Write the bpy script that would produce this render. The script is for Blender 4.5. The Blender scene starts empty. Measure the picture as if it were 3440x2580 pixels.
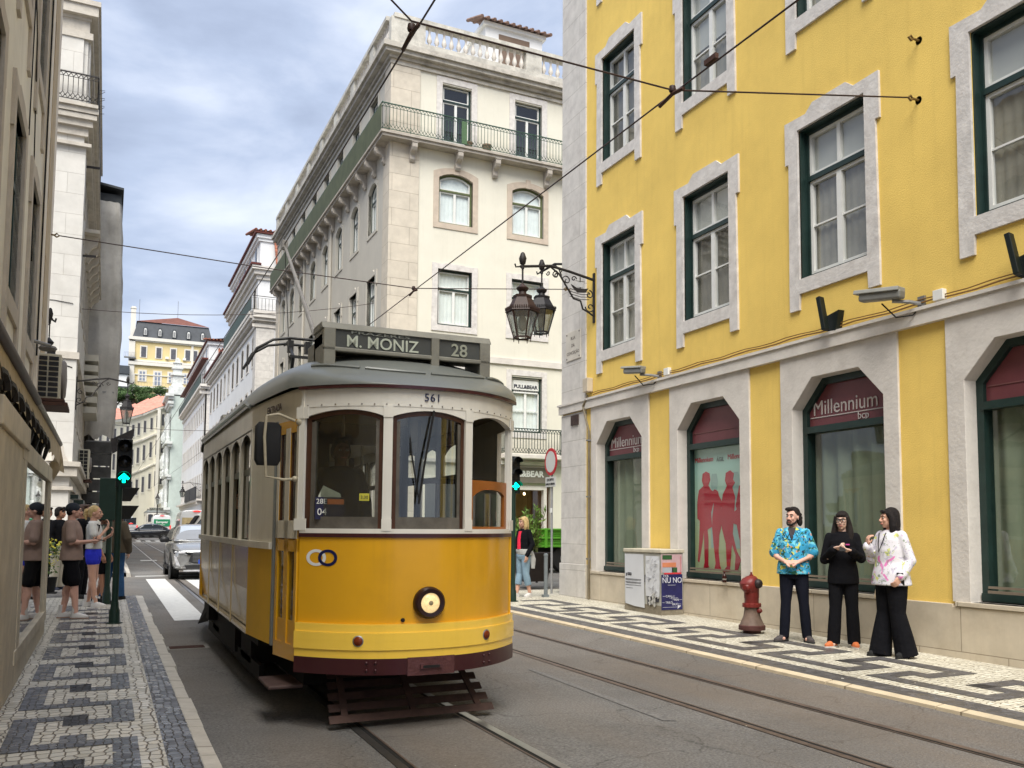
import bpy, bmesh, math, random
from mathutils import Matrix, Vector
PI = math.pi
random.seed(7)
SC = bpy.context.scene
COL = SC.collection
SL = 0.0078                                    # the street climbs gently away from the camera
def G(y): return SL * y
def PV(y): return SL * y + 0.12                # top of the pavements

# ------------------------------------------------------------------ objects
def tag(o, label=None, cat=None, group=None, kind=None):
    if label: o['label'] = label
    if cat: o['category'] = cat
    if group: o['group'] = group
    if kind: o['kind'] = kind
    return o
def thing(name, label, cat, loc=(0, 0, 0), rotz=0, group=None):
    o = bpy.data.objects.new(name, None); COL.objects.link(o)
    o.location = loc; o.rotation_euler = (0, 0, rotz); o.empty_display_size = .1
    return tag(o, label, cat, group)
def copy_tree(o, parent=None):
    c = o.copy(); COL.objects.link(c); c.parent = parent
    for ch in list(o.children): copy_tree(ch, c)
    return c
def T(x=0, y=0, z=0): return Matrix.Translation((x, y, z))
def RZ(a): return Matrix.Rotation(math.radians(a), 4, 'Z')
def RX(a): return Matrix.Rotation(math.radians(a), 4, 'X')
def RY(a): return Matrix.Rotation(math.radians(a), 4, 'Y')
def rel(root): return T(*[-v for v in root.location])

class MB:
    """collects shapes; build() links them as one mesh object"""
    def __init__(s, M=None): s.v = []; s.f = []; s.m = []; s.M = M or Matrix(); s.mi = 0; s.sm = []
    def add(s, vs, fs, sm=False):
        b = len(s.v); s.v += [tuple(s.M @ Vector(p)) for p in vs]
        for f in fs: s.f.append(tuple(b + i for i in f)); s.m.append(s.mi); s.sm.append(sm)
    def box(s, x0, x1, y0, y1, z0, z1):
        s.add([(x0,y0,z0),(x1,y0,z0),(x1,y1,z0),(x0,y1,z0),(x0,y0,z1),(x1,y0,z1),(x1,y1,z1),(x0,y1,z1)],
              [(3,2,1,0),(4,5,6,7),(0,1,5,4),(1,2,6,5),(2,3,7,6),(3,0,4,7)])
    def obox(s, M, dx, dy, dz):
        k = s.M; s.M = k @ M; s.box(-dx/2, dx/2, -dy/2, dy/2, -dz/2, dz/2); s.M = k
    def quad(s, *p): s.add(p, [tuple(range(len(p)))])
    def prism(s, pts, d0, d1, axis='y'):
        """polygon pts (a,b) extruded along axis from d0 to d1"""
        n = len(pts)
        def P(a, b, d): return (a, d, b) if axis == 'y' else ((a, b, d) if axis == 'z' else (d, a, b))
        vs = [P(a, b, d0) for a, b in pts] + [P(a, b, d1) for a, b in pts]
        s.add(vs, [tuple(range(n)), tuple(range(2*n-1, n-1, -1))] + [(i, i+n, (i+1) % n + n, (i+1) % n) for i in range(n)])
    def strip(s, inner, outer, d0, d1, back=None):
        """frame between two matched outlines in the xz plane: front at y=d0, outer side to d1, inner side to back"""
        n = len(inner); back = d1 if back is None else back
        vs = [(a, d0, b) for a, b in inner] + [(a, d0, b) for a, b in outer] + [(a, d1, b) for a, b in outer] + [(a, back, b) for a, b in inner]
        fs = []
        for i in range(n):
            j = (i+1) % n
            fs += [(i, j, n+j, n+i), (n+i, n+j, 2*n+j, 2*n+i), (i, 3*n+i, 3*n+j, j)]
        s.add(vs, fs)
    def tube(s, pts, r, n=8, cap=True, sm=True, ell=1.0):
        pts = [Vector(p) for p in pts]; k = len(pts)
        rs = r if isinstance(r, (list, tuple)) else [r]*k
        vs = []; prev = None
        for i, p in enumerate(pts):
            t = (pts[min(i+1, k-1)] - pts[max(i-1, 0)])
            t = t.normalized() if t.length > 1e-9 else Vector((0, 0, 1))
            if prev is None: a = Vector((0, 0, 1)) if abs(t.z) < .9 else Vector((1, 0, 0))
            else: a = prev
            a = (a - t*a.dot(t)); a = a.normalized() if a.length > 1e-6 else t.orthogonal().normalized()
            prev = a; b = t.cross(a)
            for j in range(n):
                w = 2*PI*j/n + PI/n
                vs.append(tuple(p + (a*math.cos(w)*ell + b*math.sin(w))*rs[i]))
        fs = [(i*n+j, i*n+(j+1) % n, (i+1)*n+(j+1) % n, (i+1)*n+j) for i in range(k-1) for j in range(n)]
        if cap: fs += [tuple(range(n-1, -1, -1)), tuple((k-1)*n+j for j in range(n))]
        s.add(vs, fs, sm)
    def bar(s, p, q, w, h=None):
        h = h or w; p, q = Vector(p), Vector(q); d = q-p
        M = T(*((p+q)/2)) @ d.to_track_quat('Y', 'Z').to_matrix().to_4x4()
        s.obox(M, w, d.length, h)
    def lathe(s, prof, n=16, c=(0, 0, 0), axis='z', sm=True, cap=True):
        vs = []
        for r, z in prof:
            for j in range(n):
                w = 2*PI*j/n; x, y = r*math.cos(w), r*math.sin(w)
                p = (x, y, z) if axis == 'z' else ((x, z, y) if axis == 'y' else (z, x, y))
                vs.append((p[0]+c[0], p[1]+c[1], p[2]+c[2]))
        k = len(prof)
        fs = [(i*n+j, i*n+(j+1) % n, (i+1)*n+(j+1) % n, (i+1)*n+j) for i in range(k-1) for j in range(n)]
        if cap: fs += [tuple(range(n-1, -1, -1)), tuple((k-1)*n+j for j in range(n))]
        s.add(vs, fs, sm)
    def ball(s, c, rx, ry=None, rz=None, n=12, m=8):
        ry = ry or rx; rz = rz or rx; vs = []
        for i in range(m+1):
            a = PI*i/m
            for j in range(n):
                b = 2*PI*j/n; vs.append((c[0]+rx*math.sin(a)*math.cos(b), c[1]+ry*math.sin(a)*math.sin(b), c[2]+rz*math.cos(a)))
        s.add(vs, [(i*n+j, (i+1)*n+j, (i+1)*n+(j+1) % n, i*n+(j+1) % n) for i in range(m) for j in range(n)], True)
    def rings(s, rings, n=20, cap=True):
        """rings of (cx, cy, z, rx, ry[, power])"""
        vs = []
        for q in rings:
            cx, cy, z, rx, ry = q[:5]; pw = q[5] if len(q) > 5 else 1.0
            for j in range(n):
                w = 2*PI*j/n; c, t = math.cos(w), math.sin(w)
                vs.append((cx+rx*math.copysign(abs(c)**pw, c), cy+ry*math.copysign(abs(t)**pw, t), z))
        k = len(rings)
        fs = [(i*n+j, i*n+(j+1) % n, (i+1)*n+(j+1) % n, (i+1)*n+j) for i in range(k-1) for j in range(n)]
        if cap: fs += [tuple(range(n-1, -1, -1)), tuple((k-1)*n+j for j in range(n))]
        s.add(vs, fs, True)
    def mesh(s, name, mats, fix=True):
        me = bpy.data.meshes.new(name); me.from_pydata(s.v, [], s.f)
        for m in (mats if isinstance(mats, (list, tuple)) else [mats]): me.materials.append(m)
        me.polygons.foreach_set('material_index', s.m); me.polygons.foreach_set('use_smooth', s.sm); me.update()
        if fix:
            bm = bmesh.new(); bm.from_mesh(me); bmesh.ops.recalc_face_normals(bm, faces=bm.faces)
            if any(s.sm):
                for e in bm.edges:
                    if len(e.link_faces) == 2 and e.calc_face_angle(0) > .72: e.smooth = False
            bm.to_mesh(me); bm.free()
        return me
    def build(s, name, mats, parent=None, label=None, bev=0, fix=True, M=None):
        o = bpy.data.objects.new(name, s.mesh(name, mats, fix)); COL.objects.link(o)
        if parent: o.parent = parent
        if M is not None: o.matrix_local = M
        if label: o['label'] = label
        if bev:
            b = o.modifiers.new('b', 'BEVEL'); b.width = bev; b.segments = 2; b.limit_method = 'ANGLE'; b.angle_limit = .6
        return o
def textmesh(body, size, mat, name, parent=None, M=None, ext=.003, bold=0., sx=1., align='CENTER', sp=1.):
    cu = bpy.data.curves.new('t', 'FONT'); cu.body = body; cu.size = size; cu.extrude = ext; cu.offset = bold
    cu.align_x = align; cu.align_y = 'CENTER'; cu.resolution_u = 3; cu.space_character = sp
    to = bpy.data.objects.new('t', cu); COL.objects.link(to); bpy.context.view_layer.update()
    me = bpy.data.meshes.new_from_object(to.evaluated_get(bpy.context.evaluated_depsgraph_get()))
    bpy.data.objects.remove(to); me.transform(Matrix.Diagonal((sx, 1, 1, 1)))
    me.transform(RX(90))                        # reads in the xz plane, seen from -y
    me.materials.clear(); me.materials.append(mat)
    o = bpy.data.objects.new(name, me); COL.objects.link(o)
    if parent: o.parent = parent
    if M is not None: o.matrix_local = M
    return o

# ------------------------------------------------------------------ materials
MATS = {}
def lin(c): return tuple(((v/255)/12.92 if v/255 <= .04045 else ((v/255+.055)/1.055)**2.4) for v in c)
def mat(name, col, rough=.7, var=.12, scale=3., bump=.0, bscale=40., metal=0., dark=None, spec=.4, grime=0., alpha=1., emit=None, es=1., trans=0., streak=0., ior=1.45):
    """col linear; var = soft tone variation, grime = patchy dark dirt, streak = vertical rain streaks"""
    if name in MATS: return MATS[name]
    m = bpy.data.materials.new(name); m.use_nodes = True; nt = m.node_tree; N = nt.nodes; L = nt.links
    b = N['Principled BSDF']; b.inputs['Roughness'].default_value = rough; b.inputs['Metallic'].default_value = metal
    b.inputs['Specular IOR Level'].default_value = spec; b.inputs['Base Color'].default_value = (*col, 1)
    b.inputs['IOR'].default_value = ior
    if trans: b.inputs['Transmission Weight'].default_value = trans
    if emit: b.inputs['Emission Color'].default_value = (*emit, 1); b.inputs['Emission Strength'].default_value = es
    out = None
    tc = N.new('ShaderNodeTexCoord')
    if var or grime or streak:
        n1 = N.new('ShaderNodeTexNoise'); n1.inputs['Scale'].default_value = scale; n1.inputs['Detail'].default_value = 6
        n1.inputs['Roughness'].default_value = .65
        L.new(tc.outputs['Object'], n1.inputs['Vector'])
        mx = N.new('ShaderNodeMix'); mx.data_type = 'RGBA'
        r = N.new('ShaderNodeMapRange'); r.inputs[1].default_value = .3; r.inputs[2].default_value = .7
        L.new(n1.outputs['Fac'], r.inputs['Value']); L.new(r.outputs[0], mx.inputs['Factor'])
        mx.inputs['A'].default_value = (*[max(0, c*(1-var)) for c in col], 1); mx.inputs['B'].default_value = (*[min(1, c*(1+var)) for c in col], 1)
        out = mx.outputs['Result']
        for amt, mp, lo, hi, sc in ((grime, (1, 1, 1), .5, .78, scale*.6), (streak, (7, 7, .35), .52, .8, 1.)):
            if not amt: continue
            mpn = N.new('ShaderNodeMapping'); mpn.inputs['Scale'].default_value = mp; L.new(tc.outputs['Object'], mpn.inputs['Vector'])
            n2 = N.new('ShaderNodeTexNoise'); n2.inputs['Scale'].default_value = sc; n2.inputs['Detail'].default_value = 8; n2.inputs['Roughness'].default_value = .7
            L.new(mpn.outputs[0], n2.inputs['Vector'])
            r2 = N.new('ShaderNodeMapRange'); r2.inputs[1].default_value = lo; r2.inputs[2].default_value = hi; r2.inputs[4].default_value = amt
            L.new(n2.outputs['Fac'], r2.inputs['Value'])
            m2 = N.new('ShaderNodeMix'); m2.data_type = 'RGBA'; L.new(r2.outputs[0], m2.inputs['Factor']); L.new(out, m2.inputs['A'])
            d = dark or (.09, .075, .06); m2.inputs['B'].default_value = (*d, 1); out = m2.outputs['Result']
        L.new(out, b.inputs['Base Color'])
    if bump:
        n3 = N.new('ShaderNodeTexNoise'); n3.inputs['Scale'].default_value = bscale; n3.inputs['Detail'].default_value = 5
        L.new(tc.outputs['Object'], n3.inputs['Vector'])
        bp = N.new('ShaderNodeBump'); bp.inputs['Strength'].default_value = bump; bp.inputs['Distance'].default_value = .02
        L.new(n3.outputs['Fac'], bp.inputs['Height']); L.new(bp.outputs[0], b.inputs['Normal'])
    MATS[name] = m; m['_o'] = 1
    return m
def outcol(m):
    b = m.node_tree.nodes['Principled BSDF']; s = b.inputs['Base Color']
    return (s.links[0].from_socket if s.links else None), b
def joints(m, w, h, axis='xz', off=.5, dark=(.25, .21, .17), mort=.012, amt=.7):
    """block joints on an existing material (world sized, w x h metres)"""
    nt = m.node_tree; N = nt.nodes; L = nt.links; o, b = outcol(m)
    tc = N.new('ShaderNodeTexCoord'); sp = N.new('ShaderNodeSeparateXYZ'); cb = N.new('ShaderNodeCombineXYZ'); L.new(tc.outputs['Object'], sp.inputs[0])
    ad = N.new('ShaderNodeMath'); ad.operation = 'ADD'
    if axis == 'xz': L.new(sp.outputs['X'], ad.inputs[0]); L.new(sp.outputs['Y'], ad.inputs[1]); L.new(sp.outputs['Z'], cb.inputs[1])
    else: L.new(sp.outputs['X'], ad.inputs[0]); ad.inputs[1].default_value = 0; L.new(sp.outputs['Y'], cb.inputs[1])
    L.new(ad.outputs[0], cb.inputs[0])
    br = N.new('ShaderNodeTexBrick'); br.inputs['Scale'].default_value = 1; br.inputs['Brick Width'].default_value = w; br.inputs['Row Height'].default_value = h
    br.inputs['Mortar Size'].default_value = mort; br.inputs['Mortar Smooth'].default_value = .3; br.offset = off
    br.inputs['Color1'].default_value = (.86, .86, .86, 1); br.inputs['Color2'].default_value = (1, 1, 1, 1); br.inputs['Mortar'].default_value = (*dark, 1)
    L.new(cb.outputs[0], br.inputs['Vector'])
    mx = N.new('ShaderNodeMix'); mx.data_type = 'RGBA'; mx.blend_type = 'MULTIPLY'; mx.inputs['Factor'].default_value = amt
    if o: L.new(o, mx.inputs['A'])
    else: mx.inputs['A'].default_value = b.inputs['Base Color'].default_value
    L.new(br.outputs['Color'], mx.inputs['B']); L.new(mx.outputs['Result'], b.inputs['Base Color'])
    bp = N.new('ShaderNodeBump'); bp.inputs['Strength'].default_value = .5; bp.inputs['Distance'].default_value = .02; bp.invert = True
    L.new(br.outputs['Fac'], bp.inputs['Height']); L.new(bp.outputs[0], b.inputs['Normal'])
    return m
def cobble(name, c1, c2, joint, scale=14., rough=.6, stretch=(1, 1, 1)):
    m = bpy.data.materials.new(name); m.use_nodes = True; nt = m.node_tree; N = nt.nodes; L = nt.links; b = N['Principled BSDF']
    tc = N.new('ShaderNodeTexCoord'); mp = N.new('ShaderNodeMapping'); mp.inputs['Scale'].default_value = stretch; L.new(tc.outputs['Object'], mp.inputs['Vector'])
    nz = N.new('ShaderNodeTexNoise'); nz.inputs['Scale'].default_value = 6; L.new(mp.outputs[0], nz.inputs['Vector'])
    ma = N.new('ShaderNodeMix'); ma.data_type = 'RGBA'; ma.blend_type = 'LINEAR_LIGHT'; ma.inputs['Factor'].default_value = .03
    L.new(mp.outputs[0], ma.inputs['A']); L.new(nz.outputs['Color'], ma.inputs['B'])
    def vor(feat):
        v = N.new('ShaderNodeTexVoronoi'); v.voronoi_dimensions = '2D'; v.feature = feat; v.inputs['Scale'].default_value = scale; v.inputs['Randomness'].default_value = .45
        L.new(ma.outputs['Result'], v.inputs['Vector']); return v
    v1 = vor('F1'); v2 = vor('DISTANCE_TO_EDGE')
    sc = N.new('ShaderNodeSeparateColor'); L.new(v1.outputs['Color'], sc.inputs[0])
    mx = N.new('ShaderNodeMix'); mx.data_type = 'RGBA'; L.new(sc.outputs[0], mx.inputs['Factor']); mx.inputs['A'].default_value = (*c1, 1); mx.inputs['B'].default_value = (*c2, 1)
    n4 = N.new('ShaderNodeTexNoise'); n4.inputs['Scale'].default_value = .8; n4.inputs['Detail'].default_value = 5; L.new(tc.outputs['Object'], n4.inputs['Vector'])
    r4 = N.new('ShaderNodeMapRange'); r4.inputs[1].default_value = .35; r4.inputs[2].default_value = .75; r4.inputs[3].default_value = 1.; r4.inputs[4].default_value = .72; L.new(n4.outputs['Fac'], r4.inputs['Value'])
    m5 = N.new('ShaderNodeMix'); m5.data_type = 'RGBA'; m5.blend_type = 'MULTIPLY'; m5.inputs['Factor'].default_value = 1; L.new(mx.outputs['Result'], m5.inputs['A']); L.new(r4.outputs[0], m5.inputs['B'])
    r = N.new('ShaderNodeMapRange'); r.inputs[1].default_value = .015; r.inputs[2].default_value = .09; L.new(v2.outputs['Distance'], r.inputs['Value'])
    m3 = N.new('ShaderNodeMix'); m3.data_type = 'RGBA'; L.new(r.outputs[0], m3.inputs['Factor']); m3.inputs['A'].default_value = (*joint, 1); L.new(m5.outputs['Result'], m3.inputs['B'])
    L.new(m3.outputs['Result'], b.inputs['Base Color']); b.inputs['Roughness'].default_value = rough; b.inputs['Specular IOR Level'].default_value = .45
    r9 = N.new('ShaderNodeMapRange'); r9.inputs[3].default_value = rough-.15; r9.inputs[4].default_value = rough+.2; L.new(sc.outputs[1], r9.inputs['Value']); L.new(r9.outputs[0], b.inputs['Roughness'])
    bp = N.new('ShaderNodeBump'); bp.inputs['Strength'].default_value = .7; bp.inputs['Distance'].default_value = .015; L.new(r.outputs[0], bp.inputs['Height']); L.new(bp.outputs[0], b.inputs['Normal'])
    MATS[name] = m; return m
def glassmat(name, tint=(.8, .85, .85), f0=.06, refl=1., rough=.02, bend=0.):
    m = bpy.data.materials.new(name); m.use_nodes = True; nt = m.node_tree; N = nt.nodes; L = nt.links
    N.remove(N['Principled BSDF']); o = N['Material Output']
    t = N.new('ShaderNodeBsdfTransparent'); t.inputs[0].default_value = (*tint, 1)
    g = N.new('ShaderNodeBsdfGlossy'); g.inputs['Roughness'].default_value = rough; g.inputs[0].default_value = (refl, refl, refl, 1)
    gm = N.new('ShaderNodeNewGeometry'); dt = N.new('ShaderNodeVectorMath'); dt.operation = 'DOT_PRODUCT'; L.new(gm.outputs['Incoming'], dt.inputs[0]); L.new(gm.outputs['True Normal'], dt.inputs[1])
    def mth(op, a, b_): q = N.new('ShaderNodeMath'); q.operation = op; (L.new(a, q.inputs[0]) if not isinstance(a, (int, float)) else setattr(q.inputs[0], 'default_value', a)); (L.new(b_, q.inputs[1]) if not isinstance(b_, (int, float)) else setattr(q.inputs[1], 'default_value', b_)); return q.outputs[0]
    ab = mth('ABSOLUTE', dt.outputs['Value'], 0); pw = mth('POWER', mth('SUBTRACT', 1., ab), 5.); sc = mth('MULTIPLY', pw, .9); ad = N.new('ShaderNodeMath'); ad.operation = 'ADD'; ad.inputs[1].default_value = f0+.045; L.new(sc, ad.inputs[0])
    mx = N.new('ShaderNodeMixShader'); L.new(ad.outputs[0], mx.inputs[0]); L.new(t.outputs[0], mx.inputs[1]); L.new(g.outputs[0], mx.inputs[2]); L.new(mx.outputs[0], o.inputs[0])
    if bend:
        tc = N.new('ShaderNodeTexCoord'); nz = N.new('ShaderNodeTexNoise'); nz.inputs['Scale'].default_value = 1.6; L.new(tc.outputs['Object'], nz.inputs['Vector'])
        bp = N.new('ShaderNodeBump'); bp.inputs['Strength'].default_value = bend; bp.inputs['Distance'].default_value = .05; L.new(nz.outputs['Fac'], bp.inputs['Height']); L.new(bp.outputs[0], g.inputs['Normal'])
    MATS[name] = m; return m

STONE = mat('limestone', (.62, .58, .53), .75, .10, 2.5, .25, 22, grime=.35, dark=(.30, .26, .23))
STONE2 = mat('pink_limestone', (.60, .57, .54), .8, .16, 7, .25, 26, grime=.4, dark=(.36, .30, .27))
QUOIN = joints(mat('quoin_stone', (.60, .57, .53), .8, .14, 4, .3, 30, grime=.4, dark=(.34, .30, .28)), 1.6, .52, mort=.007, amt=.42)
PLINTH = joints(mat('plinth_stone', (.56, .49, .38), .7, .14, 2, .2, 30, grime=.45, dark=(.33, .24, .15), streak=.15), 1.15, 3., mort=.006, amt=.6)
YEL = mat('yellow_stucco', (.78, .55, .14), .85, .09, .7, .25, 60, grime=.42, dark=(.48, .31, .07), streak=.28)
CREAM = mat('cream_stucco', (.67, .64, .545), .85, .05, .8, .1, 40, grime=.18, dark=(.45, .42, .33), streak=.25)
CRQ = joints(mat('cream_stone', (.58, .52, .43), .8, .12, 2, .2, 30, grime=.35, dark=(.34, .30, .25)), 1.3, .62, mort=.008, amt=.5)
SIDE = mat('grey_and_shaded_stucco', (.50, .47, .41), .85, .07, .6, .1, 40, grime=.25, dark=(.33, .31, .27), streak=.35)  # grey walls; on the cream building its side's duller light is in this colour
WHITE = mat('white_stucco', (.72, .72, .72), .8, .06, .5, .05, 30, streak=.18, dark=(.45, .45, .44))
DKGREEN = mat('dark_green_paint', (.012, .030, .026), .4, .25, 5, spec=.5)
WHPAINT = mat('white_paint', (.70, .70, .67), .45, .06, 6)
IRON = mat('black_iron', (.018, .015, .014), .55, .3, 20, .2, 60)
RUST = mat('rusty_iron', (.06, .026, .018), .7, .3, 12, .3, 50)
GRAYM = mat('grey_metal', (.25, .25, .25), .45, .1, 6, metal=.6)
BLACK = mat('black_rubber', (.012, .012, .012), .8, .1)
TILE = joints(mat('roof_tile', (.34, .125, .075), .8, .3, 3, .2, 30), .24, .38, amt=.8, mort=.03)
TILED = mat('dark_roof_tile', (.13, .035, .028), .8, .2, 3)
GLASS = glassmat('window_glass', (.93, .95, .95), .05, .9, .02, .05)
GLASSG = glassmat('shop_glass', (.95, .97, .96), .03, .85, .015, .03)
GLASSC = glassmat('clear_glass', (.92, .95, .94), .03, .9, .01)
BLIND = mat('beige_curtain', (.30, .28, .23), .9, .18, 3)
BLIND2 = mat('dark_curtain', (.16, .15, .12), .9, .2, 3)
PALEB = mat('pale_roller_blind', (.50, .50, .46), .9, .05, 2)
BLINDW = mat('pale_curtain', (.85, .90, .88), .9, .08, 3)
ROOM = mat('dark_room', (.035, .035, .036), .9, .3, 1)
# ------------------------------------------------------------------ camera, sky, sun
cam = bpy.data.cameras.new('camera'); co = bpy.data.objects.new('camera', cam); COL.objects.link(co); SC.camera = co
TH, YAW, ROLL = 0.0763274, 0.469866, -0.002654
co.matrix_world = T(0, 0, 1.55) @ Matrix.Rotation(-YAW, 4, 'Z') @ Matrix.Rotation(PI/2 + TH, 4, 'X') @ Matrix.Rotation(-ROLL, 4, 'Z')
cam.sensor_width = 36; cam.lens = 36*1950.13/2212
cam.shift_x = -(1221.6-1106)/2212; cam.shift_y = (997.99-829.5)/2212
cam.clip_start = .05; cam.clip_end = 3000
SUN_EL, SUN_AZ = math.radians(56), math.radians(-154)        # azimuth from +Y towards +X
w = bpy.data.worlds.new('World'); SC.world = w; w.use_nodes = True; nt = w.node_tree; N = nt.nodes; L = nt.links
bg = N['Background']; sky = N.new('ShaderNodeTexSky'); sky.sky_type = 'NISHITA'; sky.sun_disc = False
sky.sun_elevation = SUN_EL; sky.sun_rotation = SUN_AZ; sky.air_density = 1.4; sky.dust_density = 2.; sky.ozone_density = 2
tc = N.new('ShaderNodeTexCoord'); mp = N.new('ShaderNodeMapping'); mp.inputs['Scale'].default_value = (1, 1, 2.4); mp.inputs['Location'].default_value = (3.1, 1.7, .2); L.new(tc.outputs['Generated'], mp.inputs['Vector'])
nz = N.new('ShaderNodeTexNoise'); nz.inputs['Scale'].default_value = 4.2; nz.inputs['Detail'].default_value = 9; nz.inputs['Roughness'].default_value = .52; nz.inputs['Distortion'].default_value = .3
L.new(mp.outputs[0], nz.inputs['Vector'])
cr = N.new('ShaderNodeValToRGB'); L.new(nz.outputs['Fac'], cr.inputs[0])
e = cr.color_ramp.elements; e[0].position = .38; e[0].color = (2.4, 2.8, 3.75, 1); e[1].position = .68; e[1].color = (5.0, 5.4, 6.3, 1)
k = cr.color_ramp.elements.new(.50); k.color = (3.1, 3.6, 4.7, 1)
mx = N.new('ShaderNodeMix'); mx.data_type = 'RGBA'; mx.inputs['Factor'].default_value = .9
L.new(sky.outputs[0], mx.inputs['A']); L.new(cr.outputs[0], mx.inputs['B']); L.new(mx.outputs['Result'], bg.inputs[0]); bg.inputs[1].default_value = .1
sun = bpy.data.lights.new('sun', 'SUN'); so = bpy.data.objects.new('sun', sun); COL.objects.link(so)
sun.energy = 3.4; sun.angle = math.radians(45); sun.color = (1, .96, .88)
sd = Vector((math.sin(SUN_AZ)*math.cos(SUN_EL), math.cos(SUN_AZ)*math.cos(SUN_EL), math.sin(SUN_EL)))
so.rotation_euler = sd.to_track_quat('Z', 'Y').to_euler()
SC.view_settings.view_transform = 'Standard'; SC.view_settings.look = 'None'; SC.view_settings.exposure = .92
SC.cycles.use_denoising = True; SC.cycles.max_bounces = 8; SC.cycles.transparent_max_bounces = 16; SC.cycles.sample_clamp_indirect = 4
SC.cycles.caustics_reflective = False; SC.cycles.caustics_refractive = False

# ------------------------------------------------------------------ ground
def sheet(mb, x0, x1, y0, y1, dz, nx=1):
    mb.quad((x0, y0, G(y0)+dz), (x1, y0, G(y0)+dz), (x1, y1, G(y1)+dz), (x0, y1, G(y1)+dz))
def asphalt():
    m = mat('asphalt', (.165, .16, .154), .8, .5, 55, .8, 110)
    nt = m.node_tree; N = nt.nodes; L = nt.links; o, b = outcol(m)
    tc = N.new('ShaderNodeTexCoord'); mpn = N.new('ShaderNodeMapping'); mpn.inputs['Scale'].default_value = (1.6, .25, 1); L.new(tc.outputs['Object'], mpn.inputs['Vector'])
    n = N.new('ShaderNodeTexNoise'); n.inputs['Scale'].default_value = 1.; n.inputs['Detail'].default_value = 6; L.new(mpn.outputs[0], n.inputs['Vector'])
    r = N.new('ShaderNodeMapRange'); r.inputs[1].default_value = .42; r.inputs[2].default_value = .62; r.inputs[4].default_value = .55; L.new(n.outputs['Fac'], r.inputs['Value'])
    # rust-brown dust lies between and beside the rails
    sp = N.new('ShaderNodeSeparateXYZ'); L.new(tc.outputs['Object'], sp.inputs[0])
    tot = None
    for c, wd in ((2.2, .55), (4.95, .75), (5.75, .3)):
        s1 = N.new('ShaderNodeMath'); s1.operation = 'SUBTRACT'; L.new(sp.outputs['X'], s1.inputs[0]); s1.inputs[1].default_value = c
        s2 = N.new('ShaderNodeMath'); s2.operation = 'ABSOLUTE'; L.new(s1.outputs[0], s2.inputs[0])
        s3 = N.new('ShaderNodeMapRange'); s3.inputs[1].default_value = wd; s3.inputs[2].default_value = wd*.35; s3.inputs[4].default_value = .5; L.new(s2.outputs[0], s3.inputs['Value'])
        if tot is None: tot = s3.outputs[0]
        else:
            a = N.new('ShaderNodeMath'); a.operation = 'MAXIMUM'; L.new(tot, a.inputs[0]); L.new(s3.outputs[0], a.inputs[1]); tot = a.outputs[0]
    mm = N.new('ShaderNodeMath'); mm.operation = 'ADD'; L.new(tot, mm.inputs[0]); L.new(r.outputs[0], mm.inputs[1])
    m2 = N.new('ShaderNodeMath'); m2.operation = 'MULTIPLY'; L.new(mm.outputs[0], m2.inputs[0]); m2.inputs[1].default_value = .48
    # patches and fine wandering cracks
    pn = N.new('ShaderNodeTexNoise'); pn.inputs['Scale'].default_value = .45; pn.inputs['Detail'].default_value = 7; pn.inputs['Roughness'].default_value = .6; L.new(tc.outputs['Object'], pn.inputs['Vector'])
    pr = N.new('ShaderNodeMapRange'); pr.inputs[1].default_value = .35; pr.inputs[2].default_value = .65; pr.inputs[3].default_value = .72; pr.inputs[4].default_value = 1.18; L.new(pn.outputs['Fac'], pr.inputs['Value'])
    wn = N.new('ShaderNodeTexNoise'); wn.inputs['Scale'].default_value = 1.4; wn.inputs['Detail'].default_value = 4; L.new(tc.outputs['Object'], wn.inputs['Vector'])
    wm = N.new('ShaderNodeMix'); wm.data_type = 'RGBA'; wm.blend_type = 'LINEAR_LIGHT'; wm.inputs['Factor'].default_value = .6; L.new(tc.outputs['Object'], wm.inputs['A']); L.new(wn.outputs['Color'], wm.inputs['B'])
    vc = N.new('ShaderNodeTexVoronoi'); vc.voronoi_dimensions = '2D'; vc.feature = 'DISTANCE_TO_EDGE'; vc.inputs['Scale'].default_value = .55; L.new(wm.outputs['Result'], vc.inputs['Vector'])
    vr = N.new('ShaderNodeMapRange'); vr.inputs[1].default_value = .002; vr.inputs[2].default_value = .008; vr.inputs[3].default_value = .62; L.new(vc.outputs['Distance'], vr.inputs['Value'])
    pm = N.new('ShaderNodeMath'); pm.operation = 'MULTIPLY'; L.new(pr.outputs[0], pm.inputs[0]); L.new(vr.outputs[0], pm.inputs[1])
    ml = N.new('ShaderNodeMix'); ml.data_type = 'RGBA'; ml.blend_type = 'MULTIPLY'; ml.inputs['Factor'].default_value = 1; L.new(o, ml.inputs['A']); L.new(pm.outputs[0], ml.inputs['B']); o = ml.outputs['Result']
    x = N.new('ShaderNodeMix'); x.data_type = 'RGBA'; L.new(m2.outputs[0], x.inputs['Factor']); L.new(o, x.inputs['A']); x.inputs['B'].default_value = (.20, .155, .115, 1)
    L.new(x.outputs['Result'], b.inputs['Base Color']); return m
ASPH = asphalt()
g = MB(); sheet(g, -400, 400, -60, 900, -.06); g.build('ground', mat('ground_soil', (.20, .18, .15), .9, .2, .3)).__setitem__('kind', 'structure')
g = MB(); sheet(g, .64, 5.5, -6, 16.6, 0); [g.quad((5.5, a, G(a)), (6.02, a, G(a)+.085), (6.02, c, G(c)+.085), (5.5, c, G(c))) for a, c in ((-6, 16.6),)]; sheet(g, -40, 60, 16.6, 30, 0); sheet(g, .64, 6.0, 30, 61.5, 0); sheet(g, -30, 60, 61.5, 64.5, .0)
sheet(g, .2, 7.0, 64.5, 88, 0); sheet(g, -60, 60, 88, 98, 0); sheet(g, .2, 7.0, 98, 240, 0)
tag(g.build('road', ASPH), kind='structure')
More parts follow.
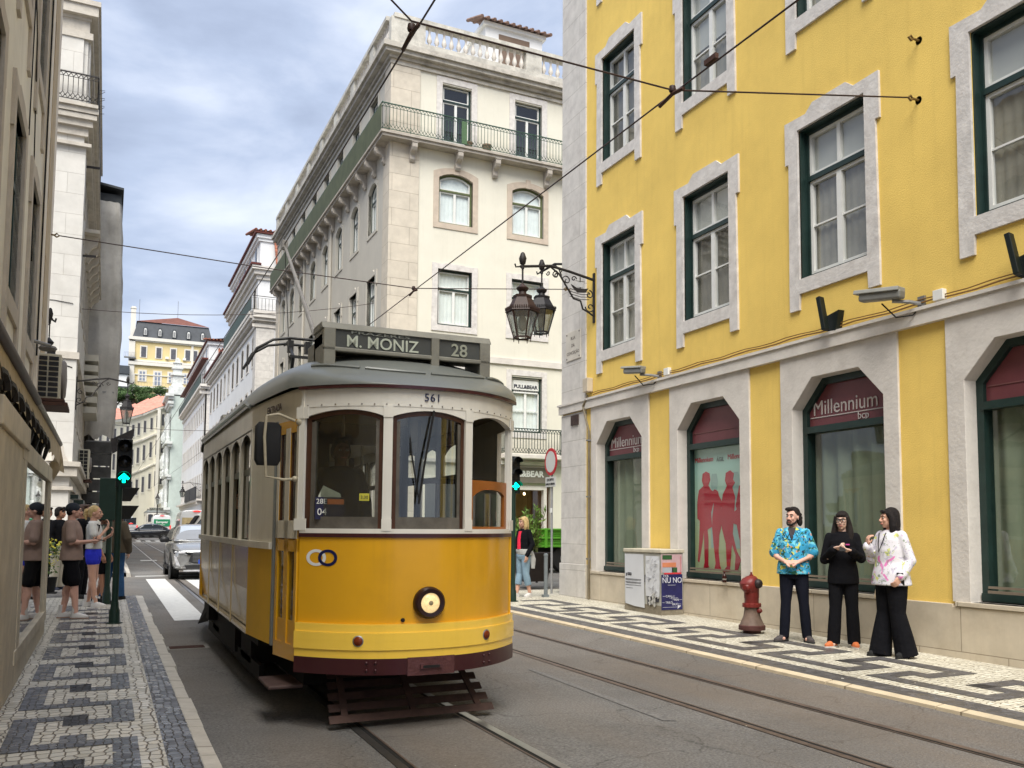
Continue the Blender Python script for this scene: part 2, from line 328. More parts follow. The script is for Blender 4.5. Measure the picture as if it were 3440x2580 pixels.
CW = cobble('white_cobbles', (.58, .54, .43), (.74, .70, .58), (.20, .16, .11), 13, .55)
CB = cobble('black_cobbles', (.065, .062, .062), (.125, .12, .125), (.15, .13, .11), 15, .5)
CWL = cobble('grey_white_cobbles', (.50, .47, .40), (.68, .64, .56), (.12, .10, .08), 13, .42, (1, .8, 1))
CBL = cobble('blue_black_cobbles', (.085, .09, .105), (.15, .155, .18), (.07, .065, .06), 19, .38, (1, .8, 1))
KERB = mat('kerb_stone', (.50, .47, .42), .7, .14, 6, .3, 30, grime=.3, dark=(.25, .21, .17)); joints(KERB, 30., .9, 'xy', mort=.012)
KERBR = mat('worn_kerb', (.56, .47, .33), .75, .12, 5, .3, 30, grime=.25, dark=(.30, .20, .13)); joints(KERBR, 30., 1.25, 'xy', mort=.012)
# right pavement with its meander
g = MB(); sheet(g, 6.10, 8.45, -6, 16.9, .12); sheet(g, 6.12, 8.45, 30.0, 61, .12); sheet(g, 7.12, 8.45, 64.5, 88, .12); sheet(g, 7.12, 9, 98, 140, .12)
g.quad((6.12, 16.9, PV(16.9)), (8.45, 16.9, PV(16.9)), (30, 16.9, PV(16.9)), (30, 18.2, PV(18.2)), (9.6, 18.2, PV(18.2)), (7.4, 18.0, PV(18.)), (6.5, 17.6, PV(17.6)))
g.quad((8.45, 30.6, PV(30.6)), (8.45, 28.7, PV(28.7)), (30, 28.7, PV(28.7)), (30, 30.6, PV(30.6)))
tag(g.build('pavement', CW), kind='structure')
g = MB()
def rct(x0, x1, y0, y1): sheet(g, x0, x1, y0, y1, .124)
P_ = 1.65
for i in range(-2, 9):
    y = 7.42 - 1.65*(i-4) ; Y = lambda t: y - t
    if y > 17: continue
    for x0, x1, a, b in ((7.0,7.66,0,.2),(7.45,7.66,.2,1.26),(7.0,7.45,1.06,1.26),(7.0,7.19,.86,1.06),(6.57,7.0,.86,1.06),(6.57,6.76,1.06,2.07),(6.57,7.0,2.07,2.27),(7.0,7.19,1.65,2.27)):
        rct(x0, x1, Y(b), Y(a))
rct(6.10, 6.38, -6, 16.9)
for i in range(6):                                # the same meander runs on into the side street
    a = 8.6+i*1.6; g.quad(*[(px, py, PV(py)+.004) for px, py in ((a, 17.2), (a+1.1, 17.2), (a+1.1, 17.4), (a, 17.4))]); g.quad(*[(px, py, PV(py)+.004) for px, py in ((a+.5, 17.6), (a+1.6, 17.6), (a+1.6, 17.8), (a+.5, 17.8))])
tag(g.build('pavement_pattern', CB), kind='structure')
g = MB()
for y0, y1, x in ((-6, 16.9, 6.0), (30, 61, 6.0), (64.5, 88, 7.0), (98, 140, 7.0)):
    n = int((y1-y0)/1.25)
    for i in range(n):
        a = y0+i*1.25; b = a+1.235; j = random.uniform(-.006, .006); xx = x-.5*max(0, (6-a))*.012*0
        for (p, q) in ((a, b),): g.add([(xx+j, p, G(p)-.02), (xx+.10, p, G(p)-.02), (xx+.10, q, G(q)-.02), (xx+j, q, G(q)-.02), (xx+.015+j, p, PV(p)-.01), (xx+.10, p, PV(p)+.003), (xx+.10, q, PV(q)+.003), (xx+.015+j, q, PV(q)-.01)],
                  [(3,2,1,0),(4,5,6,7),(0,1,5,4),(1,2,6,5),(2,3,7,6),(3,0,4,7)])
tag(g.build('kerb', KERBR), kind='structure')
# left pavement
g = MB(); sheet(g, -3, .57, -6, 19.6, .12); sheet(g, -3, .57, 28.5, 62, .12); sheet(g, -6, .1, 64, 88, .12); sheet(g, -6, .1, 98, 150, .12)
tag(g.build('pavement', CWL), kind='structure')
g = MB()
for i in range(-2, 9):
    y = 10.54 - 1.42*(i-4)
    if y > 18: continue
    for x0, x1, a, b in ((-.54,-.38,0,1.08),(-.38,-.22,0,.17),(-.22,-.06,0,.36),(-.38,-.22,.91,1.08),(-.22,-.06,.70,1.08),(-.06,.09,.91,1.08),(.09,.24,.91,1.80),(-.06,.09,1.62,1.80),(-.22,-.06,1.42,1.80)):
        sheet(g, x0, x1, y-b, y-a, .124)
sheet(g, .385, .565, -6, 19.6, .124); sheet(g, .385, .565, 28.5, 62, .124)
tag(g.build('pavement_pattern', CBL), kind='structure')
g = MB(); kx = .57
for y0, y1, x in ((-6, 19.6, .57), (28.5, 62, .57), (64, 88, .1)):
    a = y0
    while a < y1:
        b = min(a+random.uniform(.5, 1.1), y1); j = random.uniform(-.015, .02)
        g.add([(x, a, G(a)-.02), (x+.13+j, a, G(a)-.02), (x+.13+j, b-.012, G(b)-.02), (x, b-.012, G(b)-.02), (x, a, PV(a)+.003), (x+.105+j, a, PV(a)-.004), (x+.105+j, b-.012, PV(b)-.004), (x, b-.012, PV(b)+.003)],
              [(3,2,1,0),(4,5,6,7),(0,1,5,4),(1,2,6,5),(2,3,7,6),(3,0,4,7)]); a = b
tag(g.build('kerb', KERB), kind='structure')
# rails: a grooved rail is a bright head, a dark groove and a thin lip
RAILT = mat('rail_steel', (.34, .33, .32), .28, .15, 20, metal=.9); GROOVE = mat('rail_groove', (.01, .01, .01), .8, 0)
RAILD = mat('dull_rail', (.16, .12, .10), .5, .3, 8, metal=.5)
def track(xl, xr, bright, path=None):
    g = MB()
    for x, sg in ((xl, 1), (xr, -1)):
        for i in range(60):
            y0, y1 = -6+i*4., -2+i*4.
            def q(a, b, dz):
                a, b = sorted((x+sg*a, x+sg*b)); g.quad((a, y0, G(y0)+dz), (b, y0, G(y0)+dz), (b, y1, G(y1)+dz), (a, y1, G(y1)+dz))
            g.mi = 0; q(-.062, 0, .006); g.mi = 1; q(0, .035, .003); g.mi = 2; q(.035, .05, .006)
    tag(g.build('tram_rail', [bright, GROOVE, RAILD], fix=False), kind='structure')
track(1.77, 2.64, RAILT); track(4.53, 5.41, RAILD)
PAINT = mat('road_paint', (.62, .62, .60), .7, .12, 12, .2, 60, grime=.25, dark=(.2, .19, .18))
g = MB()
for x0 in (1.02, 1.98, 2.94, 3.9, 4.86):
    g.quad((x0, 15.6, G(15.6)+.005), (x0+.48, 15.6, G(15.6)+.005), (x0+.48, 27.2, G(27.2)+.005), (x0, 27.2, G(27.2)+.005))
tag(g.build('crosswalk', PAINT), kind='structure')
g = MB(); sheet(g, .8, 3.2, 28.55, 28.85, .005); sheet(g, .9, 5.5, 75., 75.6, .005)
for i in range(9): sheet(g, .8+i*.72, 1.15+i*.72, 80, 84, .005)
sheet(g, 1.3, 1.9, 40, 40.8, .005)
tag(g.build('road_marking', PAINT), kind='structure')
g = MB(); g.quad((4.0, 6.15, G(6.15)+.005), (4.1, 6.1, G(6.1)+.005), (4.14, 8.9, G(8.9)+.005), (4.08, 8.9, G(8.9)+.005))
wp = mat('worn_paint', (.15, .145, .14), .8, .4, 30); tag(g.build('worn_line', wp), kind='structure')
rn = random.Random(21); g = MB()
for i in range(70):
    right = rn.random() < .6; x = rn.uniform(6.15, 8.3) if right else (rn.uniform(-.6, .6) if rn.random() < .5 else rn.uniform(.8, 6)); y = rn.uniform(5.5, 16); z = (PV(y) if (right or x < .57) else G(y))+.009; a = rn.uniform(0, 6.3); s = rn.uniform(.006, .018)
    g.add([(x+s*math.cos(a), y+s*math.sin(a), z), (x-s*math.sin(a), y+s*math.cos(a), z), (x-s*math.cos(a), y-s*math.sin(a), z+.003), (x+s*math.sin(a), y-s*math.cos(a), z)], [(0, 1, 2, 3)])
tag(g.build('litter', mat('litter_paper', (.5, .48, .42), .8, .3, 30), fix=False), 'small scraps of litter scattered over the road and pavements', 'litter', kind='stuff')
# drain at the left kerb
d = thing('drain_grate', 'iron drain grate set in the asphalt by the left kerb', 'drain', (.95, 12.2, G(12.2)))
g = MB(); g.box(-.25, .25, -.16, .16, 0, .012); g.build('frame', mat('drain_stone', (.25, .24, .22), .8), d)
g = MB()
for i in range(6): g.box(-.2, .2, -.13+i*.045, -.11+i*.045, .012, .018)
g.build('grate', RUST, d)
# ------------------------------------------------------------------ architecture helpers
def FR(x, y, ang): return T(x, y, 0) @ RZ(ang)      # local x along the wall (viewer's right), y inward, z up
def wall(mb, x0, x1, z0, z1, holes, depth=.22, y=0, th=0):
    """flat wall in plane y with rectangular holes and their reveals"""
    xs = sorted(set([x0, x1] + [v for h in holes for v in h[:2] if x0 < v < x1])); zs = sorted(set([z0, z1] + [v for h in holes for v in h[2:4] if z0 < v < z1]))
    for i in range(len(xs)-1):
        for j in range(len(zs)-1):
            cx, cz = (xs[i]+xs[i+1])/2, (zs[j]+zs[j+1])/2
            if any(h[0] < cx < h[1] and h[2] < cz < h[3] for h in holes): continue
            mb.quad((xs[i], y, zs[j]), (xs[i+1], y, zs[j]), (xs[i+1], y, zs[j+1]), (xs[i], y, zs[j+1]))
    for a, b, c, d in holes:
        mb.quad((a, y, c), (a, y, d), (a, y+depth, d), (a, y+depth, c)); mb.quad((b, y, c), (b, y+depth, c), (b, y+depth, d), (b, y, d))
        mb.quad((a, y, d), (b, y, d), (b, y+depth, d), (a, y+depth, d)); mb.quad((a, y, c), (a, y+depth, c), (b, y+depth, c), (b, y, c))
def arch_pts(w, h, rise, n=8):
    """outline of an opening with a shallow arched head; base centre at 0"""
    if rise <= 0: return [(-w/2, 0), (w/2, 0), (w/2, h), (-w/2, h)]
    R = (w*w/4 + rise*rise)/(2*rise); a = math.asin(min(1, w/2/R)); cz = h-R
    return [(-w/2, 0), (w/2, 0)] + [(R*math.sin(a-2*a*i/n), cz+R*math.cos(a-2*a*i/n)) for i in range(n+1)]
def lug(w, h, t, ear=.10, drop=.22, crown=.13, n=0):
    """Lisbon window surround: inner and outer outlines with ears, matched point by point (square head)"""
    x = w/2; o = t
    inner = [(-x, 0), (x, 0), (x, 0), (x, 0), (x, 0), (x, h*.8), (x, h*.8), (x, h), (x*.62, h), (x*.5, h), (-x*.5, h), (-x*.62, h), (-x, h), (-x, h*.8), (-x, h*.8), (-x, 0), (-x, 0), (-x, 0)]
    outer = [(-x+.0, -o), (x+.0, -o), (x+.01, -o-drop), (x+o, -o-drop), (x+o, -.02), (x+o-.02, h*.8), (x+o+ear*.5, h*.8), (x+o+ear*.5, h+o*.9), (x*.72, h+o*.85), (x*.5, h+o+crown*.6), (-x*.5, h+o+crown*.6), (-x*.72, h+o*.85),
             (-x-o-ear*.5, h+o*.9), (-x-o-ear*.5, h*.8), (-x-o+.02, h*.8), (-x-o, -.02), (-x-o, -o-drop), (-x-.01, -o-drop)]
    return inner, outer
WCACHE = {}
def window(parent, M, style, w, h, **k):
    """one window: frame mesh named window, with sash, pane, curtain and surround as its sub-parts"""
    key = (style, round(w, 2), round(h, 2), tuple(sorted((a, str(b)) for a, b in k.items())))
    if key in WCACHE:
        c = copy_tree(WCACHE[key], parent); c.matrix_local = M; return c
    rise = k.get('rise', 0); fr = k.get('fr', DKGREEN); sa = k.get('sash', WHPAINT); cu = k.get('curtain', BLIND); st = k.get('stone', STONE2)
    dp = k.get('depth', .16); tr = k.get('transom', .67); simple = k.get('simple', False)
    fw = k.get('fw', .07); sw = .045
    ol = arch_pts(w, h, rise)
    cx = lambda s: [(a*(w-2*s)/w, s+(b)*(h-2*s)/h) for a, b in ol]
    g = MB(); i0 = cx(fw); g.strip(i0, ol, dp-.05, dp+.04)
    zt = h*tr
    if k.get('lining'): g.strip([(a*(w-.05)/w, .025+b*(h-.05)/h) for a, b in ol], ol, .012, .21, .21)
    if not simple or tr < 1: g.box(-w/2+fw, w/2-fw, dp-.06, dp+.03, zt-.035, zt+.035)
    win = g.build('window', fr, parent); win.matrix_local = M
    if not simple:
        g = MB(); iw = w/2-fw
        g.strip([(a*(w-2*fw-2*sw)/(w-2*fw), b if b < zt-.1 else b) for a, b in [(-iw, fw+sw), (iw, fw+sw), (iw, zt-.035-sw), (-iw, zt-.035-sw)]],
                [(-iw, fw), (iw, fw), (iw, zt-.035), (-iw, zt-.035)], dp-.03, dp+.03)
        g.box(-.045, .045, dp-.035, dp+.03, fw+.003, zt-.038)
        if k.get('bars', 1):
            zb = fw+(zt-fw)*.5
            g.box(-iw+sw, -.045, dp-.02, dp+.02, zb-.012, zb+.012); g.box(.045, iw-sw, dp-.02, dp+.02, zb-.012, zb+.012)
        up = [(max(-iw, min(iw, a)), b) for a, b in [(-iw, zt+.035), (iw, zt+.035)]]
        top = [p for p in cx(fw) if p[1] > zt+.2] if rise else [(iw, h-fw), (-iw, h-fw)]
        o2 = up + top; n2 = [(a*(iw-sw)/iw, (b+sw) if b < zt+.1 else b-sw) for a, b in o2]
        g.strip(n2, o2, dp-.03, dp+.03)
        if not rise and k.get('topbar', 1): g.box(-.03, .03, dp-.028, dp+.028, zt+.035, h-fw)
        g.build('sash', sa, win)
    elif sa is not fr:
        g = MB(); iw = w/2-fw; g.strip([(-iw+sw, fw+sw), (iw-sw, fw+sw), (iw-sw, h-fw-sw), (-iw+sw, h-fw-sw)], [(-iw, fw), (iw, fw), (iw, h-fw), (-iw, h-fw)], dp-.04, dp+.03); g.box(-.03, .03, dp-.041, dp+.03, fw+sw, h-fw-sw)
        g.build('sash', sa, win)
    g = MB(); g.add([(a, dp+.005, b) for a, b in cx(fw*.6)], [tuple(range(len(ol)))]); g.build('pane', k.get('glass', GLASS), win, fix=False)
    if cu:
        g = MB(); n = 9; ww = w-.04
        if k.get('folds', 1) and not simple:
            top = h-.02 - k.get('gap', 0)
            vs = [(-ww/2+ww*i/(4*n), dp+.055+.009*math.sin(i*PI/2+.4*math.sin(i)), z) for z in (0.02, top) for i in range(4*n+1)]
            g.add(vs, [(i, i+1, 4*n+2+i, 4*n+1+i) for i in range(4*n)], True)
        else: g.quad((-ww/2, dp+.05, 0), (ww/2, dp+.05, 0), (ww/2, dp+.05, h), (-ww/2, dp+.05, h))
        g.build('curtain', cu, win, fix=False)
    if k.get('blind'): g = MB(); g.quad((-w/2+.03, dp+.032, h*(1-k['blind'])), (w/2-.03, dp+.032, h*(1-k['blind'])), (w/2-.03, dp+.032, h-.03), (-w/2+.03, dp+.032, h-.03)); g.build('blind', PALEB, win, fix=False)
    g = MB(); g.box(-w/2-.1, w/2+.1, dp+.35, dp+.4, -.1, h+.1); g.quad((-w/2-.1, dp+.04, -.05), (w/2+.1, dp+.04, -.05), (w/2+.1, dp+.4, -.05), (-w/2-.1, dp+.4, -.05))
    if not cu: g.build('room', ROOM, win, fix=False)
    sur = k.get('surround')
    if sur == 'lug':
        a, b = lug(w, h, k.get('t', .2), k.get('ear', .1), k.get('drop', .22), k.get('crown', .13)); g = MB(); g.strip(a, b, -.035, .0, .12); g.build('surround', st, win, bev=0)
    elif sur == 'plain':
        t = k.get('t', .16); a = ol; b = [((x+(t if x > 0 else -t)) if abs(x) > w*.49 else x*(1+2*t/w), (-t if z < .01 else z+t)) for x, z in ol]
        g = MB(); g.strip(a, b, -.03, .0, .1)
        if k.get('key'): g.box(-.09, .09, -.05, -.028, h-.03, h+t+.1)
        g.build('surround', st, win)
    WCACHE[key] = win
    return win
def balustrade(mb, x0, x1, y, z0, z1, n, r=.05):
    for i in range(n):
        x = x0+(x1-x0)*(i+.5)/n; h = z1-z0
        mb.lathe([(r*.8, 0), (r*.8, h*.08), (r*.4, h*.13), (r*1.15, h*.32), (r*.9, h*.45), (r*.38, h*.72), (r*.7, h*.88), (r*.8, h*.93), (r*.8, h)], 8, (x, y, z0))
def railing(mb, p, q, z, h, step=.12, loops=True, rr=.009):
    """iron balcony rail from p to q (xy), with a looped lower and curly upper band"""
    p, q = Vector(p), Vector(q); Ln = (q-p).length; n = max(2, int(Ln/step)); d = (q-p)/n
    for zz, t in ((z+.05, .02), (z+h, .035), (z+h-.13, .015)):
        mb.bar((p.x, p.y, zz), (q.x, q.y, zz), t)
    for i in range(n+1):
        a = p+d*i
        mb.bar((a.x, a.y, z+(.22 if loops and i % 8 else .0)), (a.x, a.y, z+h-.12), rr*1.6)
        if loops and i < n:
            b = p+d*(i+.5); c = p+d*(i+1)
            mb.bar((a.x, a.y, z+.24), (b.x, b.y, z+.13), rr*1.3); mb.bar((c.x, c.y, z+.24), (b.x, b.y, z+.13), rr*1.3)
            mb.bar((a.x, a.y, z+.05), (b.x, b.y, z+.16), rr*1.3); mb.bar((c.x, c.y, z+.05), (b.x, b.y, z+.16), rr*1.3)
            mb.bar((a.x, a.y, z+h-.12), (b.x, b.y, z+h-.02), rr*1.5); mb.bar((c.x, c.y, z+h-.12), (b.x, b.y, z+h-.02), rr*1.5)
def tiles(mb, x0, x1, y0, z0, y1, z1, step=.26, r=.07):
    """rows of half-round roof tiles running up the slope from eave (y0,z0) to ridge (y1,z1)"""
    mb.quad((x0, y0, z0), (x1, y0, z0), (x1, y1, z1), (x0, y1, z1))
    n = int((x1-x0)/step)
    for i in range(n+1):
        x = x0+(x1-x0)*i/n; mb.tube([(x, y0, z0+.02), (x, y1, z1+.02)], r, 6)

# ------------------------------------------------------------------ yellow corner building (right)
XR = 8.4
def yellow_building():
    b = thing('yellow_building', 'yellow stucco corner building with white stone window surrounds and bank windows', 'building', (XR, 16.65, PV(16.65)))
    R = rel(b); F = R @ FR(XR, 0, -90)        # local x = -Y, y = +X inward
    cs = [14.35, 11.585, 8.78, 5.975, 3.17, .37, -2.43]; wh = 2.07
    holes = []
    for c in cs:
        holes += [(-c-.62, -c+.62, z, z+2.11) for z in (5.0, 8.72, 12.44)]; holes.append((-c-1.0, -c+1.0, .55, 3.88))
    g = MB(F); wall(g, -16.65, 6, 0, 16.2, holes, .2); 
    g.M = R @ FR(XR, 16.65, 0); wall(g, 0, 12, 0, 16.2, [], 0)          # flank on the cross street faces away
    g.M = R; g.box(XR+.6, XR+12, -5.9, 16.0, 15.6, 16.2); g.box(XR+11.9, XR+12, -6, 16.65, 0, 15.6)
    w = g.build('wall', YEL, b)
    # quoins, band, plinth, frieze
    g = MB(F); g.box(-16.68, -15.62, -.03, .2, .9, 3.93); g.box(-16.68, -15.62, -.03, .2, 4.16, 15.4); g.box(-16.70, -15.58, -.06, .19, .0, .9)
    g.M = R @ FR(XR, 16.65, 180); g.box(-1.05, -.25, -.03, .1, .9, 15.4)
    g.build('corner_pilaster', QUOIN, b, bev=.012)
    g = MB(F); g.box(-16.72, 6, -.075, .1, 3.95, 4.11); g.box(-16.75, 6, -.10, .1, 4.11, 4.15); g.build('cornice_band', STONE, b)
    g = MB(F)
    xs = sorted([-c for c in cs]); e = -15.6
    for x in xs:
        g.prism([(e, G(-e)), (x-1.05, G(-x)), (x-1.05, .70+G(-e)), (e, .70+G(-e))], -.045, .1, 'y'); e = x+1.05
        g.prism([(x-1.06, G(-x)), (x+1.06, G(-x)), (x+1.06, .735), (x-1.06, .735)], -.045-.0, .12, 'y')
        g.box(x-1.0, x+1.0, -.065, .12, .74, .79)
    g.build('plinth', PLINTH, b, bev=.006)
    g = MB(F); g.box(-16.9, 6, -.3, .1, 15.6, 15.9); g.box(-17.0, 6, -.45, .1, 15.9, 16.2); g.build('cornice', STONE, b)
    for i, c in enumerate(cs):
        for j, z in enumerate((5.0, 8.72, 12.44)):
            window(b, F @ T(-c, 0, z), 'sash', 1.24, 2.11, surround='lug', t=.2, rise=0, curtain=(BLIND, BLIND2, BLIND)[(i+j) % 3], gap=0, lining=1, blind=(.34, .0, .34, .6)[(i*2+j) % 4])
    # bank windows: stone surround with cut corners, green frame, maroon head panel
    MAROON = mat('maroon_film', (.17, .050, .058), .35, .1); SAGE = mat('sage_film', (.20, .24, .19), .5, .1, 2); SHEER = mat('sheer_curtain', (.20, .235, .165), .9, .12, 2)  # greyness of reflections put into the maroon head panel's colour
    LET = mat('white_letters', (.55, .50, .48), .5, 0); LETR = mat('red_letters', (.42, .01, .03), .5, 0); MINT = mat('mint_poster', (.36, .56, .50), .5, .06, 1)
    MINT2 = mat('pale_green_poster', (.38, .44, .27), .5, .06, 1); REDS = mat('crimson_figure', (.36, .004, .022), .5, .12, 2); GRYS = mat('grey_figure', (.25, .38, .35), .5, .03)
    PINK = mat('pale_bronze', (.20, .16, .12), .5, .2)
    for i, c in enumerate(cs):
        W, H, ch = .82, 2.83, .40; z0 = .79
        ins = [(-W, 0), (W, 0), (W, H-ch), (W-ch, H), (-W+ch, H), (-W, H-ch)]
        out = [(-1.055, 0), (1.055, 0), (1.055, H+.0), (1.055, H+.33), (-1.055, H+.33), (-1.055, H)]
        M = F @ T(-c, 0, z0)
        g = MB(); k = .09; i2 = [(-W+k, k), (W-k, k), (W-k, H-ch-k*.4), (W-ch-k*.4, H-k), (-W+ch+k*.4, H-k), (-W+k, H-ch-k*.4)]
        g.strip(i2, ins, .16, .30); g.box(-W+k-.02, W-k+.02, .14, .26, 2.10, 2.19); g.box(-W+.02, W-.02, .12, .28, .02, .10)
        fr = g.build('shop_window', DKGREEN, b); fr.matrix_local = M
        g = MB(); g.strip(ins, out, -.03, .01, .2); g.build('surround', STONE, fr, bev=.006)
        g = MB(); g.add([(a, .235, z) for a, z in [(-W+k, k), (W-k, k), (W-k, 2.12), (-W+k, 2.12)]], [(0, 1, 2, 3)]); g.build('pane', GLASSG, fr, fix=False)
        g = MB(); g.box(-W+k, W-k, .13, .16, .10, .13); g.box(-W+k, W-k, .14, .17, .15, .175); g.build('sill', PINK, fr)
        g = MB(); g.add([(a, .215, z) for a, z in [(-W+k, 2.19), (W-k, 2.19), (W-k, H-ch-k*.4), (W-ch-k*.4, H-k), (-W+ch+k*.4, H-k), (-W+k, H-ch-k*.4)]], [(0, 1, 2, 3, 4, 5)])
        hd = g.build('head_panel', MAROON, fr, fix=False)
        if i in (0, 2, 4):
            g = MB(); g.box(-W+k+.02, W-k-.02, .205, .212, 2.305, 2.318); g.build('ruled_line', LET, fr)
            textmesh('Millennium', .28, LET, 'lettering', fr, T(-.07, .207, 2.43), sx=.96); textmesh('bcp', .14, LET, 'lettering', fr, T(.26, .207, 2.255))
        else:
            g = MB(); g.box(-W+k+.02, W-k-.02, .205, .212, 2.355, 2.37); g.build('ruled_line', mat('faded_line', (.20, .08, .08), .5), fr)
        if i == 1:
            g = MB(); g.add([(-W+k, .25, .1), (W-k, .25, .1), (W-k, .25, 2.1), (-W+k, .25, 2.1)], [(0, 1, 2, 3)]); ps = g.build('poster', MINT, fr, fix=False)
            ps.data.materials.clear(); m = mat('poster_gradient', (.36, .56, .50), .5, 0)
            nt = m.node_tree; tc = nt.nodes.new('ShaderNodeTexCoord'); sp = nt.nodes.new('ShaderNodeSeparateXYZ'); nt.links.new(tc.outputs['Object'], sp.inputs[0])
            r = nt.nodes.new('ShaderNodeValToRGB'); r.color_ramp.elements[0].position = .3; r.color_ramp.elements[0].color = (.36, .42, .24, 1); r.color_ramp.elements[1].position = .85; r.color_ramp.elements[1].color = (.35, .56, .50, 1)
            d = nt.nodes.new('ShaderNodeMath'); d.operation = 'DIVIDE'; d.inputs[1].default_value = 2.1; nt.links.new(sp.outputs['Z'], d.inputs[0]); nt.links.new(d.outputs[0], r.inputs[0]); nt.links.new(r.outputs[0], nt.nodes['Principled BSDF'].inputs['Base Color'])
            ps.data.materials.append(m)
            figs = [[(0,0),(.14,.02),(.12,.06),(.13,.5),(.11,.7),(.22,.75),(.2,1.0),(.3,1.3),(.28,1.36),(.2,1.42),(.14,1.5),(.19,1.6),(.17,1.72),(.08,1.76),(0,1.72),(-.02,1.6),(.02,1.5),(-.1,1.42),(-.14,1.2),(-.14,.9),(-.08,.86),(-.1,.5),(-.14,.12),(-.1,.1),(-.02,.45),(.02,.7),(.03,.1)],
                    [(0,0),(.16,0),(.13,.06),(.1,.3),(.12,.6),(.2,.85),(.17,1.1),(.2,1.2),(.12,1.32),(.1,1.4),(.02,1.44),(-.06,1.38),(-.06,1.26),(0,1.18),(-.04,.95),(-.05,.75),(-.02,.45),(.03,.1)],
                    [(-.1,-.04),(.08,-.03),(.07,.02),(.12,.45),(.2,.25),(.18,.0),(.24,-.02),(.32,.18),(.22,.33),(.14,.62),(.16,.8),(.3,.75),(.36,.85),(.34,1.0),(.26,1.05),(.18,1.0),(.2,1.25),(.14,1.42),(.2,1.5),(.16,1.56),(.18,1.66),(.1,1.72),(0,1.68),(-.02,1.55),(.02,1.45),(-.08,1.3),(-.12,1.0),(-.1,.7),(-.02,.45),(0,.05)],
                    [(-.02,-.06),(.05,-.06),(.06,.3),(.1,.6),(.13,.3),(.1,.05),(.14,0),(.2,.1),(.24,.8),(.24,1.5),(.2,1.68),(.1,1.72),(.04,1.62),(.04,1.5),(-.06,1.42),(-.14,1.1),(-.1,.95),(-.12,.75),(-.06,.5)]]
            for fi, (ox, oz, s, f) in enumerate(((-.50, .17, .86, figs[0]), (-.20, .17, .85, figs[1]), (.12, .17, .87, figs[2]), (.52, .17, .88, figs[3]))):
                g = MB(); pts = [(ox+a*s*1.28, oz+z*s*1.03) for a, z in f]; g.prism(pts, .243-.0008*fi, .246+.0008*fi); g.build('printed_figure', REDS, fr)
            for ox in (-.19, .36):
                g = MB(); g.prism([(ox-.1, .5), (ox+.1, .5), (ox+.12, 1.2), (ox+.07, 1.42), (ox+.1, 1.55), (ox+.06, 1.68), (ox-.06, 1.68), (ox-.1, 1.55), (ox-.07, 1.42), (ox-.12, 1.2)], .2475, .2485); g.build('printed_figure', GRYS, fr)
            textmesh('Millennium', .115, LETR, 'lettering', fr, T(-.46, .243, 1.92)); textmesh('ÁGIL', .09, mat('grey_letters', (.12, .16, .15), .5), 'lettering', fr, T(-.02, .243, 1.9)); textmesh('Millennium', .115, LETR, 'lettering', fr, T(.42, .243, 1.92))
        else:
            g = MB(); n = 26
            vs = [(-W+.02+2*(W-.02)*a/n, .34+.04*math.sin(a*1.3)+.02*math.sin(a*3.1), z) for z in (.0, 2.2) for a in range(n+1)]
            g.add(vs, [(a, a+1, n+2+a, n+1+a) for a in range(n)], True); g.build('curtain', SHEER, fr, fix=False)
        g = MB(); g.box(-W-.2, W+.2, .9, .95, -.2, H+.2); g.quad((-W-.2, .3, 2.19), (W+.2, .3, 2.19), (W+.2, .9, 2.19), (-W-.2, .9, 2.19)); g.quad((-W-.2, .3, 0), (W+.2, .3, 0), (W+.2, .9, 0), (-W-.2, .9, 0)); g.build('room', SAGE, fr, fix=False)
    return b
yellow_building()

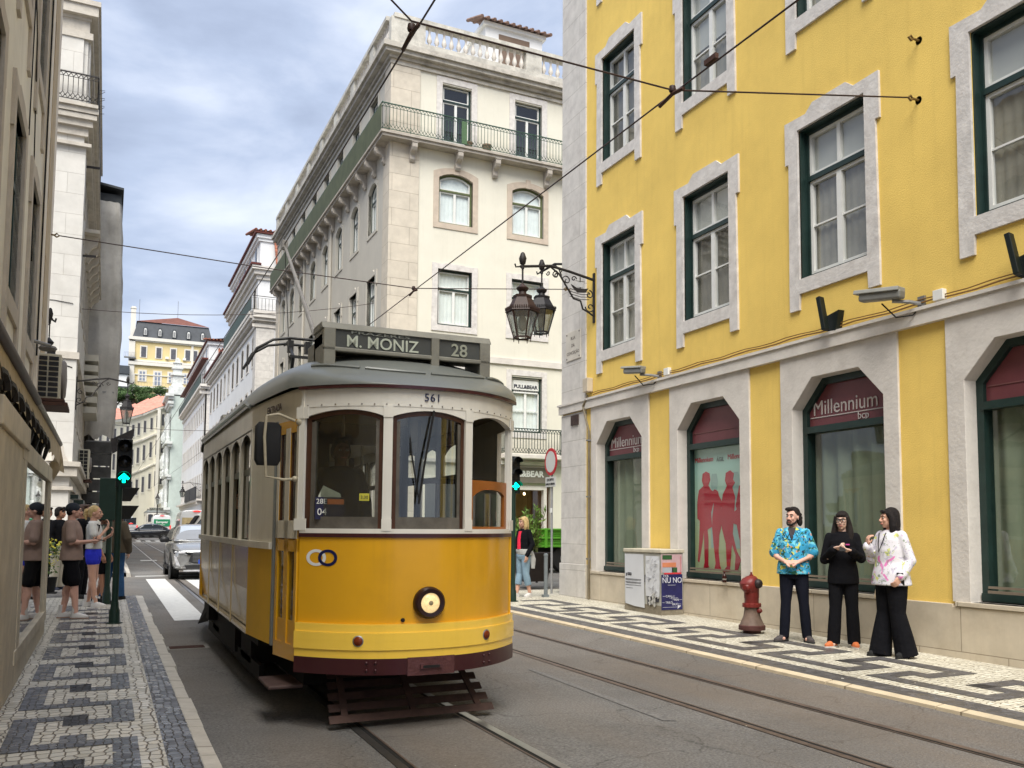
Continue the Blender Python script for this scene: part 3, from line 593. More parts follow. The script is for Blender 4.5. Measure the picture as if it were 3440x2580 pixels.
# ------------------------------------------------------------------ cream building beyond the cross street
def cream_building():
    X, Yc = 8.4, 30.1
    b = thing('cream_building', 'cream corner building with green iron balcony running round its fourth floor', 'building', (X, Yc, PV(Yc)))
    R = rel(b); A = R @ T(X, Yc, 0); S_ = R @ FR(X, 0, -90)
    cx = [2.42, 5.27, 8.12, 10.97]; fz = [(5.2, 2.05, 0, 'pl'), (8.82, 2.02, 0, 'pl'), (12.52, 1.86, .2, 'arch'), (15.55, 2.12, 0, 'door')]
    hf = []
    for i, c in enumerate(cx):
        hf += [(c-.645, c+.645, z, z+h) for z, h, r, s in fz[1:3]] + [(c-.56, c+.56, 15.5, 17.65)]
        hf.append((c-.62, c+.62, 5.1, 7.2)); hf.append((c-1.0, c+1.0, .2, 3.2))
    g = MB(A); wall(g, 0, 16, 0, 18.6, hf, .2)
    sy = [32.4, 35.12, 37.85, 40.55, 43.25, 46.0, 48.7, 51.35]; sc = [-y-.0 for y in sy]
    hs = []
    for s in sc: hs += [(s-.6, s+.6, z, z+h) for z, h in ((5.15, 2.05), (8.82, 2.0), (12.52, 1.86), (15.55, 2.05))] + [(s-.6, s+.6, .3, 3.2)]
    g.M = S_; wall(g, -53.6, -Yc, 0, 18.6, hs, .2); g.M = R @ FR(X, 53.6, 180); wall(g, -16, 0, 0, 18.6, [], 0); g.M = R; g.box(X+.5, X+15, Yc+.5, 53, 18.2, 18.6)
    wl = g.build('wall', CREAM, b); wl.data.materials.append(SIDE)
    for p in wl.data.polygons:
        if abs(p.normal.x) > .5: p.material_index = 1  # side walls of the same cream stucco, weaker light put into a greyer colour
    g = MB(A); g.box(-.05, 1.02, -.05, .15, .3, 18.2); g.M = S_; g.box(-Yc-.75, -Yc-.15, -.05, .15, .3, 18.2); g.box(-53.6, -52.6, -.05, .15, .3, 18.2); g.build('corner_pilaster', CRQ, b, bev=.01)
    g = MB(A); g.box(0, 16, -.07, .1, 7.62, 7.84); g.M = S_; g.box(-53.6, -Yc-.1, -.07, .1, 7.62, 7.84); g.build('string_course', STONE, b)
    g = MB(A)
    for a, z, t in ((.08, 17.95, .1), (.14, 18.13, .12), (.32, 18.25, .14), (.42, 18.39, .18)):
        g.M = A; g.box(-a, 16, -a, .1, z, z+t-.003); g.M = S_; g.box(-53.6, -Yc-.1, -a, .1, z, z+t-.003)
    g.build('cornice', mat('weathered_stone', (.46, .43, .38), .85, .2, 3, .4, 20, grime=.8, dark=(.12, .11, .10)), b)
    # roof parapet with balusters
    g = MB(A)
    for x0, x1 in ((-.1, 1.15), (5.1, 5.75), (9.9, 10.5), (14.9, 16)): g.box(x0, x1, -.16, .14, 18.57, 19.62)
    for m, x0, x1 in ((A, .0, 16),): g.box(x0, x1, -.18, .16, 18.57, 18.88); g.box(x0, x1, -.2, .18, 19.6, 19.76)
    g.M = S_; g.box(-53.6, -Yc-.18, -.18, .16, 18.57, 18.88); g.box(-53.6, -Yc-.18, -.2, .18, 19.6, 19.76)
    for i in range(8): g.box(-Yc-2.6-i*3.0, -Yc-2.0-i*3.0, -.16, .14, 18.88, 19.6)
    g.build('parapet', mat('parapet_stone', (.50, .48, .43), .85, .2, 3, .4, 20, grime=.7, dark=(.13, .12, .11)), b)
    g = MB(A); balustrade(g, 1.2, 5.1, -.01, 18.88, 19.6, 14, .085); balustrade(g, 5.75, 9.9, -.01, 18.88, 19.6, 14, .085)
    tag(g.build('baluster', STONE, b), kind='stuff')
    g = MB(S_)
    for i in range(8): balustrade(g, -Yc-2.0-i*3.0+(.0), -Yc-2.0-i*3.0+(1.9 if i == 0 else 2.4), -.01, 18.88, 19.6, 8, .085)
    tag(g.build('baluster', STONE, b), kind='stuff')
    # attic house with a tiled roof
    g = MB(R @ T(X+3.9, Yc+1.0, 0)); g.box(0, 2.4, 0, 3, 18.6, 20.9); g.box(-.12, 2.52, -.12, 3, 20.9, 21.05); g.build('attic', WHITE, b)
    g = MB(R @ T(X+3.9, Yc+1.0, 0)); g.box(.55, 1.85, -.02, .03, 19.4, 20.7); g.build('attic_shutter', mat('brown_shutter', (.16, .11, .08), .7), b)
    g = MB(R @ T(X+3.9, Yc+1.0, 0)); tiles(g, -.25, 2.65, -.3, 21.05, 1.3, 21.7); g.build('attic_roof', mat('old_tile', (.22, .14, .11), .9, .3, 6, .3, 20, grime=.5), b)
    # balcony slab, brackets, railing
    g = MB(R); g.box(X-.48, X+16, Yc-.5, Yc+.05, 15.22, 15.30); g.box(X-.42, X+16, Yc-.44, Yc, 15.12, 15.22); g.box(X-.48, X+.05, Yc+.05, 53.4, 15.22, 15.30); g.box(X-.42, X, Yc, 53.3, 15.12, 15.22)
    g.build('balcony_slab', mat('slab_stone', (.40, .36, .31), .85, .2, 3, .3, 20, grime=.5), b)
    br = [(-.42, 0), (0, 0), (0, -.55), (-.08, -.6), (-.16, -.5), (-.14, -.35), (-.22, -.28), (-.36, -.26), (-.43, -.15)]
    first = None
    def bracket(M):
        nonlocal first
        if first is None:
            g = MB(); g.prism([(y, z) for y, z in br], -.1, .1, 'x'); g.box(-.13, .13, -.44, 0, 0, .05); first = g.build('bracket', mat('bracket_stone', (.42, .38, .33), .85, .2, 5, .4, 25, grime=.5), b, bev=.02); first.matrix_local = M
        else:
            c = first.copy(); COL.objects.link(c); c.parent = b; c.matrix_local = M
    for c in (.75, 2.55-.1, 3.9, 6.0, 8.3, 10.4): bracket(A @ T(c-.0, 0, 15.08))
    for k_ in range(17): bracket(S_ @ T(-Yc-.6-k_*1.36, 0, 15.08))
    g = MB(R); railing(g, (X-.44, Yc-.46), (X+15.5, Yc-.46), 15.31, .95, .125); 
    GIR = mat('verdigris_iron', (.035, .075, .05), .6, .4, 8)
    g.build('railing', GIR, b)
    g = MB(R)
    for x in (X+2.55, X+6.6, X+10.6): g.box(x-.10, x+.10, Yc-.47, Yc-.455, 15.36, 16.2)
    g.build('railing_panel', mat('green_lattice', (.07, .13, .06), .6, .5, 40), b)
    g = MB(R); g.box(X-.47, X-.455, Yc-.4, 53.3, 15.31, 16.24); g.build('railing_screen', mat('green_sheet', (.078, .088, .042), .7, .22, 2, streak=.4, dark=(.05, .08, .03)), b)
    g = MB(R); railing(g, (X-.44, Yc-.46), (X-.44, 53.3), 15.31, .97, .5, False); g.build('railing', GIR, b)
    for i, c in enumerate(cx):
        window(b, A @ T(c, 0, 8.82), 'cream', 1.29, 2.02, surround='lug', t=.22, drop=.0, ear=.0, crown=.0, curtain=BLINDW, stone=STONE2, bars=0, topbar=0, transom=.66)
        window(b, A @ T(c, 0, 12.52), 'cream', 1.29, 1.86, rise=.2, surround='plain', t=.2, key=1, curtain=BLINDW, fr=mat('olive_paint', (.10, .12, .05), .5), stone=mat('pinkish_stone', (.50, .42, .34), .85, .12, 4, .2, 30, grime=.4, dark=(.33, .27, .22)), bars=0, topbar=0, transom=.66)
        window(b, A @ T(c, 0, 15.5), 'door', 1.12, 2.2, surround='plain', t=.22, curtain=None, stone=STONE2, bars=0, topbar=0, transom=.72)
        if i < 3: window(b, A @ T(c, 0, 5.15), 'first', 1.24, 2.1, surround='plain', t=.2, curtain=BLINDW, stone=STONE2, bars=1, topbar=0, transom=.74)
        else: window(b, A @ T(c, 0, 5.15), 'first', 1.24, 2.1, surround='plain', t=.2, curtain=BLINDW, stone=STONE2, bars=1, topbar=0, transom=.74)
    for s in sc:
        window(b, S_ @ T(s, 0, 5.15), 'side', 1.2, 2.05, surround='lug', t=.16, curtain=BLINDW, stone=SIDE, bars=0, topbar=0)
        window(b, S_ @ T(s, 0, 8.82), 'side', 1.2, 2.0, surround='lug', t=.16, curtain=BLINDW, stone=SIDE, bars=0, topbar=0)
        window(b, S_ @ T(s, 0, 12.52), 'side', 1.2, 1.86, rise=.25, surround='plain', t=.12, curtain=BLINDW, stone=SIDE, bars=0, topbar=0)
        window(b, S_ @ T(s, 0, 15.5), 'sided', 1.1, 2.1, surround='plain', t=.14, curtain=None, stone=SIDE, bars=0, topbar=0)
        window(b, S_ @ T(s, 0, .5), 'shopside', 1.2, 2.6, surround='plain', t=.16, curtain=None, stone=STONE, bars=0, topbar=0)
    # shop front and first floor balcony on the cross street
    for c in (5.1, 8.3, 11.4):
        M = A @ T(c, 0, 0); W = .88
        g = MB(); g.strip([(-W, .3), (W, .3), (W, 3.05), (-W, 3.05)], [(-W-.12, .2), (W+.12, .2), (W+.12, 3.2), (-W-.12, 3.2)], -.02, .2); sf = g.build('shop_front', STONE, b); sf.matrix_local = M
        g = MB(); g.add([(-W, .25, .3), (W, .25, .3), (W, .25, 3.05), (-W, .25, 3.05)], [(0, 1, 2, 3)]); g.build('pane', GLASSC, sf, fix=False)
        g = MB(); g.box(-1.4, 1.4, 2.5, 2.6, 0, 3.3); g.quad((-1.4, .3, .25), (1.4, .3, .25), (1.4, 2.5, .25), (-1.4, 2.5, .25)); g.box(-1.4, -1.35, .3, 2.5, 0, 3.3); g.box(1.35, 1.4, .3, 2.5, 0, 3.3); g.box(-1.4, 1.4, .3, 2.5, 3.25, 3.3)
        g.build('shop_room', mat('warm_interior', (.32, .20, .11), .8, .4, 2), sf, fix=False)
        g = MB()
        for k_ in range(3): g.lathe([(.03, 0), (.045, .03), (.03, .09)], 8, (-.7+k_*.6, .9, 2.9))
        g.build('spotlight', mat('spot_glow', (1, .8, .5), .5, 0, emit=(1, .72, .4), es=6), sf)
        g = MB(); g.box(-.75, -.3, 1.6, 1.8, .3, 1.9); g.box(.1, .7, 1.5, 1.7, .3, 1.4); g.build('display', mat('display_goods', (.30, .13, .05), .7, .6, 6), sf)
        g = MB(); g.box(-W-.15, W+.2, -.10, .02, 3.38, 3.86); g.box(-W-.18, W+.23, -.12, -.0, 3.30, 3.38)
        sg = g.build('shop_sign', mat('sign_taupe', (.17, .15, .12), .7, .1), b); sg.matrix_local = M
        textmesh('PULL&BEAR', .30, WHPAINT, 'lettering', sg, T(.05, -.11, 3.62), bold=.012)
    g = MB(A); g.box(0, 16, -.10, .05, 3.95, 4.08); g.build('shop_cornice', STONE, b)
    g = MB(A); g.box(4.2, 6.7, -.5, 0, 4.16, 4.32); bs = g.build('balcony', STONE, b, bev=.02)
    g = MB(A); railing(g, (4.25, -.46), (6.65, -.46), 4.32, .92, .11, True, .012); railing(g, (4.25, -.46), (4.25, 0), 4.32, .92, .11, True, .012); railing(g, (6.65, -.46), (6.65, 0), 4.32, .92, .11, True, .012); g.build('balcony_railing', mat('grey_green_iron', (.05, .065, .055), .6, .3, 10), b)
    g = MB(A @ T(5.27, 0, 0)); g.box(-.5, .5, .10, .14, 6.62, 7.10); wsn = g.build('window_sign', WHPAINT, b)
    textmesh('PULL&BEAR', .185, mat('navy_letters', (.01, .012, .03), .5), 'lettering', b, A @ T(5.27, .095, 6.86), bold=.006)
    # downpipes
    for y in (39.2, 45.2):
        g = MB(R); g.tube([(X-.06, y, 15.2), (X-.06, y, 2)], .06, 8); g.build('downpipe', SIDE, b)
    return b
cream_building()
def pot(x, y, z, r, h, label, rail=False):
    t = thing('flower_pot', label, 'flower pot', (x, y, z))
    g = MB(); g.lathe([(r*.7, 0), (r, h*.8), (r*1.08, h*.82), (r*1.08, h), (r*.9, h), (r*.85, h*.85), (0.01, h*.83)], 14, sm=False); g.build('pot', mat('terracotta', (.22, .15, .10), .9, .3, 10), t)
pot(11.9, 29.85, 15.31, .17, .28, 'wide clay pot on the long green balcony of the cream building'); pot(11.2, 29.85, 15.31, .14, .24, 'smaller clay pot left of the wide one on the green balcony')
# ------------------------------------------------------------------ buildings further along the right side
RED_EAVE = mat('dark_eave', (.10, .022, .016), .7, .2, 4)
def row_windows(b, M, xs, rows, w, style='far', fr=DKGREEN, rise=.0, t=.14, st=STONE, cur=None, sash=None, sur='plain'):
    for z, h, rs in rows:
        for x in xs: window(b, M @ T(x, 0, z), style, w, h, rise=rs, simple=True, surround=sur, t=t, stone=st, fr=fr, fw=.09, curtain=cur, sash=sash or fr, transom=.64, glass=GLASS)
def white_building():
    X = 8.4; b = thing('white_building', 'white building with red tiled dormer roof behind the green balcony of the cream one', 'building', (X, 61.5, PV(61.5)))
    R = rel(b); S_ = R @ FR(X, 0, -90); F = R @ T(X, 61.5, 0)
    ys = [62.8+i*2.72 for i in range(11)]; xs = [-y for y in ys]
    rows = [(5.2, 2.0, 0), (8.9, 2.0, 0), (12.5, 2.0, .25)]
    g = MB(S_); wall(g, -91.5, -61.5, 0, 16.1, [(x-.55, x+.55, z, z+h) for x in xs for z, h, r in rows], .2); wall(g, -77, -61.5, 16.1, 19, [(x-.5, x+.5, 16.15, 17.75) for x in xs[:5]], .2)
    g.M = F; wall(g, 0, 14, 0, 19, [], 0); g.M = R @ T(X, 77, 0); wall(g, 0, 14, 16, 19, []); g.M = R @ FR(X+14, 91.5, 180); wall(g, 0, 14, 0, 16.1, [], 0)
    g.build('wall', WHITE, b)
    g = MB(S_); g.box(-62.6, -61.62, -.05, .1, 0, 15.5); g.build('corner_pilaster', QUOIN, b); g = MB(F); g.box(-.05, 1.1, -.05, .1, 0, 15.5); g.build('corner_pilaster', QUOIN, b); g = MB(F); g.box(1.9, 3.2, -.05, .1, 0, 15.5); g.build('pilaster', QUOIN, b)
    g = MB()
    for m, x0, x1 in ((S_, -91.6, -61.5+.3), (F, -.3, 14)):
        g.M = m
        for a, z0, z1 in ((.12, 14.9, 15.1), (.3, 15.3, 15.5), (.45, 15.5, 15.75), (.5, 15.75, 15.95)): g.box(x0, x1 if m is F else x1-.36, -a, .05, z0, z1-.002)
    for m, x0, x1 in ((S_, -77, -61.5), (F, 0, 14)):
        g.M = m
        for a, z0, z1 in ((.12, 18.1, 18.4), (.3, 18.4, 18.7), (.45, 18.7, 18.95)): g.box(x0-(0 if m is S_ else a), x1-(.06 if m is S_ else 0), -a, .05, z0, z1-.002)
    g.build('cornice', STONE, b)
    g = MB(R); railing(g, (X-.46, 61.04), (X+8, 61.04), 15.95, .93, .22, False, .014); g.build('railing', IRON, b)
    g = MB(R); g.box(X-.48, X-.44, 61.04, 76.5, 15.97, 16.85); g.build('railing_screen', mat('green_grey_screen', (.05, .075, .065), .7, .2), b)
    row_windows(b, S_, xs, [(12.5, 2.0, .25)], 1.1); row_windows(b, S_, xs, [(8.9, 2.0, 0)], 1.1); row_windows(b, S_, xs[:5], [(16.15, 1.6, 0)], 1.0)
    # roofs: lower eave on the far part, mansard with dormers above
    g = MB(R); g.box(X-.62, X+.1, 77, 91.8, 15.96, 16.12); g.add([(X-.62, 77, 16.12), (X-.62, 91.8, 16.12), (X+5, 91.8, 18.5), (X+5, 77, 18.5)], [(0, 1, 2, 3)])
    g.box(X-.55, X+.1, 61.0, 77.1, 18.97, 19.1); g.build('eave', RED_EAVE, b)
    g = MB(R); g.M = R @ T(X, 61.0, 0); tiles(g, 1.1, 14, -.05, 19.1, 1.3, 21.6, .3, .09)
    g.M = R @ T(X, 61.6, 0); tiles(g, -.2, 9, 0, 21.5, 5, 22.6, .3, .09); g.build('roof', TILE, b)
    g = MB(R); g.box(X+.15, X+8, 62.0, 76.6, 19.1, 21.0); g.box(X+.0, X+8, 61.9, 76.7, 20.85, 21.05); g.box(X-.12, X+8, 61.8, 76.8, 21.05, 21.3); g.build('attic', WHITE, b)
    g = MB(R); g.box(X-.25, X+8, 61.65, 76.9, 21.32, 21.46); g.build('attic_eave', RED_EAVE, b)
    for i, y in enumerate((63.6, 66.4, 69.2, 72.0, 74.8)):
        g = MB(R @ FR(X, y, -90)); g.box(-.6, .6, .10, 2, 19.15, 20.8); g.box(-.75, .75, .06, 2, 20.8, 20.95); d = g.build('dormer', WHITE, b)
        g = MB(R @ FR(X, y, -90)); g.box(-.38, .38, .07, .098, 19.25, 20.7); g.build('dormer_window', mat('dark_pane', (.03, .035, .04), .15, .1), d)
    g = MB(R); g.box(X+2.5, X+3.6, 86, 88, 17, 19.6); g.build('chimney', mat('grey_slab', (.25, .26, .27), .8), b)
white_building()
def far_white_building():
    X = 8.6; b = thing('white_building', 'far white building with red eaves and dark first floor balconies above the vans', 'building', (X, 98, PV(98)))
    R = rel(b); S_ = R @ FR(X, 0, -90); F = R @ T(X, 98, 0)
    xs = [-(99.7+i*2.15) for i in range(13)]
    g = MB(S_); wall(g, -128, -98, 0, 16.4, [(x-.42, x+.42, z, z+h) for x in xs for z, h in ((5.2, 2.1), (9.1, 2.1), (12.9, 1.8))], .25); wall(g, -128, -98, 16.4, 18.9, [(x-.4, x+.4, 16.6, 18.1) for x in xs], .2); g.M = F; wall(g, 0, 14, 0, 18.9, [], 0)
    g.build('wall', WHITE, b)
    g = MB(F); g.box(-.05, 1.3, -.05, .1, 0, 16); g.box(1.6, 2.9, -.05, .1, 0, 16); g.M = S_; g.box(-99, -97.95, -.05, .1, 0, 16); g.build('corner_pilaster', QUOIN, b)
    g = MB()
    for m, x0, x1 in ((S_, -128, -98.06), (F, -.6, 14)):
        g.M = m
        for a, z0, z1 in ((.15, 15.4, 15.7), (.4, 15.9, 16.1), (.6, 16.1, 16.35), (.15, 4.2, 4.5), (.5, 4.5, 4.7)): g.box(x0, x1, -a, .05, z0, z1)
    g.build('cornice', STONE, b)
    g = MB(R); railing(g, (X-.55, 97.4), (X+6, 97.4), 16.35, .95, .3, False, .02); g.build('railing', IRON, b)
    g = MB(R); g.box(X-.6, X-.55, 97.4, 128, 16.37, 17.3); g.build('railing_screen', MATS['green_grey_screen'], b)
    g = MB(R)
    for y in (99, 106.5): g.box(X-.6, X-.5, y, y+6.8, 4.7, 6.0)
    g.build('balcony_front', mat('dark_grey_panel', (.03, .03, .035), .6, .2), b)
    row_windows(b, S_, xs, [(12.9, 1.8, .2)], .84); row_windows(b, S_, xs, [(9.1, 2.1, 0)], .84); row_windows(b, S_, xs, [(5.2, 2.1, 0)], .84); row_windows(b, S_, xs[:9], [(16.6, 1.5, 0)], .8)
    g = MB(R); g.box(X-.5, X+.1, 97.5, 128, 18.92, 19.05); g.box(X-.1, X+4, 98.1, 124, 20.95, 21.08); g.build('eave', RED_EAVE, b); g = MB(R); g.box(X+.2, X+4, 98.5, 123.6, 19.05, 20.6); g.box(X+.05, X+4, 98.3, 123.8, 20.6, 20.94); g.build('attic', WHITE, b)
    g = MB(R); g.M = R @ T(X, 97.6, 0); tiles(g, 1.2, 6, 0, 19.0, 1.5, 21.0, .32, .1); g.M = R; g.quad((X-.1, 98.2, 21.1), (X-.1, 124, 21.1), (X+4, 124, 21.7), (X+4, 98.2, 21.7)); g.M = R @ T(X, 98.0, 0); tiles(g, -.1, 4.0, 0, 21.08, 3., 21.6, .32, .1); g.build('roof', TILE, b)
    for i in range(6):
        y = 100+i*3.8; g = MB(R @ FR(X, y, -90)); g.box(-.6, .6, .15, 1.2, 19.1, 20.5); d = g.build('dormer', WHITE, b); g = MB(R @ FR(X, y, -90)); g.box(-.35, .35, .12, .148, 19.3, 20.4); g.build('dormer_window', MATS['dark_pane'], d)
far_white_building()
def mint_building():
    X = 7.3; Y0 = 131; b = thing('mint_building', 'ornate pale green facade with statues and a stepped pinnacle at the end of the street', 'building', (X, Y0, PV(Y0)))
    MI = mat('mint_stucco', (.46, .52, .48), .8, .08, 2); LS = mat('pale_ornament', (.60, .62, .60), .85, .2, 3, .5, 8, grime=.35)
    R = rel(b); g = MB(R @ FR(X, 0, -90)); xs = [-(Y0+1.6+i*2.6) for i in range(4)]
    wall(g, -Y0-11, -Y0, 0, 19.5, [(x-.5, x+.5, z, z+2.4) for x in xs for z in (5, 9.5, 14)], .3); g.M = R; g.box(X, X+10, Y0, Y0+.3, 0, 19.5); g.build('wall', MI, b)
    row_windows(b, R @ FR(X, 0, -90), xs, [(5, 2.4, 0), (9.5, 2.4, 0), (14, 2.4, 0)], 1.0, st=LS, t=.25)
    g = MB(R @ FR(X, 0, -90))
    for z, a in ((4.2, .6), (8.6, .5), (13, .7), (18.4, .5), (19.4, .8)):
        g.box(-Y0-11, -Y0+a, -a, .2, z, z+.35); g.box(-Y0-11, -Y0+a*.6, -a*.6, .2, z-.35, z)
    for x in [-Y0-.4]+[x-1.3 for x in xs]:
        for z in (4.6, 9.0, 13.4): g.lathe([(.3, 0), (.3, .5), (.2, .6), (.22, 2), (.16, 3.0), (.3, 3.3), (.34, 3.7)], 8, (x, -.3, z))
    g.build('cornice', LS, b)
    random.seed(3); g = MB(R @ FR(X, 0, -90))
    for x in [-Y0-.4]+[x-1.3 for x in xs]:
        for z, s in ((5.2, 1), (10, 1), (13.5, .8), (8.7, .6)):
            g.rings([(x, -.75, z, .26*s, .2*s), (x+.03, -.8, z+.7*s, .22*s, .2*s), (x, -.78, z+1.2*s, .3*s, .22*s), (x, -.76, z+1.45*s, .12*s, .1*s), (x, -.76, z+1.6*s, .14*s, .14*s), (x, -.76, z+1.8*s, .09*s, .1*s)], 8)
            for k in range(4): g.ball((x+random.uniform(-.3, .3), -.8+random.uniform(-.1, .1), z+random.uniform(-.2, 1.2)), .12, n=6, m=4)
    g.build('statue_relief', LS, b)
    g = MB(R @ T(X+.6, Y0+.9, 0))
    for z, r, h in ((19.7, 1.0, 1.1), (20.8, .75, .25), (21.05, .62, 1.3), (22.35, .85, .2), (22.55, .55, .7), (23.25, .7, .2), (23.45, .42, .6), (24.05, .55, .15), (24.2, .3, .45), (24.65, .15, .2)): g.box(-r, r, -r, r, z, z+h)
    g.build('pinnacle', LS, b)
mint_building()
# curved pale block that closes the street
def curved_building():
    b = thing('curved_building', 'long pale curved building with pink tiled roof closing the street behind the vans', 'building', (2, 140, G(140)))
    R = rel(b); PA = mat('pale_cream_stucco', (.74, .71, .60), .85, .06, .3, streak=.2, dark=(.45, .42, .35)); LIME = mat('pale_trim', (.62, .60, .54), .8, .06)
    PR = joints(mat('pink_tile', (.56, .24, .18), .85, .2, 2), .3, .5, amt=.5)
    # wall follows an arc, concave towards the viewer: points along it, each with its roof height
    pts = [(-7, 120, 14.6), (-3.4, 127.5, 15.1), (-.6, 132.5, 15.8), (1.8, 135.5, 16.6), (3.9, 137.3, 17.6), (5.6, 138.3, 18.6), (7.0, 138.8, 19.2), (9.5, 139, 19.4)]
    w = MB(R); tr = MB(R); rf = MB(R); k = 0
    for (x0, y0, h0), (x1, y1, h1) in zip(pts, pts[1:]):
        w.quad((x0, y0, 0), (x1, y1, 0), (x1, y1, h1), (x0, y0, h0))
        for f, hh, pr in ((.0, .35, .35), (-3.6, .25, .22), (-7.8, .2, .15)):
            tr.add([(x0, y0, h0+f), (x1, y1, h1+f), (x1, y1, h1+f-hh), (x0, y0, h0+f-hh), (x0+.1, y0-pr, h0+f), (x1+.05, y1-pr, h1+f), (x1+.05, y1-pr, h1+f-hh), (x0+.1, y0-pr, h0+f-hh)], [(4, 5, 6, 7), (0, 4, 5, 1), (3, 7, 6, 2)])
        rf.quad((x0+.1, y0-.4, h0+.02), (x1+.1, y1-.4, h1+.02), (x1-.8, y1+4, h1+1.9), (x0-.8, y0+4, h0+1.7))
    w.build('wall', PA, b); tr.build('cornice', LIME, b); rf.build('roof', PR, b)
    g = MB(R); g.box(5.9, 6.3, 137.8, 138.6, 0, 18.4); g.box(7.6, 8.0, 138.3, 139, 0, 19); g.build('pilaster', LIME, b)
    proto = None
    for (x0, y0, h0), (x1, y1, h1) in zip(pts, pts[1:]):
        L_ = math.hypot(x1-x0, y1-y0); n = max(1, round((x1-x0)/.82)); kx_ = .62*L_/(x1-x0); a = math.degrees(math.atan2(y1-y0, x1-x0))
        for i in range(n):
            f = (i+.5)/n; M = R @ FR(x0+(x1-x0)*f, y0+(y1-y0)*f, a); h = h0+(h1-h0)*f
            for dz, hh in ((-2.9, 1.7), (-6.8, 2.2), (-11.2, 2.2)):
                if h+dz < 1.5: continue
                if proto is None:
                    g = MB(); g.strip([(-.26, .05), (.26, .05), (.26, 1.0), (-.26, 1.0)], [(-.36, -.05), (.36, -.05), (.36, 1.1), (-.36, 1.1)], -.06, .0); proto = g.build('window', LIME, b)
                    g = MB(); g.quad((-.26, -.02, .05), (.26, -.02, .05), (.26, -.02, 1.0), (-.26, -.02, 1.0)); g.build('pane', mat('grey_pane', (.10, .10, .115), .2, .3, 3), proto, fix=False); c = proto
                else: c = copy_tree(proto, b)
                c.matrix_local = M @ T(0, 0, h+dz) @ Matrix.Diagonal((kx_, 1, hh, 1))
curved_building()
def hill_building():
    Y = 220; X0, X1 = 3.6, 20.4; b = thing('hill_building', 'yellow mansard roofed building high on the hill at the end of the street', 'building', (X0, Y, 20))
    R = rel(b) @ T(X0, Y, 0); YP = mat('ochre_stucco', (.66, .53, .27), .85, .08, .2, streak=.3, dark=(.45, .36, .2)); WS = mat('white_trim', (.66, .63, .57), .8, .06); SLATE = mat('slate', (.05, .056, .065), .6, .2, 1)
    W = X1-X0
    xs = [3.6+i*3.35 for i in range(6)]
    g = MB(R); wall(g, 0, W, 10, 44.2, [], 0); g.quad((0, 0, 10), (0, 0, 44.2), (0, 16, 44.2), (0, 16, 10)); g.build('wall', YP, b)
    g = MB(R); g.box(-.5, .75, -.3, .3, 36, 44); g.box(-.6, .9, -.4, .3, 10, 36)
    for z, a, h in ((44.2, .6, .7), (43.9, .3, .3), (38.6, .5, .7), (39.4, .3, .4), (36.4, .2, .2)): g.box(-a, W, -a, .1, z-.5, z-.5+h)
    g.box(12.3, 12.8, -.2, .1, 36, 44); g.build('trim', WS, b)
    g = MB(R); g.add([(.2, 0, 44.5), (W, 0, 44.5), (W-.8, 1.2, 48.2), (1.2, 1.2, 48.2), (.2, 15, 44.5), (1.2, 13, 48.2)], [(0, 1, 2, 3), (4, 0, 3, 5)]); g.build('mansard', SLATE, b)
    g = MB(R); g.add([(.9, .9, 48.2), (W-.6, .9, 48.2), (9.6, 6, 50.9), (9.6, 7, 50.9), (.9, 13, 48.2)], [(0, 1, 2), (4, 0, 2, 3)]); g.build('roof', mat('brown_red_tile', (.15, .06, .045), .85, .25, 1), b)
    g = MB(R); g.box(-.3, .7, 1, 2, 44, 51.0); g.box(-.4, .8, .9, 2.1, 51.0, 51.2); g.box(-.2, .6, 1.1, 1.9, 51.2, 51.5); g.build('chimney', WS, b)
    for i in range(5):
        x = 2.7+i*2.98; g = MB(R); g.prism([(x-.45, 44.9), (x+.45, 44.9), (x+.45, 46.3), (x+.3, 46.8), (x-.3, 46.8), (x-.45, 46.3)], -.1, 1.5); d = g.build('dormer', SLATE, b)
        g = MB(R); g.prism([(x-.28, 45.0), (x+.28, 45.0), (x+.28, 46.2), (x+.15, 46.5), (x-.15, 46.5), (x-.28, 46.2)], -.16, -.1); g.build('dormer_window', WHPAINT, d); g = MB(R); g.box(x-.18, x-.04, -.2, -.16, 45.1, 46.2); g.box(x+.04, x+.18, -.2, -.16, 45.1, 46.2); g.build('pane', MATS['grey_pane'], d)
    M = b.matrix_world
    def hw(x, z, w_, h_, white=False):
        g = MB(R); g.box(x-w_/2-.25, x+w_/2+.25, -.12, 0, z-.15, z+h_+.3); wn = g.build('window', WS, b)
        g = MB(R)
        if white:
            for k in (0, 1):
                for q in range(3): g.box(x-w_/2+.1+k*w_/2, x-.1+k*w_/2, -.16, -.12, z+.1+q*h_/3, z+h_/3-.08+q*h_/3)
        else: g.box(x-w_/2, x+w_/2, -.16, -.12, z, z+h_)
        g.build('pane', MATS['grey_pane'] if not white else mat('blue_grey_pane', (.22, .25, .32), .3, .1), wn)
    for x in (2.5, 5.6, 8.6, 11.6, 13.1, 15.6): hw(x, 40.0, 1.0, 2.3)
    for x in (2.4, 5.5, 8.4, 11.5, 14.5): hw(x, 34.6 if x != 5.5 else 33.8, 1.3, 2.2 if x != 5.5 else 3.0, True); hw(x, 29.3, 1.3, 2.3, True)
    g = MB(R); g.box(-.7, W, -.9, 0, 33.1, 33.35); g.build('balcony', WS, b); g = MB(R); railing(g, (-.7, -.85), (W, -.85), 33.35, 1.0, .3, False, .03); g.build('railing', GRAYM, b)
    g = MB(R); g.box(-1.4, 1, -.9, 0, 39.5, 39.7); railing(g, (-1.4, -.85), (1, -.85), 39.7, 1.0, .3, False, .03); g.build('corner_balcony', GRAYM, b)
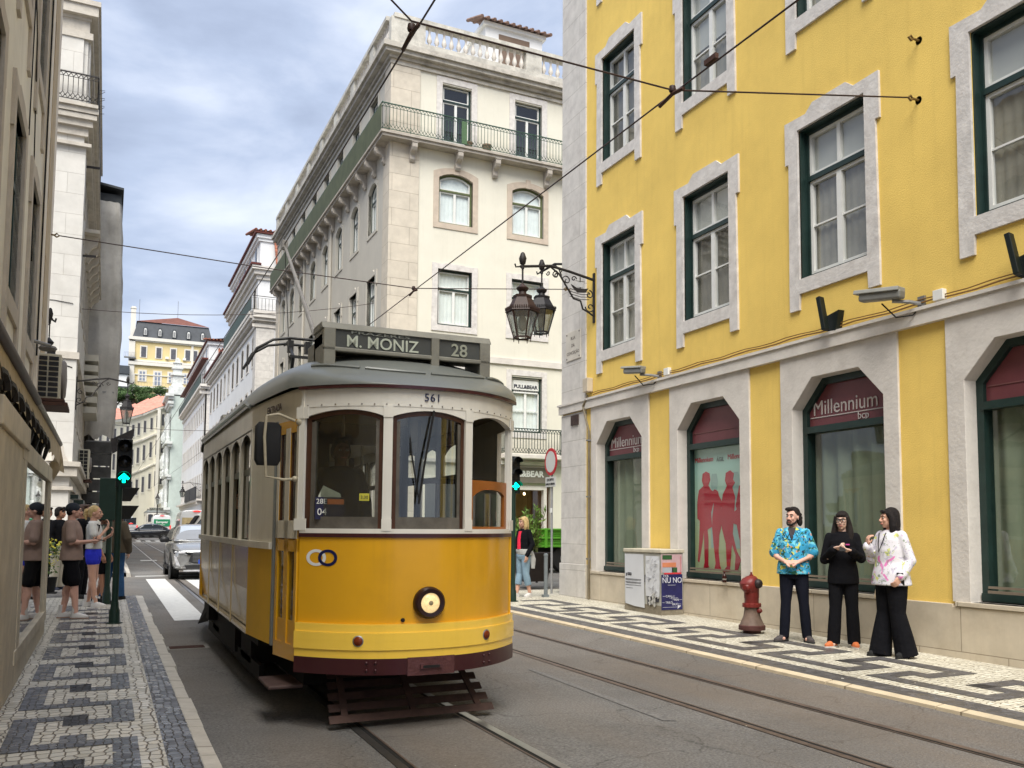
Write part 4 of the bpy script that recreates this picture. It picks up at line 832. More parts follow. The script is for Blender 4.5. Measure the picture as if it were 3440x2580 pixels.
    for x in (7.3, 10.9): g = MB(R); g.box(x-.35, x+.35, -.5, -.15, 39.9, 40.4); g.build('air_conditioner', WHPAINT, b)
    for x, y, h in ((1.4, 2, 5), (9.6, 6, 4)): g = MB(R @ T(x, y, 48.4 if x < 2 else 50.8)); g.tube([(0, 0, 0), (0, 0, h)], .05, 5); g.build('antenna', GRAYM, b)
hill_building()
# the hill itself, and the small arcade at its left
g = MB(); g.add([(-60, 160, -1), (60, 160, -1), (60, 206, 26), (-60, 206, 26), (-60, 320, 30), (60, 320, 30)], [(0, 1, 2, 3), (3, 2, 5, 4)]); tag(g.build('hill', mat('hill_soil', (.12, .13, .07), .95, .3, .2)), kind='structure')
a = thing('arcade_building', 'white arched wing with dark upper window left of the hilltop building', 'building', (-3, 218, 22))
R = rel(a); g = MB(R @ T(-3, 218, 0)); g.strip([(.9, 22), (4.3, 22), (4.3, 27.5), (3.7, 29), (2.6, 29.7), (1.5, 29), (.9, 27.5)], [(0, 22), (6.2, 22), (6.2, 31), (6.2, 31), (3, 31), (0, 31), (0, 31)], 0, 1); g.box(0, 6.2, .2, 3, 31, 35.5); g.build('wall', WHITE, a)
g = MB(R @ T(-3, 218, 0)); g.box(-.3, 6.5, -.3, 3, 31, 32.8); g.box(-.2, 6.4, -.2, 3, 35.6, 37.4); g.build('roof', MATS['slate'], a)
g = MB(R @ T(-3, 218, 0)); g.box(1.2, 2.4, .1, .19, 33, 35.2); g.box(3.0, 4.2, .1, .19, 33, 35.2); g.build('window', MATS['blue_grey_pane'], a)

# ------------------------------------------------------------------ trees
def leafmat(name, c, v=.5):
    m = mat(name, c, .6, 0); nt = m.node_tree; N = nt.nodes; L = nt.links; b = N['Principled BSDF']
    gi = N.new('ShaderNodeNewGeometry'); r = N.new('ShaderNodeMix'); r.data_type = 'RGBA'; L.new(gi.outputs['Random Per Island'], r.inputs['Factor'])
    r.inputs['A'].default_value = (*[x*(1-v) for x in c], 1); r.inputs['B'].default_value = (*[min(1, x*(1+v)) for x in c], 1); L.new(r.outputs['Result'], b.inputs['Base Color']); return m
def leaves(mb, centres, n, size, rnd):
    for c, r in centres:
        for _ in range(n):
            d = Vector((rnd.gauss(0, 1), rnd.gauss(0, 1), rnd.gauss(0, 1))).normalized()*r*rnd.uniform(.55, 1.08); p = Vector(c)+Vector((d.x, d.y, d.z*.8))
            u = Vector((rnd.gauss(0, 1), rnd.gauss(0, 1), rnd.gauss(0, .7))).normalized(); v = u.orthogonal().normalized()*rnd.uniform(.35, .6); s = size*rnd.uniform(.6, 1.3)
            mb.add([tuple(p-u*s), tuple(p-v*s), tuple(p+u*s), tuple(p+v*s)], [(0, 1, 2, 3)])
def tree(x, y, z, cr, label, seed, n=14, h=4):
    rnd = random.Random(seed); t = thing('tree', label, 'tree', (x, y, z), group='trees on the hill at the end of the street')
    g = MB(); g.tube([(0, 0, 0), (.2, .1, h*.5), (-.1, 0, h)], [.35, .25, .12], 8)
    cs = []
    for i in range(n):
        c = (rnd.uniform(-cr, cr), rnd.uniform(-cr*.6, cr*.6), h*.55+rnd.uniform(0, cr*1.1)*(1-.3*abs(rnd.random()))); cs.append((c, rnd.uniform(.8, 1.5)*cr*.33)); g.tube([(0, 0, h*.4), tuple(Vector(c)*.8)], [.1, .04], 5)
    g.build('trunk', mat('bark', (.06, .045, .03), .9), t); g = MB(); leaves(g, cs, 330, .17, rnd); g.build('crown', leafmat('tree_leaves', (.050, .095, .025), .65), t, fix=False)
for i, (x, y, z, cr, l) in enumerate(((4.1, 212, 26.6, 2.6, 'leftmost rounded tree below the hilltop building'), (7.3, 211, 26.6, 3.2, 'biggest rounded green tree below the hilltop building'), (10.2, 212, 26, 2.6, 'rightmost green tree below the hilltop building'), (.8, 210, 26.0, 2.2, 'dark green tree behind the hanging lantern'))): tree(x, y, z, cr, l, i, 18)
# ------------------------------------------------------------------ left side of the street
BEI = mat('beige_stucco', (.74, .71, .63), .88, .1, 1, .15, 40, grime=.3, dark=(.30, .26, .20), streak=.2)
BEIQ = joints(mat('sand_stone', (.48, .39, .27), .85, .15, 3, .2, 30, grime=.3), .6, .9, amt=.4, mort=.008)
PALEST = mat('pale_strip', (.70, .65, .58), .85, .1, 3, .1, 30)
BRNST = mat('brownish_stone', (.48, .43, .37), .85, .15, 3, .2, 30, grime=.3, dark=(.2, .15, .12))
def beige_building():
    X = -1.0; b = thing('beige_building', 'weathered beige building at the left edge with green framed windows above the awning', 'building', (X, 8, PV(8)))
    R = rel(b); F = R @ FR(X, 0, 90)            # local x = +Y
    cs = [13.5, 11.1, 8.7, 6.3, 3.9, 1.5]; zs = [(4.0, 2.0), (7.5, 2.1)]
    g = MB(F); wall(g, -8, 16.62, 2.4, 11.0, [(c-.58, c+.58, z, z+h) for c in cs for z, h in zs], .2); wall(g, -8, 16.62, 0, 2.4, [(14.3, 16.0, .1, 2.4)], .3)
    g.M = R @ FR(X, 16.62, 180); wall(g, 0, 10, 0, 11.0, [], 0); g.M = R; g.box(X-9, X-.4, -8, 16.2, 10.6, 11.0); g.box(X-.35, X-.3, 14.2, 16.1, 0, 2.5); g.build('wall', BEI, b)
    g = MB(F); g.box(14.75, 15.15, -.05, .1, 2.6, 10.9); g.box(16.0, 16.66, -.05, .1, 0, 10.9); g.build('pale_pilaster', PALEST, b); g = MB(F); g.box(15.15, 16.0, -.06, .1, 2.6, 10.9); g.build('sand_pilaster', BEIQ, b)
    g = MB(F); g.box(-8, 16.8, -.3, .1, 10.8, 11.3); g.build('cornice', BRNST, b)
    for c in cs:
        for z, h in zs: window(b, F @ T(c, 0, z), 'bei', 1.16, h, surround='lug', t=.2, ear=.03, crown=.05, drop=.5, stone=BRNST, curtain=None, fr=mat('green_frame', (.018, .045, .042), .4, .2, 5), sash=MATS['green_frame'], depth=.1)
    g = MB(F); g.tube([(10, -.02, 10.5), (12.6, -.02, 7.6), (13.3, -.02, 5)], .008, 5); g.tube([(12.9, -.02, 10.5), (12.2, -.02, 9.4), (12.1, -.02, 6.2)], .008, 5); g.tube([(14.62, -.04, 10.6), (14.62, -.04, 4.0)], .012, 5); g.build('cable', BLACK, b)
    return b
beige_building()
# glass display case of the shop, standing out from the wall
def display_case():
    t = thing('display_case', 'glass shop display case with beige metal frame by the left pavement', 'display case', (-.82, 9, PV(9)))
    R = rel(t); FM = mat('beige_metal', (.60, .52, .39), .55, .18, 3, .1, 30, grime=.4, dark=(.14, .10, .07)); X = -.66; y0, y1 = 7.9, 13.55
    g = MB(R); g.add([(X, y0, PV(y0)), (X, y1, PV(y1)), (X, y1, .42), (X, y0, .40), (-1.02, y0, PV(y0)), (-1.02, y1, PV(y1)), (-1.02, y1, .42), (-1.02, y0, .40)], [(0, 1, 2, 3), (1, 5, 6, 2), (0, 3, 7, 4), (3, 2, 6, 7)]); g.build('base', FM, t)
    g = MB(R)
    for a, b_ in ((9.15, 9.45), (13.3, 13.56)): g.box(X-.06, X+.01, a, b_, .4, 2.24)
    g.box(X-.06, X+.012, 9.0, y1+.01, 2.16, 2.34); g.box(X-.06, X+.014, 9.0, y1, .40, .52); g.box(X-.05, X-.0, 13.12, 13.2, .5, 2.18); g.box(-1.02, X, 13.50, 13.56, .2, 2.3)
    g.build('frame', FM, t, bev=.006)
    g = MB(R); g.box(X-.12, X+.004, 7.0, 9.15, .2, 2.25); g.box(X-.14, X+.03, 7.0, 9.4, 2.25, 2.45); g.build('corner_post', FM, t, bev=.01)
    g = MB(R); g.quad((X-.02, 9.3, .5), (X-.02, 13.4, .5), (X-.02, 13.4, 2.2), (X-.02, 9.3, 2.2)); g.build('pane', glassmat('case_glass', (.80, .80, .72), .20, .9, .015), t, fix=False)
    g = MB(R); g.quad((-.99, 9.3, .45), (-.99, 13.5, .45), (-.99, 13.5, 2.25), (-.99, 9.3, 2.25)); g.quad((-.99, 9.3, .46), (X-.05, 9.3, .46), (X-.05, 13.5, .46), (-.99, 13.5, .46)); g.build('backboard', mat('case_inside', (.15, .155, .125), .8, .2, 2), t, fix=False)
    g = MB(R); 
    for y, z, s in ((10.2, 1.15, .2), (11.3, .7, .16), (12.2, 1.3, .14)): g.box(-.97, -.93, y, y+s*2, z, z+s*3)
    g.build('showcard', mat('showcard', (.35, .36, .32), .6, .3, 8), t)
    return t
display_case()
def awning():
    t = thing('awning', 'folded cream awning with scalloped valance over the glass display case', 'awning', (-.8, 12, 2.9))
    R = rel(t); CL = mat('awning_cloth', (.52, .43, .29), .9, .15, 4, .2, 30, grime=.35, dark=(.2, .13, .08)); CL.node_tree.nodes['Principled BSDF'].inputs['Subsurface Weight'].default_value = 0
    BR = mat('brown_bar', (.05, .03, .02), .5, .3, 6); g = MB(R); g.tube([(-.655, 5, 2.80), (-.655, 10.3, 2.82)], .045, 10); g.build('front_bar', BR, t)
    g = MB(R); g.tube([(-.655, 10.3, 2.82), (-.66, 15.6, 2.84)], .035, 10); g.build('front_bar', mat('grey_bar', (.22, .20, .17), .5, .2, 4), t)
    g = MB(R); n = 60; y0, y1 = 5., 15.6
    for i in range(n):
        a, c = y0+(y1-y0)*i/n, y0+(y1-y0)*(i+1)/n
        s = lambda y: 2.55-.06*abs(math.sin((y-5)*PI/.62))
        g.add([(-.66, a, 2.80), (-.66, c, 2.80), (-.65-.01*math.sin(c*9), c, s(c)), (-.65-.01*math.sin(a*9), a, s(a))], [(0, 1, 2, 3)], True)
    g.build('valance', CL, t, fix=False)
    g = MB(R); g.quad((-.66, 5, 2.83), (-.66, 15.6, 2.86), (-1.0, 15.6, 3.32), (-1.0, 5, 3.3)); g.build('canopy', CL, t, fix=False)
    g = MB(R); g.add([(-.66, 15.6, 2.84), (-.62, 15.75, 2.62), (-.60, 15.9, 2.42), (-.66, 15.8, 2.45), (-.74, 15.85, 2.30), (-.80, 15.7, 2.55), (-.74, 15.6, 2.6)], [(0, 1, 2, 3, 4, 5, 6)]); g.add([(-.62, 15.75, 2.62), (-.70, 15.85, 2.5), (-.60, 15.9, 2.42)], [(0, 1, 2)]); g.build('end_flap', CL, t, fix=False)
    # rusted scrolled ironwork hanging below
    random.seed(5); g = MB(R)
    for i in range(9):
        y = 7.0+i*.62; z = 2.62-.0*i
        pts = [(-.70+.06*math.cos(a*.7), y+.16*math.cos(a)*(1-a/9), z-.12+.13*math.sin(a)*(1-a/9)) for a in [k*.5 for k in range(14)]]; g.tube(pts, .035, 6)
    for i in range(8): g.tube([(-.72, 6.6+i*.8, 2.76), (-.66, 6.9+i*.8, 2.55), (-.72, 7.3+i*.8, 2.42)], [.05, .03, .02], 6)
    g.build('scrollwork', IRON, t)
awning()
def air_con(x, y, z, label, group=None, rot=0, w=.78, d=.33, h=.66, base=True, grp='air conditioners on the left buildings'):
    """outdoor unit with its fan facing +x of its own frame"""
    t = thing('air_conditioner', label, 'air conditioner', (x, y, z), math.radians(rot), grp)
    MW = mat('ac_enamel', (.48, .45, .36), .5, .08, 4, grime=.2, dark=(.25, .22, .17))
    g = MB(); g.box(-d, 0, 0, w, 0, h); g.build('body', MW, t, bev=.012)
    g = MB()
    for i in range(2):
        for j in range(8): g.box(-d+.025+i*.145, -d+.15+i*.145, -.012, .001, .03+j*(h-.05)/8, .03+(j+1)*(h-.05)/8-.02)
    g.build('side_grille', mat('grille_dark', (.012, .012, .014), .5, .2), t)
    g = MB(); g.lathe([(.02, .07), (.26, .055), (.29, .03), (.29, .0)], 24, (0, w*.42, h*.5), 'x'); g.build('fan_guard', mat('guard_grey', (.18, .16, .15), .5, .1), t)
    if base:
        g = MB(); g.box(-d-.08, .06, -.05, w+.05, -.04, 0); g.box(-d-.12, .1, -.07, w+.06, -.1, -.05); g.build('support', RUST, t)
    return t
air_con(-.665, 15.0, 3.45, 'air conditioner with barred side grille on the beige building above the awning')
t = thing('wall_light', 'flat round wall light on a short arm above the air conditioner', 'wall light', (-.95, 14.1, 4.15))
g = MB(rel(t)); g.tube([(-1.0, 14.1, 4.12), (-.78, 14.3, 4.1)], .025, 8); g.build('arm', GRAYM, t); g = MB(rel(t)); g.lathe([(.0, 0), (.10, .0), (.12, .03), (.10, .06), (.0, .07)], 14, (-.83, 14.7, 4.1)); g.build('lamp_head', mat('dull_grey', (.16, .15, .14), .5, .1), t)
# white ornate building beyond the cross street
def ornate_building():
    X = -1.0; Y = 30.0; b = thing('ornate_white_building', 'white stone building with iron corner balcony beyond the beige one on the left', 'building', (X, Y, PV(Y)))
    WST = joints(mat('white_stone', (.60, .58, .54), .8, .1, 1.5, .2, 30, grime=.3, dark=(.38, .34, .30)), .9, .62, mort=.006, amt=.45); WT = mat('stone_trim', (.50, .46, .40), .85, .15, 3, .3, 25, grime=.5, dark=(.2, .18, .16))
    R = rel(b); F = R @ FR(X, Y, 0); S_ = R @ FR(X, 0, 90)
    cs = [32.5+i*2.6 for i in range(5)]
    g = MB(F); wall(g, -9, 0, 0, 16.7, [(-.62-.5-1.1, -.62-.5, .3, 2.45)], .25); g.M = S_; wall(g, Y, 44.4, 0, 16.7, [(c-.55, c+.55, z, z+2.1) for c in cs for z in (5, 8.8, 12.3-.4)], .25); g.M = R; g.box(X-8, X-.5, Y+.5, 44, 16.4, 16.7); g.build('wall', WST, b)
    g = MB(F); g.box(-.75, .06, -.06, .1, 3.5, 13.0); g.box(-.7, -.12, -.08, .1, 14.3, 16.4); g.M = S_; g.box(Y+.11, Y+.9, -.06, .1, 3.5, 13.0); g.box(Y+.11, Y+.8, -.06, .1, 14.3, 16.4); g.build('corner_pilaster', WST, b)
    g = MB()
    for m, a0, a1, s in ((F, -9, 0, 1), (S_, Y, 44.4, -1)):
        g.M = m
        for a, z0, z1 in ((.12, 6.55, 6.75), (.20, 12.95, 13.05), (.10, 13.3, 13.55), (.22, 13.55, 13.75), (.32, 13.75, 13.9), (.36, 13.92, 14.08), (.12, 16.3, 16.5), (.06, 16.9, 17.0), (.24, 17.0, 17.3), (.3, 17.3, 17.45), (.28, 3.38, 3.52), (.2, 3.1, 3.36), (.1, 2.7, 2.8)):
            if s > 0: g.box(a0, a1+a, -a, .05, z0, z1)
            else: g.box(a0+.051, a1, -a, .05, z0, z1)
    g.M = F; g.box(-9, .02, -.02, .3, 16.5, 17.0); g.M = S_; g.box(Y+.31, 44.4, -.02, .3, 16.5, 17.0); g.M = F
    g.rings([(-.45, -.1, 3.52, .42, .3), (-.45, -.08, 3.75, .3, .2), (-.45, -.06, 4.0, .26, .12)], 4)
    g.build('cornice', WT, b)
    g = MB(F); g.box(-9, .34, -.44, 0, 14.08, 14.18); g.M = R; g.box(X, X+.34, Y+.01, 38, 14.08, 14.17); g.build('balcony_slab', WT, b)
    g = MB(R); railing(g, (X-6, Y-.4), (X+.32, Y-.4), 14.2, .85, .13, True, .012); railing(g, (X+.32, Y-.4), (X+.32, 38), 14.2, .85, .13, True, .012); g.build('railing', IRON, b)
    g = MB(R)
    for i in range(7): g.bar((X+.36, Y-.2, 14.75-.12*i), (X+.50, Y-.2, 14.80-.12*i+(.05 if i % 2 else -.03)), .012)
    g.build('bird_spikes', IRON, b)
    for c in cs:
        for z in (5, 8.8, 11.9): window(b, S_ @ T(c, 0, z), 'bei', 1.1, 2.1, surround='plain', t=.16, stone=WT, curtain=None)
    br = None
    g = MB(R)
    for i in range(8): g.prism([(X+.42, 11.6), (X, 11.6), (X, 11.0), (X+.1, 10.95), (X+.2, 11.15), (X+.38, 11.3)], 34.5+i*1.2-.12, 34.5+i*1.2+.12, 'y')
    g.box(X, X+.46, 34, 44, 11.6, 11.72); g.build('side_balcony', WT, b)
    g = MB(F); g.box(-2.2, -1.14, .1, .2, .2, 2.45); g.build('green_door', DKGREEN, b); g = MB(F); g.box(-2.05, -1.35, .06, .1, .9, 2.3); s = g.build('poster', mat('paper', (.62, .60, .55), .7, .06), b)
    textmesh('YOU', .15, mat('dark_letters', (.03, .03, .03), .6), 'lettering', b, F @ T(-1.7, .05, 1.9)); textmesh('DEALS', .10, MATS['dark_letters'], 'lettering', b, F @ T(-1.7, .05, 2.15)) if 0 else None
    g = MB(F)
    for i in range(3): g.box(-.95+i*.2, -.86+i*.2, -.05, .02, 2.85, 3.1)
    g.build('frieze_panel', WT, b)
    g = MB(F); g.tube([(-.05, -.07, 6.3), (-.4, -.07, 6.4), (-.9, -.06, 6.35), (-1.1, -.05, 5.9)], .015, 5); g.tube([(-.1, -.08, 8.2), (-.6, -.07, 8.25), (-1.2, -.05, 8.22)], .01, 5); g.build('cable', BLACK, b)
    g = MB(S_); g.box(31.4, 33.0, -.22, 0, 2.5, 2.62); g.build('shop_blind', DKGREEN, b); g = MB(S_); g.box(34.5, 36.5, -.3, 0, 2.4, 2.55); g.build('shop_blind', DKGREEN, b)
    for z in (12.7, 9.9): g = MB(R); g.bar((X+.0, 30.8, z), (X+.42, 30.9, z+.05), .06); g.build('flag_holder', IRON, b)
ornate_building()
air_con(-.62, 37.5, 3.4, 'dark sided air conditioner under the side windows of the white left building', h=1.1, w=.9, d=.36)
for i, z in enumerate((7.9, 7.35, 6.8, 6.25)):
    pass
def scaffold():
    X = -1.0; b = thing('scaffolded_building', 'building wrapped in grey scaffold netting beyond the white left building', 'building', (X, 44.5, PV(44)))
    R = rel(b); g = MB(R); g.box(X-8, X, 44.4, 61.5, 0, 16.9); g.build('wall', SIDE, b)
    NET = mat('scaffold_net', (.40, .385, .36), .9, .12, 2, .3, 8, grime=.4, dark=(.14, .13, .12)); g = MB(R); n, m = 26, 24; random.seed(2)
    def P(i, j):
        f = i/n; zt = j/m; z = 5.6+(16.2-5.6)*zt
        if f < .34: q = f/.34; x, y = X+1.12*q, 44.42
        else: q = (f-.34)/.66; x, y = X+1.12, 44.42+16*q
        bulge = .17*math.sin(zt*PI)*(1 if f > .2 else f*5)
        dz = (.12*math.sin(i*1.3) if j == 0 else 0)
        return (x+bulge+.035*math.sin(i*1.9+j*.35)+.02*math.sin(j*1.7+i), y+.05*math.sin(i*2.3+j*.5)-(.1*math.sin(j*.9) if f < .34 else 0), z+dz)
    g.add([P(i, j) for j in range(m+1) for i in range(n+1)], [(j*(n+1)+i, j*(n+1)+i+1, (j+1)*(n+1)+i+1, (j+1)*(n+1)+i) for j in range(m) for i in range(n)], True); g.build('netting', NET, b, fix=False)
    g = MB(R); g.add([(X, 44.2, 16.9), (X+1.18, 44.2, 16.75), (X+1.18, 61, 16.7), (X, 61, 16.9), (X, 44.2, 17.0), (X+1.18, 44.2, 16.85), (X+1.18, 61, 16.8), (X, 61, 17.0)], [(0, 1, 2, 3), (4, 5, 6, 7), (0, 1, 5, 4), (1, 2, 6, 5)])
    g.box(X+.1, X+1.1, 44.5, 61, 15.8, 16.6); g.build('scaffold_roof', mat('dark_sheet', (.035, .04, .045), .7, .2), b)
    g = MB(R)
    for x in (X+.2, X+1.08):
        for y in [44.6+i*2 for i in range(9)]: g.tube([(x, y, .3), (x, y, 16.3)], .03, 6)
    for z in (2.6, 5.4, 7.6): g.box(X+.1, X+1.1, 44.5, 61, z, z+.06)
    g.build('scaffold_tube', GRAYM, b)
    g = MB(R)
    for i in range(5): g.box(X+.02, X+1.1, 44.45, 44.5, 2.7+i*.55, 3.2+i*.55)
    g.box(X+1.08, X+1.12, 44.5, 61, 2.6, 5.6); g.build('hoarding', mat('dark_hoarding', (.05, .05, .05), .8, .4, 2), b)
scaffold()
def shutter_stack():
    t = thing('louvre_boxes', 'row of pale slatted boxes on the side wall before the scaffold netting', 'window boxes', (-.8, 41, 6.2))
    g = MB(rel(t))
    for i in range(6): g.box(-1.0, -.5, 40.5+i*.0, 43.5, 6.2+i*.42, 6.45+i*.42)
    g.build('slat', mat('pale_slat', (.48, .46, .40), .7, .1), t)
shutter_stack()
def left_block():
    X = -1.2; b = thing('plain_building', 'plain far left building hidden mostly behind the scaffold netting', 'building', (X, 64.5, PV(64)))
    R = rel(b); g = MB(R); g.box(X-8, X, 64.5, 88, 0, 14); g.build('wall', SIDE, b); g = MB(R)
    for y in range(66, 87, 3):
        for z in (5, 8.5): g.box(X-.01, X+.03, y, y+1.1, z, z+1.9)
    g.build('window', MATS['grey_pane'], b)
left_block()
# ------------------------------------------------------------------ lanterns
def lantern_body(t, M, s=1., rust=False):
    """four/six sided Lisbon lantern hanging from M's origin (top of the body)"""
    n = 6; met = mat('lantern_brown', (.030, .014, .010), .55, .35, 12) if rust else mat('lantern_black', (.02, .018, .018), .5, .3, 12)
    def ring(r, z): return [(r*math.cos(2*PI*i/n+PI/6), r*math.sin(2*PI*i/n+PI/6), z) for i in range(n)]
    g = MB(M); g.lathe([(.02, .62), (.04, .6), (.075, .5), (.055, .40), (.03, .38), (.03, .30)], 10); g.tube([(0, 0, .3), (0, 0, 0)], .018, 6); g.build('stem', IRON, t)
    g = MB(M); g.lathe([(.02, .02), (.05, -.01), (.12, -.07), (.11, -.10), (.07, -.14), (.075, -.18), (.10, -.24)], 12)
    a, c = ring(.17, -.26), ring(.30, -.50); g.add(a+c, [(i, (i+1) % n, n+(i+1) % n, n+i) for i in range(n)]+[tuple(range(n))])
    a, c = ring(.31, -.48), ring(.33, -.54); g.add(a+c, [(i, (i+1) % n, n+(i+1) % n, n+i) for i in range(n)])
    for r0, z0 in ((.175, -.25), (.33, -.49)):                          # little crenels round both rims
        rr = ring(r0, z0)
        for i in range(n):
            p, q = Vector(rr[i]), Vector(rr[(i+1) % n])
            for k in range(8): u = p.lerp(q, (k+.5)/8); g.box(u.x-.008, u.x+.008, u.y-.008, u.y+.008, z0-.01, z0+.035)
    g.build('hood', met, t)
    g = MB(M); a, c = ring(.30, -.54), ring(.16, -1.02)
    for i in range(n): g.bar(a[i], c[i], .022); g.bar(a[i], a[(i+1) % n], .022); g.bar(c[i], c[(i+1) % n], .03); g.tube([c[i], (c[i][0], c[i][1], -1.10)], [.012, .006], 6)
    g.build('frame', met, t)
    g = MB(M); a, c = ring(.285, -.54), ring(.15, -1.01); g.add(a+c, [(i, (i+1) % n, n+(i+1) % n, n+i) for i in range(n)]); g.build('pane', glassmat('lamp_glass', (.62, .64, .60), .22, .9, .25) if 'lamp_glass' not in MATS else MATS['lamp_glass'], t, fix=False)
    g = MB(M); g.lathe([(.05, -.6), (.09, -.7), (.07, -.85), (.02, -.9)], 8); g.build('bulb', mat('milky_bulb', (.45, .45, .40), .6, .1), t)
def scroll_bracket(t, M, L_=1.55, rust=False, ship=False):
    """wrought bracket in the local xz plane: wall at x=0, arm runs to x=L_ at z=0"""
    g = MB(M); g.box(-.02, .03, -.03, .03, -.85, .14); g.tube([(0, 0, .0), (L_*.35, 0, .1), (L_*.62, 0, .16), (L_+.05, 0, .06)], .026, 8); g.tube([(L_+.05, 0, .06), (L_+.14, 0, .04), (L_+.16, 0, .1)], .016, 6)
    g.tube([(L_*.62, 0, .14), (L_*.5, 0, .02), (L_*.40, 0, -.2), (L_*.3, 0, -.42), (L_*.2, 0, -.45)], .018, 6); g.tube([(L_*.2, 0, -.45), (L_*.17, 0, -.6), (L_*.08, 0, -.66), (.02, 0, -.72)], .018, 6)
    def spiral(cx, cz, r, a0, tn, rr=.012): g.tube([(cx+r*(1-k/14)*math.cos(a0+tn*k/14*2*PI), 0, cz+r*(1-k/14)*math.sin(a0+tn*k/14*2*PI)) for k in range(13)], rr, 6)
    for q in ((.12, -.3, .09, PI/2, 1.4), (.1, -.55, .11, 0, -1.5), (.62, -.08, .10, 0, 1.4), (.46, -.03, .06, PI, -1.3), (.85, .0, .06, 0, -1.3)): spiral(*q)
    if ship:
        for k in range(4): g.tube([(.55-.1*k*0, 0, -.38+.05*k), (.3, 0, -.42+.05*k), (.12, 0, -.40+.05*k)], .007, 5)
    g.build('bracket', IRON, t)
    if ship:
        g = MB(M); g.prism([(.14, -.18), (.2, -.27), (.38, -.29), (.48, -.2), (.52, -.14), (.4, -.2), (.22, -.2)], -.012, .012); g.bar((.32, 0, -.2), (.32, 0, .02), .014); g.bar((.22, 0, -.06), (.42, 0, -.06), .01); g.build('ship_emblem', IRON, t)
        g = MB(M); g.prism([(.25, -.18), (.39, -.18), (.36, -.08), (.28, -.08)], -.014, .014); g.build('sail', mat('grey_sail', (.4, .4, .4), .6), t)
def lantern(M, label, L_, rust, ship, loc, sc=(1, 1, 1)):
    t = thing('wall_lantern', label, 'street lamp', loc, group='iron lanterns on wall brackets'); R = rel(t) @ M
    scroll_bracket(t, R, L_, rust, ship); lantern_body(t, R @ T(L_, 0, -.28) @ Matrix.Diagonal((*sc, 1)), 1., rust); return t
lantern(FR(8.4, 15.3, 180) @ T(0, 0, 6.47), 'brown hexagonal iron lantern on a scrolled bracket with a little ship, nearer of the two', 1.55, True, True, (8.4, 15.3, 6.5))
lantern(T(8.75, 16.72, 7.20) @ RZ(110), 'black iron lantern behind the brown one at the yellow corner', 1.05, False, False, (8.75, 16.72, 7.2))
lantern(T(-1.45, 16.66, 5.06) @ RZ(58), 'iron lantern half hidden behind the corner of the beige building', .9, False, False, (-1.45, 16.66, 5.1), (.64, .64, .85))
lantern(T(-.94, 30.3, 5.95) @ RZ(0), 'iron lantern hanging over the street from the white left building', 1.38, False, False, (-.94, 30.3, 5.95), (.66, .66, .88))
for (x, y, z, l) in ((5.6, 97.5, 6.1, 'far lantern on the front of the mint and white buildings'), ):
    lantern(FR(8.6, 99, 180) @ T(0, 0, 6.2), 'far small lantern hanging in front of the far white building', 1.8, False, False, (8.6, 99, 6.2))
t = thing('lamp_post', 'far slender lamp post rising behind the distant tram', 'street lamp', (4.75, 104, PV(104))); R = rel(t)
g = MB(R @ T(4.75, 104, 0)); g.tube([(0, 0, .9), (0, 0, 4.2)], [.09, .05], 8); g.build('post', IRON, t)
g = MB(R @ T(4.75, 104, 4.2)); g.lathe([(.1, 0), (.2, .6), (.24, .65), (.1, .95), (.03, 1.2)], 6, sm=False); g.build('lantern_head', MATS['lamp_glass'], t, fix=False)
g = MB(R @ T(4.75, 104, 4.2)); g.lathe([(.22, .62), (.25, .68), (.1, .95), (.03, 1.25)], 6, sm=False); g.build('hood', IRON, t)
# ------------------------------------------------------------------ traffic lights, signs, wires, small things
GPOLE = mat('green_black_pole', (.010, .028, .020), .45, .25, 6)
def signal(x, y, zp, zh, label, back=False, dx=.05):
    t = thing('traffic_light', label, 'traffic light', (x, y, zp)); R = rel(t)
    g = MB(R @ T(x, y, 0)); g.tube([(0, 0, zp), (0, 0, zh)], .045, 12); g.lathe([(.07, 0), (.07, .18), (.055, .22), (.05, .3)], 12, (0, 0, zp)); g.lathe([(.11, 0), (.11, .012)], 12, (0, 0, zp)); g.build('pole', GPOLE, t)
    if back: return t, R
    M = R @ T(x+dx, y, zh-.05)
    g = MB(M); g.box(-.10, .10, -.04, .08, 0, .70); g.build('housing', mat('signal_black', (.008, .009, .009), .45, .2), t, bev=.01)
    for i in range(3):
        g = MB(M); z = .59-i*.225; k = 12
        vs = [((.092)*math.cos(PI*j/k), yy, z+(.092)*math.sin(PI*j/k)) for yy in (-.04, -.19) for j in range(k+1)]
        vs += [((.086)*math.cos(PI*j/k), yy, z+(.086)*math.sin(PI*j/k)) for yy in (-.04, -.19) for j in range(k+1)]
        g.add(vs, [(j, j+1, k+2+j, k+1+j) for j in range(k)]+[(2*k+2+j, 2*k+3+j, 3*k+4+j, 3*k+3+j) for j in range(k)]); g.build('visor', MATS['signal_black'], t, fix=False)
        g = MB(M); g.lathe([(.085, -.045), (.05, -.055), (.01, -.06)], 16, (0, 0, z), 'y'); g.build('lens', mat('dark_lens', (.02, .02, .02), .15, .1), t)
        if i == 2:
            g = MB(M); e = mat('green_arrow', (0, .8, .5), .5, 0, emit=(.0, 1, .55), es=2.6)
            g.prism([(0, z+.07), (.075, z-.005), (.05, z-.03), (.02, z), (.02, z-.07), (-.02, z-.07), (-.02, z), (-.05, z-.03), (-.075, z-.005)], -.075, -.065); g.build('lit_arrow', e, t)
    return t, R
signal(.155, 14.38, PV(14.38), 2.20, 'traffic light with green arrow on the left pavement in front of the waiting people')
signal(6.80, 15.55, PV(15.55), 2.30, 'traffic light with green arrow between the tram and the woman in red', dx=.02)
